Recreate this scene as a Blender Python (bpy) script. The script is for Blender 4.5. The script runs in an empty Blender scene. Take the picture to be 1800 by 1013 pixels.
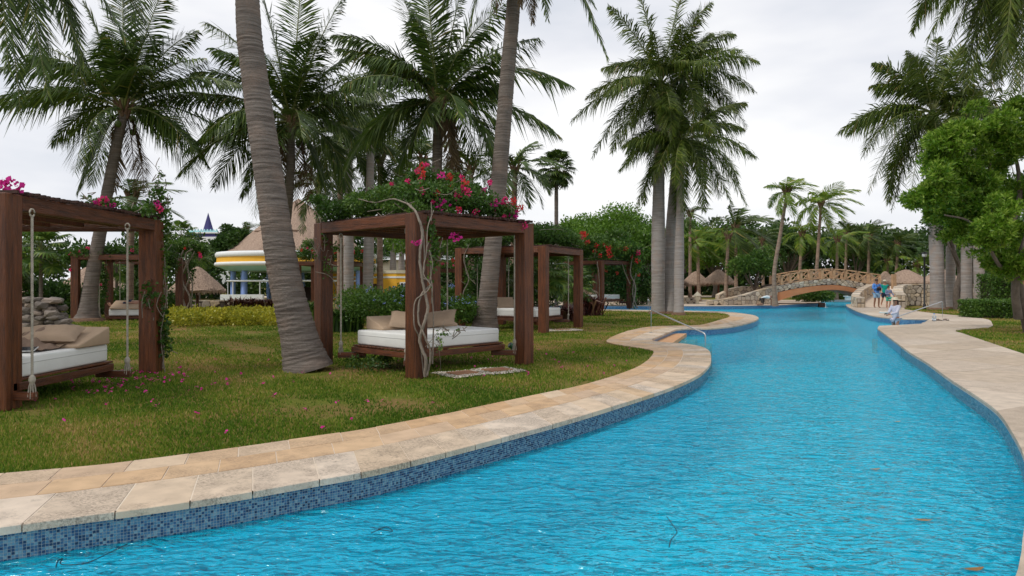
import bpy, bmesh, math, random
import numpy as np
from mathutils import Vector, Matrix
from mathutils.geometry import delaunay_2d_cdt
rng = np.random.default_rng(7); random.seed(7)
PI = math.pi
S = bpy.context.scene
C = S.collection
# ------------------------------------------------------------------ camera, light
H, F, CX, CY = 1.6, 1200.0, 900.0, 497.0
def G(px, py, z=0.0):
    d = (H - z) * F / (py - CY); return ((px - CX) / F * d, d)
def P(px, py, d):
    return np.array([(px - CX) / F * d, d, H - (py - CY) / F * d])
cam = bpy.data.cameras.new('camera'); co = bpy.data.objects.new('camera', cam); C.objects.link(co)
co.location = (0, 0, H); co.rotation_euler = (math.radians(90), 0, 0)
cam.lens = 24; cam.sensor_width = 36; cam.shift_y = -9.5 / 1800; cam.clip_end = 2000; cam.clip_start = .1
S.camera = co
SUN_EL, SUN_AZ = 52, 242      # azimuth clockwise from +Y (from the left, a little behind the viewer)
w = bpy.data.worlds.new('World'); S.world = w; w.use_nodes = True
nt = w.node_tree; nt.nodes.clear()
out = nt.nodes.new('ShaderNodeOutputWorld'); bg = nt.nodes.new('ShaderNodeBackground')
sky = nt.nodes.new('ShaderNodeTexSky'); sky.sky_type = 'NISHITA'; sky.sun_disc = False
sky.sun_elevation = math.radians(SUN_EL); sky.sun_rotation = math.radians(SUN_AZ)
tc = nt.nodes.new('ShaderNodeTexCoord'); mp = nt.nodes.new('ShaderNodeMapping')
mp.inputs['Scale'].default_value = (1.0, 1.0, 3.2); mp.inputs['Rotation'].default_value = (.1, .2, .5)
n1 = nt.nodes.new('ShaderNodeTexNoise'); n1.inputs['Scale'].default_value = 1.7; n1.inputs['Detail'].default_value = 5; n1.inputs['Roughness'].default_value = .5
r1 = nt.nodes.new('ShaderNodeValToRGB')
e = r1.color_ramp.elements; e[0].position = .36; e[0].color = (5.3, 5.75, 6.5, 1); e[1].position = .62; e[1].color = (9.0, 8.95, 8.95, 1)
m_ = e.new(.5); m_.color = (7.4, 7.5, 7.9, 1)
mx = nt.nodes.new('ShaderNodeMix'); mx.data_type = 'RGBA'; mx.inputs[0].default_value = .93
nt.links.new(tc.outputs['Generated'], mp.inputs['Vector']); nt.links.new(mp.outputs[0], n1.inputs['Vector'])
nt.links.new(n1.outputs['Fac'], r1.inputs[0]); nt.links.new(sky.outputs[0], mx.inputs[6]); nt.links.new(r1.outputs[0], mx.inputs[7])
nt.links.new(mx.outputs[2], bg.inputs[0]); bg.inputs[1].default_value = .1; nt.links.new(bg.outputs[0], out.inputs[0])
sl = bpy.data.lights.new('sun', 'SUN'); sl.energy = 1.5; sl.angle = math.radians(10); sl.color = (1, .95, .87)
so = bpy.data.objects.new('sun', sl); C.objects.link(so)
az = math.radians(SUN_AZ); el = math.radians(SUN_EL)
sd = Vector((math.sin(az) * math.cos(el), math.cos(az) * math.cos(el), math.sin(el)))
so.rotation_euler = sd.to_track_quat('Z', 'Y').to_euler(); so.location = (0, -10, 30)
S.view_settings.view_transform = 'Standard'; S.view_settings.look = 'None'; S.view_settings.exposure = 0.26; S.view_settings.gamma = 1
S.view_settings.use_curve_mapping = False

# ------------------------------------------------------------------ object helpers
def tag(o, label=None, cat=None, group=None, kind=None):
    if label: o['label'] = label
    if cat: o['category'] = cat
    if group: o['group'] = group
    if kind: o['kind'] = kind
    return o
def empty(name, loc=(0, 0, 0), label=None, cat=None, group=None, rz=0):
    o = bpy.data.objects.new(name, None); C.objects.link(o); o.location = loc; o.rotation_euler = (0, 0, rz)
    o.empty_display_size = .1
    return tag(o, label, cat, group)
def link(name, me, parent=None, mats=None):
    o = bpy.data.objects.new(name, me); C.objects.link(o)
    if parent is not None:
        o.parent = parent
    return o
def copy_tree(o, parent=None):
    c = o.copy(); C.objects.link(c); c.parent = parent
    for ch in list(o.children): copy_tree(ch, c)
    return c
class MB:
    """collects numpy blocks and builds ONE mesh"""
    def __init__(s): s.V = []; s.F = []; s.n = 0
    def add(s, V, faces, mat=0, rnd=None, smooth=False):
        V = np.asarray(V, dtype=np.float32).reshape(-1, 3)
        Fa = np.asarray(faces, dtype=np.int64)
        if rnd is None: rnd = np.full(len(Fa), .5)
        elif np.isscalar(rnd): rnd = np.full(len(Fa), rnd)
        s.V.append(V); s.F.append((Fa + s.n, mat, np.asarray(rnd, dtype=np.float32), smooth)); s.n += len(V)
    def box(s, c, size, rz=0, mat=0, rnd=None, M=None):
        x, y, z = [q / 2 for q in size]
        v = np.array([[a * x, b * y, cc * z] for cc in (-1, 1) for a, b in ((-1, -1), (1, -1), (1, 1), (-1, 1))])
        if M is not None: v = v @ np.asarray(M)[:3, :3].T
        cr, sr = math.cos(rz), math.sin(rz)
        v = np.c_[v[:, 0] * cr - v[:, 1] * sr, v[:, 0] * sr + v[:, 1] * cr, v[:, 2]] + np.asarray(c)
        s.add(v, [[3, 2, 1, 0], [4, 5, 6, 7], [0, 1, 5, 4], [1, 2, 6, 5], [2, 3, 7, 6], [3, 0, 4, 7]], mat, rnd)
    def bar(s, a, b, wd, ht, mat=0, rnd=None, up=(0, 0, 1)):
        a = np.asarray(a, float); b = np.asarray(b, float); t = b - a; L = np.linalg.norm(t); t /= L
        u = np.cross(t, up); 
        if np.linalg.norm(u) < 1e-4: u = np.array([1., 0, 0])
        u /= np.linalg.norm(u); n = np.cross(u, t)
        v = [q + u * i * wd / 2 + n * j * ht / 2 for q in (a, b) for i, j in ((-1, -1), (1, -1), (1, 1), (-1, 1))]
        s.add(v, [[0, 1, 2, 3], [7, 6, 5, 4], [4, 5, 1, 0], [5, 6, 2, 1], [6, 7, 3, 2], [7, 4, 0, 3]], mat, rnd)
    def tube(s, pts, rad, k=8, mat=0, rnd=None, smooth=True, cap=True, ell=None):
        pts = np.asarray(pts, float); n = len(pts)
        rad = np.full(n, rad) if np.isscalar(rad) else np.asarray(rad, float)
        T = np.gradient(pts, axis=0); T /= np.linalg.norm(T, axis=1)[:, None] + 1e-9
        ref = np.array([0, 0, 1.]) if abs(T[:, 2]).mean() < .8 else np.array([0, 1., 0])
        U = np.cross(T, ref); U /= np.linalg.norm(U, axis=1)[:, None] + 1e-9; W = np.cross(T, U)
        a = np.linspace(0, 2 * PI, k, endpoint=False)
        R = rad[:, None] if rad.ndim == 1 else rad
        e2 = 1 if ell is None else ell
        V = pts[:, None, :] + (np.cos(a) * R)[:, :, None] * U[:, None, :] + (np.sin(a) * R * e2)[:, :, None] * W[:, None, :]
        i = np.arange(n - 1)[:, None] * k; j = np.arange(k)[None, :]; j2 = (j + 1) % k
        Q = np.stack([i + j2, i + j, i + k + j, i + k + j2], -1).reshape(-1, 4)
        r = None if rnd is None else (rnd if np.isscalar(rnd) else np.repeat(rnd, k)[:len(Q)])
        s.add(V.reshape(-1, 3), Q, mat, r, smooth)
        if cap:
            for q, o in ((0, 1), (n - 1, -1)):
                s.add(V[q], [list(range(k))[::-o]], mat, None if rnd is None or not np.isscalar(rnd) else rnd)
    def lathe(s, prof, k=24, c=(0, 0, 0), mat=0, rnd=None, smooth=True, sx=1, sy=1, a0=0, a1=2 * PI):
        prof = np.asarray(prof, float); n = len(prof); full = abs(a1 - a0 - 2 * PI) < 1e-6
        a = np.linspace(a0, a1, k, endpoint=not full)
        V = np.stack([prof[:, 0][:, None] * np.cos(a) * sx, prof[:, 0][:, None] * np.sin(a) * sy, np.repeat(prof[:, 1][:, None], k, 1)], -1) + np.asarray(c)
        i = np.arange(n - 1)[:, None] * k; kk = k if full else k - 1
        j = np.arange(kk)[None, :]; j2 = (j + 1) % k
        Q = np.stack([i + j, i + j2, i + k + j2, i + k + j], -1).reshape(-1, 4)
        s.add(V.reshape(-1, 3), Q, mat, rnd, smooth)
    def prism(s, poly, z0, z1, mat=0, rnd=None, chamfer=0.0):
        """convex-ish polygon (xy) prism with optional chamfered top"""
        p = np.asarray(poly, float); n = len(p)
        lay = [np.c_[p, np.full(n, z0)]]
        if chamfer > 0:
            c = p.mean(0); d = p - c; L = np.linalg.norm(d, axis=1)[:, None] + 1e-9
            lay += [np.c_[p, np.full(n, z1 - chamfer)], np.c_[p - d / L * chamfer, np.full(n, z1)]]
        else: lay += [np.c_[p, np.full(n, z1)]]
        V = np.concatenate(lay); m = len(lay)
        j = np.arange(n); j2 = (j + 1) % n
        for q in range(m - 1): s.F.append((np.stack([q * n + j, q * n + j2, (q + 1) * n + j2, (q + 1) * n + j], -1) + s.n, mat, np.full(n, .5 if rnd is None else rnd, dtype=np.float32), False))
        s.F.append((np.arange(n)[None, :] + (m - 1) * n + s.n, mat, np.full(1, .5 if rnd is None else rnd, dtype=np.float32), False))
        s.V.append(V.astype(np.float32)); s.n += len(V)
    def mesh(s, name, mats):
        me = bpy.data.meshes.new(name)
        V = np.concatenate(s.V); me.vertices.add(len(V)); me.vertices.foreach_set('co', V.ravel())
        li, st, mi, rn, sm = [], [], [], [], []; off = 0
        for Fa, m, r, smo in s.F:
            k = Fa.shape[1]; li.append(Fa.ravel()); st.append(off + np.arange(len(Fa)) * k); off += Fa.size
            mi.append(np.full(len(Fa), m)); rn.append(r); sm.append(np.full(len(Fa), smo))
        li = np.concatenate(li); st = np.concatenate(st)
        me.loops.add(len(li)); me.loops.foreach_set('vertex_index', li.astype(np.int32))
        me.polygons.add(len(st)); me.polygons.foreach_set('loop_start', st.astype(np.int32))
        me.polygons.foreach_set('material_index', np.concatenate(mi).astype(np.int32))
        me.polygons.foreach_set('use_smooth', np.concatenate(sm))
        me.update(calc_edges=True)
        at = me.attributes.new('rnd', 'FLOAT', 'FACE'); at.data.foreach_set('value', np.concatenate(rn).astype(np.float32))
        for m in (mats if isinstance(mats, (list, tuple)) else [mats]): me.materials.append(m)
        me.validate()
        return me
    def build(s, name, mats, parent=None):
        return link(name, s.mesh(name, mats), parent)
def rbox_mesh(name, size, r, mat, seg=3, puff=0):
    bm = bmesh.new(); bmesh.ops.create_cube(bm, size=1)
    for v in bm.verts: v.co = Vector((v.co.x * size[0], v.co.y * size[1], v.co.z * size[2]))
    bmesh.ops.bevel(bm, geom=bm.edges[:], offset=r, segments=seg, profile=.5, affect='EDGES')
    me = bpy.data.meshes.new(name); bm.to_mesh(me); bm.free(); me.materials.append(mat)
    if seg > 1: me.polygons.foreach_set('use_smooth', [True] * len(me.polygons))
    return me
def place(o, loc, rz=0, rx=0, ry=0):
    o.location = loc; o.rotation_euler = (rx, ry, rz); return o

# ------------------------------------------------------------------ materials
def N(nt, t, **kw):
    n = nt.nodes.new(t)
    for k, v in kw.items():
        if k in n.inputs: n.inputs[k].default_value = v
        else: setattr(n, k, v)
    return n
def new_mat(name):
    m = bpy.data.materials.new(name); m.use_nodes = True; nt = m.node_tree
    return m, nt, nt.nodes['Principled BSDF'], nt.links.new
def ramp(nt, els):
    r = nt.nodes.new('ShaderNodeValToRGB'); e = r.color_ramp.elements
    e[0].position, e[0].color = els[0][0], (*els[0][1], 1); e[1].position, e[1].color = els[-1][0], (*els[-1][1], 1)
    for p, c in els[1:-1]: q = e.new(p); q.color = (*c, 1)
    return r
def simple(name, col, rough=.6, metal=0, noise=0, scale=8, bump=0, bscale=40, col2=None, spec=.4, stretch=(1, 1, 1), objrnd=0, coat=0):
    m, nt, b, L = new_mat(name)
    b.inputs['Roughness'].default_value = rough; b.inputs['Metallic'].default_value = metal
    b.inputs['Specular IOR Level'].default_value = spec
    if coat: b.inputs['Coat Weight'].default_value = coat
    t = N(nt, 'ShaderNodeTexCoord'); mpn = N(nt, 'ShaderNodeMapping'); mpn.inputs['Scale'].default_value = stretch
    L(t.outputs['Object'], mpn.inputs[0])
    c2 = col2 or tuple(q * (1 - noise) for q in col)
    nz = N(nt, 'ShaderNodeTexNoise', Scale=scale, Detail=6.0, Roughness=.65); L(mpn.outputs[0], nz.inputs['Vector'])
    r = ramp(nt, [(.32, c2), (.68, col)]); L(nz.outputs[0], r.inputs[0]); src = r.outputs[0]
    if objrnd:
        oi = N(nt, 'ShaderNodeObjectInfo'); hsv = N(nt, 'ShaderNodeHueSaturation')
        mr = N(nt, 'ShaderNodeMapRange'); mr.inputs['To Min'].default_value = 1 - objrnd; mr.inputs['To Max'].default_value = 1 + objrnd
        L(oi.outputs['Random'], mr.inputs[0]); L(mr.outputs[0], hsv.inputs['Value']); L(src, hsv.inputs['Color']); src = hsv.outputs[0]
    L(src, b.inputs['Base Color'])
    if bump:
        n2 = N(nt, 'ShaderNodeTexNoise', Scale=bscale, Detail=5.0, Roughness=.6); L(mpn.outputs[0], n2.inputs['Vector'])
        bp = N(nt, 'ShaderNodeBump', Strength=bump, Distance=.02); L(n2.outputs[0], bp.inputs['Height']); L(bp.outputs[0], b.inputs['Normal'])
    return m
def leaf_mat(name, cols, trans=.35, rough=.45, spec=.35, objv=.15):
    m, nt, b, L = new_mat(name)
    a = N(nt, 'ShaderNodeAttribute', attribute_name='rnd'); r = ramp(nt, cols); L(a.outputs['Fac'], r.inputs[0])
    oi = N(nt, 'ShaderNodeObjectInfo'); hsv = N(nt, 'ShaderNodeHueSaturation'); mr = N(nt, 'ShaderNodeMapRange')
    mr.inputs['To Min'].default_value = 1 - objv; mr.inputs['To Max'].default_value = 1 + objv
    L(oi.outputs['Random'], mr.inputs[0]); L(mr.outputs[0], hsv.inputs['Value']); L(r.outputs[0], hsv.inputs['Color'])
    L(hsv.outputs[0], b.inputs['Base Color']); b.inputs['Roughness'].default_value = rough; b.inputs['Specular IOR Level'].default_value = spec
    if trans:
        tr = N(nt, 'ShaderNodeBsdfTranslucent'); L(hsv.outputs[0], tr.inputs[0])
        ms = N(nt, 'ShaderNodeMixShader'); ms.inputs[0].default_value = trans
        L(b.outputs[0], ms.inputs[1]); L(tr.outputs[0], ms.inputs[2]); L(ms.outputs[0], nt.nodes['Material Output'].inputs[0])
    return m
M = {}
M['palm'] = leaf_mat('coconut_leaf', [(0, (.022, .046, .007)), (.6, (.066, .118, .016)), (.9, (.17, .23, .035)), (1, (.28, .22, .06))], .22, .42, .35)
M['palm_yellow'] = leaf_mat('young_coconut_leaf', [(0, (.08, .16, .018)), (.6, (.18, .29, .03)), (1, (.45, .40, .05))], .4, .4, .4)
M['royal'] = leaf_mat('royal_leaf', [(0, (.030, .055, .007)), (.6, (.095, .145, .018)), (.88, (.21, .24, .04)), (1, (.30, .21, .08))], .25, .45, .35)
M['dead'] = leaf_mat('dry_frond', [(0, (.11, .075, .04)), (1, (.26, .19, .11))], .2, .8, .1)
M['rachis'] = simple('rachis', (.20, .22, .07), .5, noise=.3)
M['fan'] = leaf_mat('fan_leaf', [(0, (.04, .10, .015)), (.7, (.14, .23, .04)), (1, (.36, .38, .07))], .35)
M['tree_leaf'] = leaf_mat('tree_leaf', [(0, (.04, .10, .010)), (.5, (.10, .21, .02)), (1, (.22, .36, .05))], .4, .4)
M['bright_leaf'] = leaf_mat('bright_leaf', [(0, (.05, .13, .008)), (.45, (.16, .32, .02)), (1, (.50, .66, .12))], .42, .35)
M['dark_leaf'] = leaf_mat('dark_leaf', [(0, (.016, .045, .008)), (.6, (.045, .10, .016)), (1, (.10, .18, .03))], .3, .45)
M['vine_leaf'] = leaf_mat('vine_leaf', [(0, (.03, .08, .012)), (.6, (.08, .17, .022)), (.9, (.17, .27, .04)), (1, (.32, .32, .07))], .3, .4)
M['yellow_leaf'] = leaf_mat('golden_leaf', [(0, (.20, .26, .02)), (.5, (.50, .47, .04)), (1, (.85, .70, .08))], .3, .4)
M['red_leaf'] = leaf_mat('cordyline_leaf', [(0, (.05, .02, .02)), (.6, (.16, .05, .045)), (1, (.32, .22, .13))], .3, .4)
M['bract'] = leaf_mat('bract', [(0, (.60, .02, .10)), (.5, (.82, .04, .20)), (1, (.92, .14, .40))], .4, .5, .1)
M['bract_magenta'] = leaf_mat('bract_magenta', [(0, (.55, .015, .20)), (1, (.90, .07, .45))], .4, .5, .1)
M['bract_red'] = leaf_mat('bract_red', [(0, (.50, .02, .03)), (.6, (.72, .05, .06)), (1, (.7, .16, .08))], .4, .5, .1)
M['blue_flower'] = leaf_mat('plumbago', [(0, (.22, .30, .75)), (1, (.45, .55, .9))], .3, .5, .1)
M['grass'] = leaf_mat('grass_blade', [(0, (.06, .13, .012)), (.42, (.135, .235, .02)), (.72, (.30, .30, .05)), (1, (.55, .35, .16))], .35, .5, .15, 0)
M['stem'] = simple('vine_stem', (.30, .25, .20), .8, noise=.4, scale=14, bump=.5, bscale=30)
M['branch'] = simple('branch_bark', (.20, .16, .13), .85, noise=.5, scale=6, bump=.6, bscale=20)
M['wood'] = simple('stained_wood', (.18, .056, .018), .42, col2=(.045, .016, .008), scale=2.6, stretch=(9, 9, .8), bump=.8, bscale=9, objrnd=.2)
M['wood_beam'] = simple('stained_beam', (.17, .052, .018), .42, col2=(.042, .015, .008), scale=2.6, stretch=(.8, 9, 9), bump=.8, bscale=9, objrnd=.2)
M['wood_dark'] = simple('dark_lath', (.055, .022, .014), .7, noise=.5, scale=5, bump=.3, objrnd=.25)
M['wood_tan'] = simple('tan_timber', (.60, .38, .22), .6, noise=.35, scale=4, bump=.3, objrnd=.12)
M['white_cloth'] = simple('white_vinyl', (.80, .80, .77), .5, noise=.07, scale=3, bump=.35, bscale=3.5)
M['piping'] = simple('piping', (.62, .62, .60), .5)
M['beige'] = simple('beige_canvas', (.47, .34, .23), .85, noise=.10, scale=5, bump=.15, bscale=7)
M['beige_pillow'] = simple('beige_pillow_canvas', (.40, .29, .20), .85, noise=.12, scale=6, bump=.5, bscale=5)
M['blanket'] = simple('brown_blanket', (.24, .165, .12), .95, noise=.15, scale=9, bump=.4, bscale=60)
M['rope'] = simple('rope', (.50, .45, .37), .9, noise=.4, scale=25)
M['thatch'] = simple('thatch', (.50, .36, .27), .95, col2=(.17, .115, .085), scale=4, stretch=(4, 4, .7), bump=1.0, bscale=14)
M['metal'] = simple('steel', (.55, .56, .57), .28, metal=1, noise=.1)
M['black'] = simple('black_paint', (.015, .015, .017), .5)
M['skin'] = simple('skin', (.42, .22, .15), .55); M['skin_dark'] = simple('skin_tanned', (.25, .12, .075), .55)
M['hair'] = simple('hair', (.04, .025, .018), .6, noise=.3, scale=30)
def cloth(n, c): M[n] = simple(n, c, .85, noise=.15, scale=12, bump=.2, bscale=18)
cloth('blue_shirt', (.10, .28, .72)); cloth('light_shorts', (.30, .50, .72)); cloth('teal_shirt', (.0, .36, .30)); cloth('navy', (.02, .035, .08))
cloth('grey_shirt', (.22, .25, .40)); cloth('green_cloth', (.05, .42, .30)); cloth('lilac', (.62, .62, .74)); cloth('white_shirt', (.72, .78, .82)); cloth('straw', (.66, .62, .48)); cloth('black_cloth', (.012, .012, .018)); cloth('red_cloth', (.6, .03, .02))
M['paint_yellow'] = simple('yellow_paint', (.86, .46, .04), .7, noise=.1, scale=2, bump=.1)
M['paint_orange'] = simple('orange_paint', (.62, .26, .12), .75, noise=.22, scale=1.5, bump=.2)
M['paint_blue'] = simple('blue_paint', (.28, .42, .85), .6, noise=.1)
M['paint_white'] = simple('white_paint', (.80, .82, .82), .6, noise=.07, scale=3)
M['paint_aqua'] = simple('aqua_paint', (.42, .74, .76), .6, noise=.07)
M['paint_cream'] = simple('cream_paint', (.66, .60, .46), .7, noise=.1)
M['dark_blue'] = simple('dark_blue_tile', (.035, .03, .16), .4, noise=.3, scale=2)
M['glass_dark'] = simple('dark_glass', (.02, .025, .03), .1)
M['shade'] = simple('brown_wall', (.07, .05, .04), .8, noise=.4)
M['water_white'] = simple('falling_water', (.85, .9, .92), .2)
M['green_plastic'] = simple('green_plastic', (.02, .09, .04), .4)
M['slab_tile'] = simple('terracotta_slab', (.38, .19, .10), .8, noise=.3, scale=6, bump=.4)
M['coconut_fruit'] = simple('coconut_husk', (.10, .16, .03), .5, noise=.4)
M['husk'] = simple('husk', (.22, .13, .08), .95, noise=.5, scale=12, bump=.8)

def bark_mat(name, c1, c2, ringscale, lichen=0):
    m, nt, b, L = new_mat(name); b.inputs['Roughness'].default_value = .9; b.inputs['Specular IOR Level'].default_value = .15
    t = N(nt, 'ShaderNodeTexCoord'); mpn = N(nt, 'ShaderNodeMapping'); mpn.inputs['Scale'].default_value = (1.2, 1.2, ringscale)
    L(t.outputs['Object'], mpn.inputs[0]); nz = N(nt, 'ShaderNodeTexNoise', Scale=1.0, Detail=7.0, Roughness=.7, Distortion=.3); L(mpn.outputs[0], nz.inputs['Vector'])
    r = ramp(nt, [(.35, c2), (.62, c1)]); L(nz.outputs[0], r.inputs[0])
    n3 = N(nt, 'ShaderNodeTexNoise', Scale=2.2, Detail=4.0); L(t.outputs['Object'], n3.inputs['Vector'])
    mxx = N(nt, 'ShaderNodeMix', data_type='RGBA'); rr = ramp(nt, [(.50, (0, 0, 0)), (.68, (lichen, lichen, lichen))]); L(n3.outputs[0], rr.inputs[0])
    L(rr.outputs[0], mxx.inputs[0]); L(r.outputs[0], mxx.inputs[6]); mxx.inputs[7].default_value = (.40, .27, .20, 1); L(mxx.outputs[2], b.inputs['Base Color'])
    n2 = N(nt, 'ShaderNodeTexNoise', Scale=18.0, Detail=6.0); L(t.outputs['Object'], n2.inputs['Vector'])
    ad = N(nt, 'ShaderNodeMath', operation='ADD'); L(nz.outputs[0], ad.inputs[0]); L(n2.outputs[0], ad.inputs[1])
    bp = N(nt, 'ShaderNodeBump', Strength=.7, Distance=.03); L(ad.outputs[0], bp.inputs['Height']); L(bp.outputs[0], b.inputs['Normal'])
    return m
M['bark'] = bark_mat('palm_bark', (.235, .20, .175), (.09, .072, .062), 30, .2)
M['bark_grey'] = bark_mat('royal_bark', (.37, .34, .32), (.25, .22, .205), 16, .35)
M['bark_red'] = bark_mat('young_palm_bark', (.33, .24, .18), (.18, .12, .09), 12, .5)
M['crownshaft'] = simple('crownshaft', (.10, .17, .05), .45, noise=.3)

def ground_mat():
    m, nt, b, L = new_mat('lawn_soil'); b.inputs['Roughness'].default_value = .95; b.inputs['Specular IOR Level'].default_value = .1
    t = N(nt, 'ShaderNodeTexCoord')
    a = N(nt, 'ShaderNodeTexNoise', Scale=.45, Detail=5.0, Roughness=.6); L(t.outputs['Object'], a.inputs['Vector'])
    f = N(nt, 'ShaderNodeTexNoise', Scale=26.0, Detail=6.0, Roughness=.75); L(t.outputs['Object'], f.inputs['Vector'])
    g = ramp(nt, [(.3, (.07, .09, .014)), (.55, (.17, .19, .03)), (.75, (.30, .26, .07))]); L(f.outputs[0], g.inputs[0])
    d = ramp(nt, [(.3, (.15, .09, .04)), (.7, (.40, .24, .10))]); L(f.outputs[0], d.inputs[0])
    rr = ramp(nt, [(.44, (0, 0, 0)), (.60, (.9, .9, .9))]); L(a.outputs[0], rr.inputs[0])
    mxx = N(nt, 'ShaderNodeMix', data_type='RGBA'); L(rr.outputs[0], mxx.inputs[0]); L(g.outputs[0], mxx.inputs[6]); L(d.outputs[0], mxx.inputs[7])
    L(mxx.outputs[2], b.inputs['Base Color'])
    bp = N(nt, 'ShaderNodeBump', Strength=.9, Distance=.05); L(f.outputs[0], bp.inputs['Height']); L(bp.outputs[0], b.inputs['Normal'])
    return m
M['ground'] = ground_mat()
def stone_mat(name, cols, weather=.6, wcol=(.13, .105, .085), rnd_src='object', scale=1.0):
    m, nt, b, L = new_mat(name); b.inputs['Roughness'].default_value = .8; b.inputs['Specular IOR Level'].default_value = .2
    oi = N(nt, 'ShaderNodeObjectInfo'); at = N(nt, 'ShaderNodeAttribute', attribute_name='rnd'); t = N(nt, 'ShaderNodeTexCoord')
    r = ramp(nt, cols); L(oi.outputs['Random'] if rnd_src == 'object' else at.outputs['Fac'], r.inputs[0])
    n1 = N(nt, 'ShaderNodeTexNoise', Scale=2.6 * scale, Detail=8.0, Roughness=.72); L(t.outputs['Object'], n1.inputs['Vector'])
    # per-stone weathering threshold
    mr = N(nt, 'ShaderNodeMapRange'); mr.inputs['To Min'].default_value = .0; mr.inputs['To Max'].default_value = .20
    ml = N(nt, 'ShaderNodeMath', operation='FRACT'); m2 = N(nt, 'ShaderNodeMath', operation='MULTIPLY'); m2.inputs[1].default_value = 7.31
    L(oi.outputs['Random'] if rnd_src == 'object' else at.outputs['Fac'], m2.inputs[0]); L(m2.outputs[0], ml.inputs[0]); L(ml.outputs[0], mr.inputs[0])
    ad = N(nt, 'ShaderNodeMath', operation='ADD'); L(n1.outputs[0], ad.inputs[0]); L(mr.outputs[0], ad.inputs[1])
    n2 = N(nt, 'ShaderNodeTexNoise', Scale=38.0 * scale, Detail=7.0, Roughness=.8); 
    mpn = N(nt, 'ShaderNodeMapping'); mpn.inputs['Scale'].default_value = (1, 2.2, 1); mpn.inputs['Rotation'].default_value = (0, 0, .5)
    L(t.outputs['Object'], mpn.inputs[0]); L(mpn.outputs[0], n2.inputs['Vector'])
    r2 = ramp(nt, [(.55, (0, 0, 0)), (.68, (1, 1, 1))]); L(ad.outputs[0], r2.inputs[0])
    r3 = ramp(nt, [(.42, (1, 1, 1)), (.56, (0, 0, 0))]); L(n2.outputs[0], r3.inputs[0])
    mu = N(nt, 'ShaderNodeMath', operation='MULTIPLY'); L(r2.outputs[0], mu.inputs[0]); L(r3.outputs[0], mu.inputs[1])
    m3 = N(nt, 'ShaderNodeMath', operation='MULTIPLY'); m3.inputs[1].default_value = weather; L(mu.outputs[0], m3.inputs[0])
    mxx = N(nt, 'ShaderNodeMix', data_type='RGBA'); L(m3.outputs[0], mxx.inputs[0]); L(r.outputs[0], mxx.inputs[6]); mxx.inputs[7].default_value = (*wcol, 1)
    n4 = N(nt, 'ShaderNodeTexNoise', Scale=5.0 * scale, Detail=5.0); L(t.outputs['Object'], n4.inputs['Vector'])
    hs = N(nt, 'ShaderNodeHueSaturation'); mr4 = N(nt, 'ShaderNodeMapRange'); mr4.inputs['From Min'].default_value = .3; mr4.inputs['From Max'].default_value = .7; mr4.inputs['To Min'].default_value = .86; mr4.inputs['To Max'].default_value = 1.1
    L(n4.outputs[0], mr4.inputs[0]); L(mr4.outputs[0], hs.inputs['Value']); L(mxx.outputs[2], hs.inputs['Color']); L(hs.outputs[0], b.inputs['Base Color'])
    bp = N(nt, 'ShaderNodeBump', Strength=.55, Distance=.012); L(n2.outputs[0], bp.inputs['Height']); L(bp.outputs[0], b.inputs['Normal'])
    return m
M['coping'] = stone_mat('weathered_coping', [(0, (.64, .53, .42)), (.35, (.61, .47, .33)), (.7, (.66, .56, .46)), (1, (.58, .42, .27))], .7)
M['paver'] = stone_mat('sand_paver', [(0, (.56, .36, .20)), (.5, (.60, .42, .26)), (.8, (.55, .40, .28)), (1, (.62, .48, .34))], .6, (.24, .17, .12))
M['slab'] = stone_mat('pale_slab', [(0, (.47, .38, .29)), (.5, (.55, .455, .36)), (1, (.60, .51, .42))], .7, (.33, .27, .22))
M['rubble'] = stone_mat('cut_rubble', [(0, (.50, .38, .26)), (.4, (.64, .53, .40)), (.7, (.38, .32, .27)), (1, (.74, .65, .52))], .5, (.16, .13, .11), 'object', 1.5)
M['rubble_face'] = stone_mat('cut_rubble_far', [(0, (.48, .36, .24)), (.4, (.62, .51, .38)), (.7, (.36, .30, .25)), (1, (.72, .63, .50))], .4, (.16, .13, .11), 'attr', 1.5)
M['darkrock'] = stone_mat('dark_field_rock', [(0, (.13, .11, .095)), (.6, (.22, .19, .165)), (1, (.33, .26, .21))], .7, (.06, .05, .045), 'object', 1.5)
M['mortar'] = simple('mortar', (.11, .088, .07), .95, noise=.3, scale=20, bump=.4)
M['grout'] = simple('pale_grout', (.72, .62, .50), .9, noise=.15, scale=12, bump=.3)
M['sandpath'] = simple('sandy_path', (.62, .50, .39), .9, noise=.12, scale=2, bump=.3, bscale=25)
M['pebble'] = leaf_mat('pebble', [(0, (.30, .25, .2)), (1, (.78, .70, .6))], 0, .8, .2)
M['plaster'] = simple('pool_plaster', (.03, .72, .89), .7, noise=.10, scale=1.2)
M['step_stone'] = simple('step_stone', (.62, .34, .17), .7, noise=.2, scale=4, bump=.3)
def tile_mat():
    m, nt, b, L = new_mat('mosaic'); b.inputs['Roughness'].default_value = .22
    a = N(nt, 'ShaderNodeAttribute', attribute_name='rnd')
    r = ramp(nt, [(0, (.012, .03, .08)), (.25, (.022, .07, .17)), (.45, (.06, .15, .26)), (.8, (.10, .22, .32)), (1, (.20, .32, .38))])
    L(a.outputs['Fac'], r.inputs[0]); L(r.outputs[0], b.inputs['Base Color']); return m
M['tile'] = tile_mat(); M['tile_grout'] = simple('tile_grout', (.42, .47, .48), .9, noise=.1)
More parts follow.
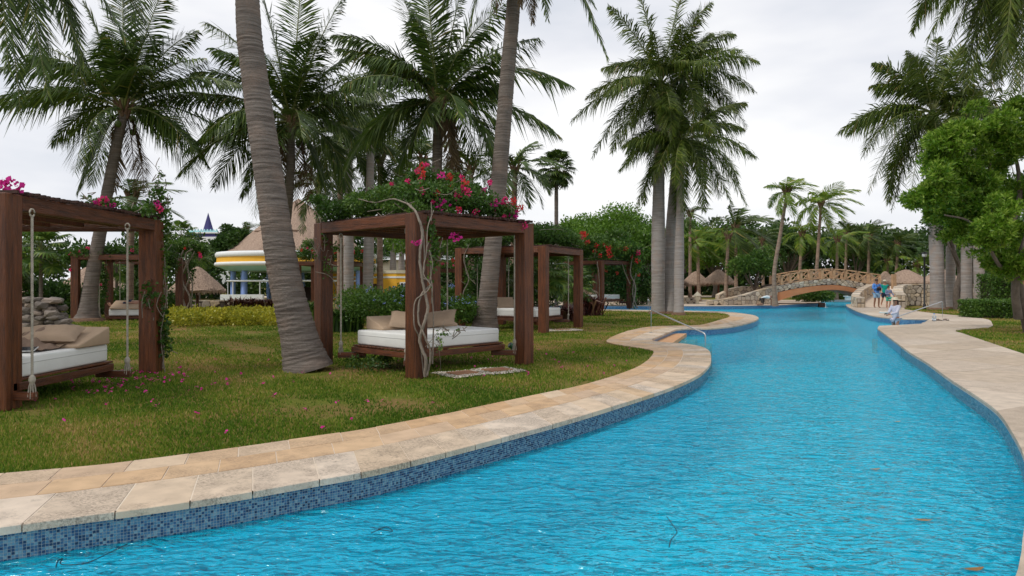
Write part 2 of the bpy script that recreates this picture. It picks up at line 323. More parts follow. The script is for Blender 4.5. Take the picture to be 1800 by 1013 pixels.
def far_tile_mat():
    m, nt, b, L = new_mat('mosaic_far'); b.inputs['Roughness'].default_value = .3
    t = N(nt, 'ShaderNodeTexCoord'); v = N(nt, 'ShaderNodeTexVoronoi', Scale=38.0); L(t.outputs['Object'], v.inputs['Vector'])
    r = ramp(nt, [(0, (.02, .06, .17)), (.5, (.07, .19, .36)), (1, (.18, .33, .46))]); L(v.outputs['Color'], r.inputs[0]); L(r.outputs[0], b.inputs['Base Color']); return m
M['tile_far'] = far_tile_mat()
def water_mat():
    m, nt, b, L = new_mat('pool_water'); nt.nodes.remove(b)
    t = N(nt, 'ShaderNodeTexCoord')
    mpn = N(nt, 'ShaderNodeMapping'); mpn.inputs['Scale'].default_value = (1, 1.9, 1); mpn.inputs['Rotation'].default_value = (0, 0, .25); L(t.outputs['Object'], mpn.inputs[0])
    n1 = N(nt, 'ShaderNodeTexNoise', Scale=3.2, Detail=1.5, Roughness=.5, Distortion=.9); L(mpn.outputs[0], n1.inputs['Vector'])
    n2 = N(nt, 'ShaderNodeTexNoise', Scale=9.0, Detail=1.5, Roughness=.5, Distortion=.8); L(mpn.outputs[0], n2.inputs['Vector'])
    n3 = N(nt, 'ShaderNodeTexNoise', Scale=.9, Detail=2.0, Distortion=.5); L(mpn.outputs[0], n3.inputs['Vector'])
    b0 = N(nt, 'ShaderNodeBump', Strength=1.0, Distance=.09); L(n3.outputs[0], b0.inputs['Height'])
    b1 = N(nt, 'ShaderNodeBump', Strength=1.0, Distance=.125); L(n1.outputs[0], b1.inputs['Height']); L(b0.outputs[0], b1.inputs['Normal'])
    b2 = N(nt, 'ShaderNodeBump', Strength=1.0, Distance=.05); L(n2.outputs[0], b2.inputs['Height']); L(b1.outputs[0], b2.inputs['Normal'])
    gl = N(nt, 'ShaderNodeBsdfGlossy', Roughness=.09); gl.inputs[0].default_value = (.95, .98, 1, 1); L(b2.outputs[0], gl.inputs['Normal'])
    tr = N(nt, 'ShaderNodeBsdfTransparent'); tr.inputs[0].default_value = (.42, .96, 1.0, 1)
    df = N(nt, 'ShaderNodeBsdfDiffuse'); df.inputs[0].default_value = (.005, .65, .91, 1); L(b2.outputs[0], df.inputs['Normal'])
    mxb = N(nt, 'ShaderNodeMixShader'); mxb.inputs[0].default_value = .36; L(tr.outputs[0], mxb.inputs[1]); L(df.outputs[0], mxb.inputs[2])
    fr = N(nt, 'ShaderNodeFresnel', IOR=1.38); L(b2.outputs[0], fr.inputs['Normal'])
    ms = N(nt, 'ShaderNodeMixShader'); L(fr.outputs[0], ms.inputs[0]); L(mxb.outputs[0], ms.inputs[1]); L(gl.outputs[0], ms.inputs[2])
    L(ms.outputs[0], nt.nodes['Material Output'].inputs[0]); return m
M['water'] = water_mat()

# ------------------------------------------------------------------ curves
def smooth_curve(pts, step=.25):
    p = np.asarray(pts, float); p = np.vstack([2 * p[0] - p[1], p, 2 * p[-1] - p[-2]]); o = []
    for i in range(1, len(p) - 2):
        L = np.linalg.norm(p[i + 1] - p[i]); k = max(1, int(round(L / step)))
        for t in np.arange(k) / k:
            a, b, c, d = p[i - 1], p[i], p[i + 1], p[i + 2]
            o.append(.5 * (2 * b + (c - a) * t + (2 * a - 5 * b + 4 * c - d) * t * t + (3 * b - a - 3 * c + d) * t ** 3))
    o.append(p[-2]); return np.array(o)
def paired(stations, sub):
    """both edges as smooth curves with matching parameter"""
    a = np.array([s[0] for s in stations], float); b = np.array([s[1] for s in stations], float)
    q = np.hstack([a, b]); q = np.vstack([2 * q[0] - q[1], q, 2 * q[-1] - q[-2]]); o = []
    for i in range(1, len(q) - 2):
        k = max(2, int(math.ceil(max(np.linalg.norm(q[i + 1][:2] - q[i][:2]), np.linalg.norm(q[i + 1][2:] - q[i][2:])) / sub)))
        for t in np.arange(k) / k:
            A, B, Cc, D = q[i - 1], q[i], q[i + 1], q[i + 2]
            # chord-limited catmull (tension .7 to avoid loops)
            m0 = (Cc - A) * .38; m1 = (D - B) * .38
            o.append((2 * t**3 - 3 * t**2 + 1) * B + (t**3 - 2 * t**2 + t) * m0 + (-2 * t**3 + 3 * t**2) * Cc + (t**3 - t**2) * m1)
    o.append(q[-2]); o = np.array(o); return o[:, :2], o[:, 2:]
def in_poly(pts, poly):
    x, y = pts[:, 0], pts[:, 1]; r = np.zeros(len(pts), bool); n = len(poly); j = n - 1
    for i in range(n):
        xi, yi = poly[i]; xj, yj = poly[j]
        c = ((yi > y) != (yj > y)) & (x < (xj - xi) * (y - yi) / ((yj - yi) if yj != yi else 1e-12) + xi)
        r ^= c; j = i
    return r
left_st = [((-9.5, 1.3), (-10.2, 3.2)), ((-7.0, 2.55), (-7.9, 4.1)), ((-4.9, 3.55), (-5.9, 4.95)), (G(35, 928), G(148, 826)), (G(132, 914), G(218, 818)), (G(233, 901), G(292, 809)),
    (G(397, 877), G(408, 793)), (G(544, 851), G(525, 776)), (G(669, 828), G(640, 759)), (G(860, 779), G(790, 730)), (G(1000, 741), G(930, 700)), (G(1100, 710), G(1020, 681)), (G(1180, 683), G(1082, 663)),
    (G(1228, 660), G(1120, 648)), (G(1246, 640), G(1139, 635)), (G(1245, 620), G(1149, 622)), (G(1230, 611), G(1143, 617)), (G(1200, 606), G(1120, 613)), (G(1165, 603.5), G(1092, 609)), (G(1146, 601), G(1072, 604.5)),
    (G(1144, 598), G(1066, 600.5)), (G(1156, 593), G(1080, 592)), (G(1169, 587.5), G(1105, 583)), (G(1187, 581), G(1140, 576)), (G(1210, 579), G(1185, 574)), (G(1250, 578.5), G(1232, 572.5)), (G(1290, 574.5), G(1262, 564.5)),
    (G(1322, 567), G(1279, 559.5)), (G(1333, 560.5), G(1283, 556.5)), (G(1325, 555.5), G(1277, 553)), (G(1300, 551.5), G(1262, 551)), (G(1267, 548.7), G(1240, 550)), (G(1180, 546.8), G(1180, 548.8)), (G(1100, 545.3), G(1100, 547.3)), (G(1000, 543.5), G(1000, 545.5)), (G(900, 542), G(900, 544))]
Lin, Lout = paired(left_st, .22)
far_bank = smooth_curve([G(900, 537.2), G(1080, 538.2), G(1245, 538.6), G(1365, 537.0), G(1400, 535.2), G(1436, 533.4), G(1442, 532.5), G(1440, 530), G(1437, 528.2)], 1.0)
far_back = np.array([G(1450, 527.2), G(1515, 527)])
rin_px = [(1519, 531), (1505, 534.5), (1490, 535.4), (1487, 537.0), (1492, 541), (1504, 547), (1520, 552.5), (1543, 558), (1584, 561.5), (1634, 562.5), (1621, 570.3), (1580, 572.5), (1545, 574.3), (1542.5, 579), (1568, 598), (1599, 621), (1630, 640), (1667, 667), (1720, 702), (1755, 729), (1782, 769), (1800, 806)]
corner_after = {9: True}
def poly_smooth(pts, breaks, step):
    segs = []; i0 = 0
    for b in list(breaks) + [len(pts) - 1]:
        s = smooth_curve(pts[i0:b + 1], step); segs.append(s[:-1]); i0 = b
    return np.vstack(segs + [np.array([pts[-1]])])
rin_w = [G(*p) for p in rin_px] + [(4.02, 5.3), (2.97, 3.98), (2.1, 2.8), (1.6, .8), (1.5, -2)]
Rin = poly_smooth(rin_w, [9, 10, 12, 13], .3)
pool_poly = np.vstack([Lin, far_bank, far_back, Rin, [(1.0, -4), (-9, -4), (-11, -2)]])
rout = poly_smooth([(9.0, -2), (9.3, 3), (10.1, 9), G(1820, 629), G(1799, 624), G(1722, 598), G(1690, 587), G(1679, 583.5), G(1690, 580.8), G(1740, 576.3), G(1744, 570), G(1735, 562.5), G(1697, 557), G(1632, 550.6), G(1590, 544.5)], [], .5)
right_poly = np.vstack([Rin[::-1], [G(1530, 531.5), G(1590, 541)], rout[::-1]])
left_poly = np.vstack([Lin, Lout[::-1]])

def cdt_mesh(name, outer, holes, z, mat, parent=None, keep=None):
    vs = []; es = []
    for loop in [outer] + holes:
        b = len(vs); vs += [Vector((float(p[0]), float(p[1]))) for p in loop]; es += [(b + i, b + (i + 1) % len(loop)) for i in range(len(loop))]
    r = delaunay_2d_cdt(vs, es, [], 0, 1e-5)
    v = np.array([(q.x, q.y) for q in r[0]]); f = np.array([t for t in r[2] if len(t) == 3])
    c = v[f].mean(1); ok = in_poly(c, np.asarray(outer))
    for h in holes: ok &= ~in_poly(c, np.asarray(h))
    f = f[ok]; mb = MB(); mb.add(np.c_[v, np.full(len(v), z)], f); 
    a = v[f]; area = np.cross(a[:, 1] - a[:, 0], a[:, 2] - a[:, 0]); fl = area < 0
    F0 = mb.F[0][0]; F0[fl] = F0[fl][:, ::-1]
    return mb.build(name, mat, parent)
big = [(-260, -30), (260, -30), (260, 420), (-260, 420)]
g = cdt_mesh('ground', big, [pool_poly], 0.0, M['ground']); tag(g, kind='structure')
wtr = cdt_mesh('water', pool_poly, [], -.2, M['water']); tag(wtr, kind='structure')
pf = cdt_mesh('pool_floor', pool_poly, [], -1.25, M['plaster']); tag(pf, kind='structure')
def wall_strip(mb, curve, z0, z1, mat=0, off=0):
    n = len(curve); V = np.vstack([np.c_[curve, np.full(n, z0)], np.c_[curve, np.full(n, z1)]]); i = np.arange(n - 1)
    mb.add(V, np.stack([i, i + 1, i + 1 + n, i + n], -1), mat)
pl = np.vstack([pool_poly, pool_poly[:1]])
mb = MB(); wall_strip(mb, pl, -1.25, -.262); pw = mb.build('pool_wall', M['plaster']); tag(pw, kind='structure')
mb = MB(); wall_strip(mb, pl, -.262, .0); tb = mb.build('tile_backing', [M['tile_grout']], pw)
# mosaic: near banks tile by tile, farther on as small-tile facing
def resample(c, step):
    d = np.r_[0, np.cumsum(np.linalg.norm(np.diff(c, axis=0), axis=1))]; n = int(d[-1] / step); s = np.linspace(0, n * step, n + 1)
    return np.c_[np.interp(s, d, c[:, 0]), np.interp(s, d, c[:, 1])]
def mosaic(curve, side, name='mosaic_tiles'):
    c = resample(curve, .0205); T = np.diff(c, axis=0); T /= np.linalg.norm(T, axis=1)[:, None]; Nn = np.c_[-T[:, 1], T[:, 0]] * side
    mb = MB(); rows = 11; Vs = []; 
    for r in range(rows):
        z0 = -.028 - .0205 * r; z1 = z0 - .0172
        a = c[:-1] + T * .0018; b = c[:-1] + T * .0189
        for off in (0.001, .006):
            Vs += []
        q = []
        for (p, o, z) in ((a, .0005, z1), (b, .0005, z1), (b, .0005, z0), (a, .0005, z0), (a, .003, z1), (b, .003, z1), (b, .003, z0), (a, .003, z0)):
            q.append(np.c_[p + Nn * o, np.full(len(p), z)])
        V = np.stack(q, 1); n = len(V); base = (np.arange(n) * 8)[:, None, None]
        Fq = np.array([[4, 5, 6, 7], [0, 1, 5, 4], [1, 2, 6, 5], [2, 3, 7, 6], [3, 0, 4, 7]])[None] + base
        rn = rng.random(n); mb.add(V.reshape(-1, 3), Fq.reshape(-1, 4), 0, np.repeat(rn, 5))
    o = mb.build(name, M['tile'], pw); tag(o, kind='stuff'); return o
def far_facing(curve, side):
    T = np.gradient(curve, axis=0); T /= np.linalg.norm(T, axis=1)[:, None]; Nn = np.c_[-T[:, 1], T[:, 0]] * side
    mb = MB(); wall_strip(mb, curve + Nn * .006, -.258, -.02); mb.build('tile_facing', M['tile_far'], pw)
near = Lin[(Lin[:, 1] < 16) & (np.arange(len(Lin)) < 160)]
kL = len(near)
mosaic(near, -1)
far_facing(Lin[kL - 1:], -1)
iR = np.where(Rin[:, 1] < 17)[0][0]
mosaic(Rin[iR:], -1); far_facing(Rin[:iR + 1], -1); far_facing(far_bank, -1)

# ------------------------------------------------------------------ decks
deck = cdt_mesh('pool_deck', left_poly, [], .0262, M['grout']); tag(deck, kind='structure')
def poly_obj(poly, z0, z1, name, mat, parent, chamfer=.008, rnd=None):
    mb = MB(); p = np.asarray(poly, float)
    a = np.sum(p[:, 0] * np.roll(p[:, 1], -1) - np.roll(p[:, 0], -1) * p[:, 1])
    if a < 0: p = p[::-1]
    if abs(a) < .004: return None
    mb.prism(p, z0, z1, 0, rnd, chamfer); return mb.build(name, mat, parent)
def strip_stones(A, B, rows, stone_len, names, mats, parent, gap=.009, overhang=.035):
    """A = pool edge, B = grass edge; rows = list of (t0,t1)"""
    mid = (A + B) / 2; n_made = 0
    for ri, (t0, t1) in enumerate(rows):
        a = A + (B - A) * t0; b = A + (B - A) * t1
        m = (a + b) / 2; d = np.r_[0, np.cumsum(np.linalg.norm(np.diff(m, axis=0), axis=1))]
        cuts = [0.0]
        while cuts[-1] < d[-1]: cuts.append(cuts[-1] + stone_len[ri] * random.uniform(.82, 1.2))
        cuts[-1] = d[-1]
        at = lambda c, q: np.array([np.interp(q, d, c[:, 0]), np.interp(q, d, c[:, 1])])
        for i in range(len(cuts) - 1):
            s0, s1 = cuts[i] + gap / 2, cuts[i + 1] - gap / 2
            if s1 - s0 < .03: continue
            ss = np.linspace(s0, s1, 4)
            lo = [at(a, q) for q in ss]; hi = [at(b, q) for q in ss]
            o2 = []
            for l, h in zip(lo, hi):
                u = h - l; L = np.linalg.norm(u) + 1e-9; u = u / L
                g0 = -overhang if ri == 0 else gap / 2
                g1 = gap / 2 if ri < len(rows) - 1 else 0
                o2.append((l + u * g0, h - u * g1))
            poly = [q[0] for q in o2] + [q[1] for q in o2[::-1]]
            top = .030 + random.uniform(-.0018, .0035)
            poly_obj(poly, -.022 if ri == 0 else .010, top, names[ri], mats[ri], parent, .004 if ri == 0 else .002); n_made += 1
    return n_made
near_mask = Lin[:, 1] < 30
kn = np.where(~near_mask)[0][0]
cnt = strip_stones(Lin[:kn], Lout[:kn], [(0, .46), (.46, .74), (.74, 1)], [.44, .46, .46], ['coping_stone', 'paving_stone', 'paving_stone'], [M['coping'], M['paver'], M['paver']], deck)
cnt2 = strip_stones(Lin[kn - 1:], Lout[kn - 1:], [(0, 1)], [2.2], ['coping_stone'], [M['coping']], deck)
print('stones', cnt, cnt2)
rdeck = cdt_mesh('pool_deck', right_poly, [], .024, M['grout']); tag(rdeck, kind='structure')
def clip(poly, p0, n):
    o = []
    for i in range(len(poly)):
        a, b = poly[i - 1], poly[i]; da = np.dot(a - p0, n); db = np.dot(b - p0, n)
        if (da >= 0) != (db >= 0): o.append(a + (b - a) * da / (da - db))
        if db >= 0: o.append(b)
    return o
# long slabs clipped to the outline of the right-hand deck
th = math.radians(28); ux = np.array([math.cos(th), math.sin(th)]); uy = np.array([-ux[1], ux[0]])
subj = [np.array(p) for p in right_poly]; nsl = 0
for j in range(-8, 40):
    row = subj; off = .9 * (j % 2); v0 = j * 1.15
    row = clip(row, uy * (v0 + .003), uy)
    if len(row) < 3: continue
    row = clip(row, uy * (v0 + 1.147), -uy)
    if len(row) < 3: continue
    for i in range(-2, 34):
        u0 = i * 1.8 + off
        q = clip(row, ux * (u0 + .003), ux)
        if len(q) < 3: continue
        q = clip(q, ux * (u0 + 1.797), -ux)
        if len(q) < 3: continue
        q = np.array(q); ctr = q.mean(0)
        if ctr[1] < 1 or ctr[1] > 48: continue
        d = q - ctr
        a = abs(np.sum(q[:, 0] * np.roll(q[:, 1], -1) - np.roll(q[:, 0], -1) * q[:, 1])) / 2
        if a < .02: continue
        # robust: triangulate the (maybe concave) cell
        v = [Vector((p[0], p[1])) for p in q]; r = delaunay_2d_cdt(v, [(k, (k + 1) % len(v)) for k in range(len(v))], [], 0, 1e-4)
        vv = np.array([(p.x, p.y) for p in r[0]]); ff = np.array([t for t in r[2] if len(t) == 3])
        if not len(ff): continue
        c3 = vv[ff].mean(1); ff = ff[in_poly(c3, q)]
        if not len(ff): continue
        ar = np.cross(vv[ff][:, 1] - vv[ff][:, 0], vv[ff][:, 2] - vv[ff][:, 0]); ff[ar < 0] = ff[ar < 0][:, ::-1]
        top = .028 + random.uniform(-.0012, .0012); nn = len(q)
        mb = MB(); mb.add(np.c_[vv, np.full(len(vv), top)], ff)
        qq = q if np.sum(q[:, 0] * np.roll(q[:, 1], -1) - np.roll(q[:, 0], -1) * q[:, 1]) > 0 else q[::-1]
        kk = np.arange(nn); mb.add(np.vstack([np.c_[qq, np.full(nn, -.018)], np.c_[qq, np.full(nn, top)]]), np.stack([kk, (kk + 1) % nn, (kk + 1) % nn + nn, kk + nn], -1))
        mb.build('paving_slab', M['slab'], rdeck); nsl += 1
print('slabs', nsl)
# far walkway beyond the channel
fb2 = far_bank[:-4]
walk = np.vstack([fb2, [G(1445, 531.2), G(1437, 527.6), (23, 62), (6, 66), G(900, 531)]])
o = cdt_mesh('walkway', walk, [], .02, M['sandpath']); tag(o, kind='structure')
o = cdt_mesh('far_path', [(-40, 72), (60, 76), (60, 84), (-40, 80)], [], .015, M['sandpath']); tag(o, kind='structure')
# steps in the two niches
stp = empty('pool_steps', (*G(1180, 592), -.2)); tag(stp, kind='structure')
def steps(parent, pts_list, mats):
    for (poly, z) in pts_list:
        poly_obj(poly, -1.2, z, 'step', mats, parent, .01)
a0, a1, a2, a3 = np.array(G(1150, 601)), np.array(G(1170, 587)), np.array(G(1208, 580)), np.array(G(1172, 604))
stp.location = (0, 0, 0)
nA = [np.array(G(1144, 600)), np.array(G(1158, 592)), np.array(G(1186, 581)), np.array(G(1207, 581)), np.array(G(1172, 603.0))]
steps(stp, [(nA, -.10)], M['step_stone'])
nB = [np.array(G(1172, 602.6)), np.array(G(1207, 581.4)), np.array(G(1226, 581)), np.array(G(1200, 604))]
steps(stp, [(nB, -.30)], M['step_stone'])
nC = [np.array(G(1200, 604)), np.array(G(1226, 581)), np.array(G(1252, 581.5)), np.array(G(1234, 608))]
steps(stp, [(nC, -.42)], M['slab'])
stp2 = empty('pool_steps'); tag(stp2, kind='structure')
steps(stp2, [([G(1634, 562.6), G(1621, 570), G(1612, 570.5), G(1622, 562.8)], -.10)], M['slab'])

# ------------------------------------------------------------------ grass
def lownoise(x, y):
    return (np.sin(x * .9 + 1.3 * np.sin(y * .5)) + np.sin(y * 1.1 + 1.7 * np.sin(x * .37 + 2)) + .6 * np.sin(x * 2.7 + y * 1.9)) / 2.6
def grass(n_try, dmin, dmax, right=False):
    u = rng.random(n_try); d = dmin * (dmax / dmin) ** u
    s = (rng.random(n_try) * 2 - 1) * .80
    x = s * d; pts = np.c_[x, d]
    ok = ~in_poly(pts, pool_poly) & ~in_poly(pts, right_poly)
    e = in_poly(pts, left_poly); ok &= ~e
    bare = np.clip((lownoise(pts[:, 0] * 1.4 + 5, pts[:, 1] * 1.4) - .15) * 1.8, 0, .92) * np.clip((pts[:, 1] - 6) / 3, 0, 1); ok &= rng.random(len(pts)) > bare
    pts = pts[ok]; n = len(pts); d = pts[:, 1]
    hgt = (.018 + .024 * rng.random(n)) * (1 + d / 50); wd = .0030 + .00085 * d * .75
    a = rng.random(n) * 2 * PI; lean = rng.normal(0, .45, n); b = rng.random(n) * 2 * PI
    base = np.c_[pts, np.zeros(n)]; dx = np.c_[np.cos(a), np.sin(a), np.zeros(n)] * wd[:, None]
    tip = base + np.c_[np.cos(b) * lean * hgt, np.sin(b) * lean * hgt, hgt]
    V = np.stack([base - dx, base + dx, tip], 1).reshape(-1, 3)
    nv = lownoise(pts[:, 0], pts[:, 1]) + .5 * lownoise(pts[:, 0] * 3.1, pts[:, 1] * 3.3 + 4); rn = np.clip(.34 + .36 * nv + rng.normal(0, .22, n) + .012 * (d - 8).clip(0, 14), 0, 1)
    near_edge = np.clip((7.5 - d) / 3, 0, 1); rn = np.clip(rn - .15 * near_edge, 0, 1)
    mb = MB(); mb.add(V, np.arange(n * 3).reshape(-1, 3), 0, rn); return mb
tag(grass(460000, 4.3, 42).build('grass', M['grass']), 'short patchy lawn grass, green by the coping and browner farther off', 'grass', kind='stuff')
# fallen petals
n = 420; pts = []
for (px, py, sx, sy, k) in ((190, 672, 90, 9, 120), (100, 690, 120, 16, 50), (260, 655, 60, 8, 40), (420, 660, 120, 25, 34), (500, 720, 400, 40, 40), (900, 630, 180, 20, 60), (850, 640, 60, 8, 20), (1000, 610, 60, 10, 12)):
    for _ in range(int(k * .55)):
        q = (px + random.gauss(0, sx), py + random.gauss(0, sy))
        if q[1] > 560: pts.append(G(*q))
pts = np.array(pts); ok = ~in_poly(pts, pool_poly) & ~in_poly(pts, left_poly) & (pts[:, 1] < 24); pts = pts[ok]; n = len(pts)
mb = MB(); a = rng.random((n, 3)) * 2 * PI
for k in range(3):
    c = np.c_[pts, np.full(n, .04 + .012 * k)] + rng.normal(0, .016, (n, 3)) * [1, 1, .2]; s_ = .013 + .010 * rng.random((n, 1))
    dx = np.c_[np.cos(a[:, k]), np.sin(a[:, k]), rng.normal(0, .4, n)] * s_; dy = np.c_[-np.sin(a[:, k]), np.cos(a[:, k]), rng.normal(0, .4, n)] * s_
    mb.add(np.stack([c - dx, c - dy, c + dx, c + dy], 1).reshape(-1, 3), np.arange(n * 4).reshape(-1, 4), 0, rng.random(n))
tag(mb.build('fallen_petals', M['bract_magenta']), 'magenta bougainvillea petals scattered over the lawn', 'petals', kind='stuff')
#PART2
# ------------------------------------------------------------------ palms
def ring_trunk(mb, pts, r0, r1, flare=0.0, ring=.11, amp=.05, k=14, bulge=0, step=.05):
    c = smooth_curve3(pts, step); n = len(c); d = np.r_[0, np.cumsum(np.linalg.norm(np.diff(c, axis=0), axis=1))]; t = d / d[-1]
    r = r0 + (r1 - r0) * t + flare * np.exp(-d / .45) + bulge * np.exp(-((t - .35) / .25) ** 2)
    ph = (d / ring + .35 * np.sin(d * 3.1)) % 1.0
    r = r * (1 + amp * (ph - .5)) * (1 + .012 * rng.normal(0, 1, n))
    mb.tube(c, r, k, 0, rng.random(n - 1))
    return c
def smooth_curve3(pts, step):
    p = np.asarray(pts, float); p = np.vstack([2 * p[0] - p[1], p, 2 * p[-1] - p[-2]]); o = []
    for i in range(1, len(p) - 2):
        L = np.linalg.norm(p[i + 1] - p[i]); k = max(1, int(round(L / step)))
        t = (np.arange(k) / k)[:, None]; a, b, c, d = p[i - 1], p[i], p[i + 1], p[i + 2]
        o.append(.5 * (2 * b + (c - a) * t + (2 * a - 5 * b + 4 * c - d) * t * t + (3 * b - a - 3 * c + d) * t ** 3))
    o.append(p[-2:-1]); return np.vstack(o)
def frond_mesh(P0, P1, P2, leaf=.75, n=46, w=.045, hang=.45, wind=(0, 0, 0), bare=.14, dead=False, plume=0.0, rr=.03, name='frond', mats=None, sweep=.55):
    """one feather leaf: a curved midrib with two rows of drooping leaflets"""
    P0, P1, P2 = [np.asarray(q, float) for q in (P0, P1, P2)]
    L = np.linalg.norm(P1 - P0) + np.linalg.norm(P2 - P1)
    B = lambda t: (1 - t)[:, None] ** 2 * P0 + 2 * ((1 - t) * t)[:, None] * P1 + (t ** 2)[:, None] * P2
    D = lambda t: 2 * (1 - t)[:, None] * (P1 - P0) + 2 * t[:, None] * (P2 - P1)
    mb = MB(); tt = np.linspace(0, 1, 9)
    mb.tube(B(tt), rr * (1 - .85 * tt), 4, 1, .5, cap=False)
    up = np.array([0, 0, 1.]); tw = rng.normal(0, .25)
    for sgn in (-1, 1):
        t = np.linspace(bare, 1, n) + rng.normal(0, .15 / n, n); t = t.clip(0, 1)
        p = B(t); T = D(t); T /= np.linalg.norm(T, axis=1)[:, None] + 1e-9
        Sd = np.cross(T, up); ln = np.linalg.norm(Sd, axis=1)[:, None]
        Sd = np.where(ln < .15, np.array([1., 0, 0]), Sd / (ln + 1e-9)); Nn = np.cross(Sd, T)
        c_, s_ = math.cos(tw), math.sin(tw); Sd, Nn = Sd * c_ + Nn * s_, Nn * c_ - Sd * s_
        sw = (sweep + .55 * t) * (1 - .35 * np.clip(T[:, 2], 0, 1)); lift = .22 - .3 * t + plume * rng.normal(0, 1, n)
        d = Sd * sgn * np.cos(sw)[:, None] + T * np.sin(sw)[:, None] + Nn * lift[:, None] + rng.normal(0, .09, (n, 3))
        d /= np.linalg.norm(d, axis=1)[:, None]
        prof = np.sin(np.clip((t - bare) / (1 - bare), 0, 1) * 2.5 + .45).clip(.25, 1)
        ll = (leaf * prof * rng.uniform(.82, 1.08, n))[:, None]
        hg = (hang * (1 + .35 * rng.normal(0, 1, n)) * (1 - .8 * np.abs(T[:, 2]) ** 2))[:, None]; wv = np.asarray(wind)[None, :]
        m = p + d * ll * .5 + (-up) * hg * ll * .16 + wv * ll * .15
        e = p + d * ll * .92 + (-up) * hg * ll * .62 + wv * ll * .6
        wd = T * .85 + Nn * .3 * sgn; wd = wd / np.linalg.norm(wd, axis=1)[:, None] * w / 2
        rn = np.clip(rng.normal(.45, .22, n) + .12 * (t - .5), 0, 1)
        V = np.stack([p - wd * .5, p + wd * .5, m + wd, m - wd, e], 1).reshape(-1, 3); b = np.arange(n) * 5
        mb.add(V, np.stack([b, b + 1, b + 2, b + 3], -1), 0, rn); mb.add(np.zeros((0, 3)), np.zeros((0, 3), int), 0, np.zeros(0)) if False else None
        V2 = V.copy(); mb.add(V2, np.stack([b + 3, b + 2, b + 4], -1), 0, rn)
    return mb.mesh(name, mats)
def add_frond(parent, origin, P0, P1, P2, **kw):
    o = np.asarray(origin, float); me = frond_mesh(P0 - o, P1 - o, P2 - o, **kw)
    return link('frond', me, parent)
def palm(name, label, cat, base, crown, tips=(), auto=12, L=4.2, leaf=.8, n=46, w=.045, kind='coconut', r0=.22, r1=.15, mid=None, flare=.12,
         group=None, wind=(0, 0, 0), hang=.45, nuts=0, elev=(75, -45), arch=.32, d_tip=None, k=14, step=.06, mat=None, bark='bark', deadn=3, seed=None, hd=1.0, gap=None):
    base = np.asarray(base, float); crown = np.asarray(crown, float)
    root = empty(name, base, label, cat, group)
    pts = [base] + ([np.asarray(q, float) for q in mid] if mid is not None else [base * .5 + crown * .5]) + [crown]
    mb = MB(); ring_trunk(mb, [p - base for p in pts], r0, r1, flare, k=k, step=step, ring=.085 if kind != 'royal' else .2, amp=.045 if kind == 'coconut' else .012, bulge=.0 if kind != 'royal' else .05)
    mb.build('trunk', M[bark], root)
    if 25 < base[1] < 45:
        mb = MB(); rm = r0 + flare; mb.lathe([(rm + .10, 0), (rm + .06, .07), (rm + .01, .13), (rm * .8, .15)], 18, sx=1 + .1 * random.random()); mb.build('root_mat', M['husk'], root)
    mats = [mat or M['royal' if kind == 'royal' else 'palm'], M['rachis']]; dm = [M['dead'], M['husk']]
    if kind == 'royal':
        mb = MB(); ax = (crown - np.asarray(pts[-2])); ax /= np.linalg.norm(ax)
        cs = [crown - base + ax * q for q in (-.05, .35, .9, 1.4)]; mb.tube(cs, [r1 * 1.0, r1 * 1.25, r1 * .95, r1 * .45], 12, 0); mb.build('crownshaft', M['crownshaft'], root)
        cc = crown + ax * 1.25
    else:
        mb = MB(); 
        for q in range(9):
            a = q * 2.4; v = np.array([math.cos(a), math.sin(a), 0]); b0 = crown - base + v * r1 * .7 + np.array([0, 0, -.25 + .03 * q])
            mb.tube([b0, b0 + v * .10 + [0, 0, .3], b0 + v * .28 + [0, 0, .65]], [.09, .07, .04], 5, 0)
        mb.build('leaf_base', M['husk'], root); cc = crown + np.array([0, 0, .1])
    fk = dict(leaf=leaf, n=n, w=w, hang=hang, wind=wind, mats=mats, plume=.35 if kind == 'royal' else .06, rr=.035 * L / 4.2)
    for tp in tips:
        px, py = tp[:2]; dd = tp[2] if len(tp) > 2 else random.uniform(-.35, .35) * L; ar = tp[3] if len(tp) > 3 else arch
        T = P(px, py, cc[1] + dd); v = T - cc; Lh = np.linalg.norm(v)
        P1 = cc + v * .45 + np.array([0, 0, ar * Lh])
        add_frond(root, base, cc, P1, T, **fk)
    for i in range(auto):
        a = i * 2.399 + (hash(name + label) % 7 if False else len(label)); f = (i + .5) / auto
        if gap and gap[0] < (a % (2 * PI)) < gap[1]: continue
        ev = math.radians(elev[0] + (elev[1] - elev[0]) * f + random.gauss(0, 6)); Lf = L * random.uniform(.85, 1.05) * (.75 if f < .15 else 1)
        h = np.array([math.cos(a), math.sin(a), 0]) * hd
        P1 = cc + (h * math.cos(ev) + np.array([0, 0, math.sin(ev)])) * Lf * .5
        e2 = ev - math.radians(random.uniform(48, 78)); e2 = max(e2, math.radians(-88))
        P2 = P1 + (h * math.cos(e2) + np.array([0, 0, math.sin(e2)])) * Lf * .55 + np.asarray(wind) * Lf * .35
        add_frond(root, base, cc, P1, P2, **fk)
    for i in range(deadn):
        a = random.uniform(0, 2 * PI); h = np.array([math.cos(a), math.sin(a), 0])
        P1 = cc + h * .5 + np.array([0, 0, -.25]); P2 = cc + h * .75 + np.array([0, 0, -L * .6])
        k2 = dict(fk); k2['mats'] = dm; k2['leaf'] = leaf * .7; k2['hang'] = 1.3
        add_frond(root, base, cc, P1, P2, **k2)
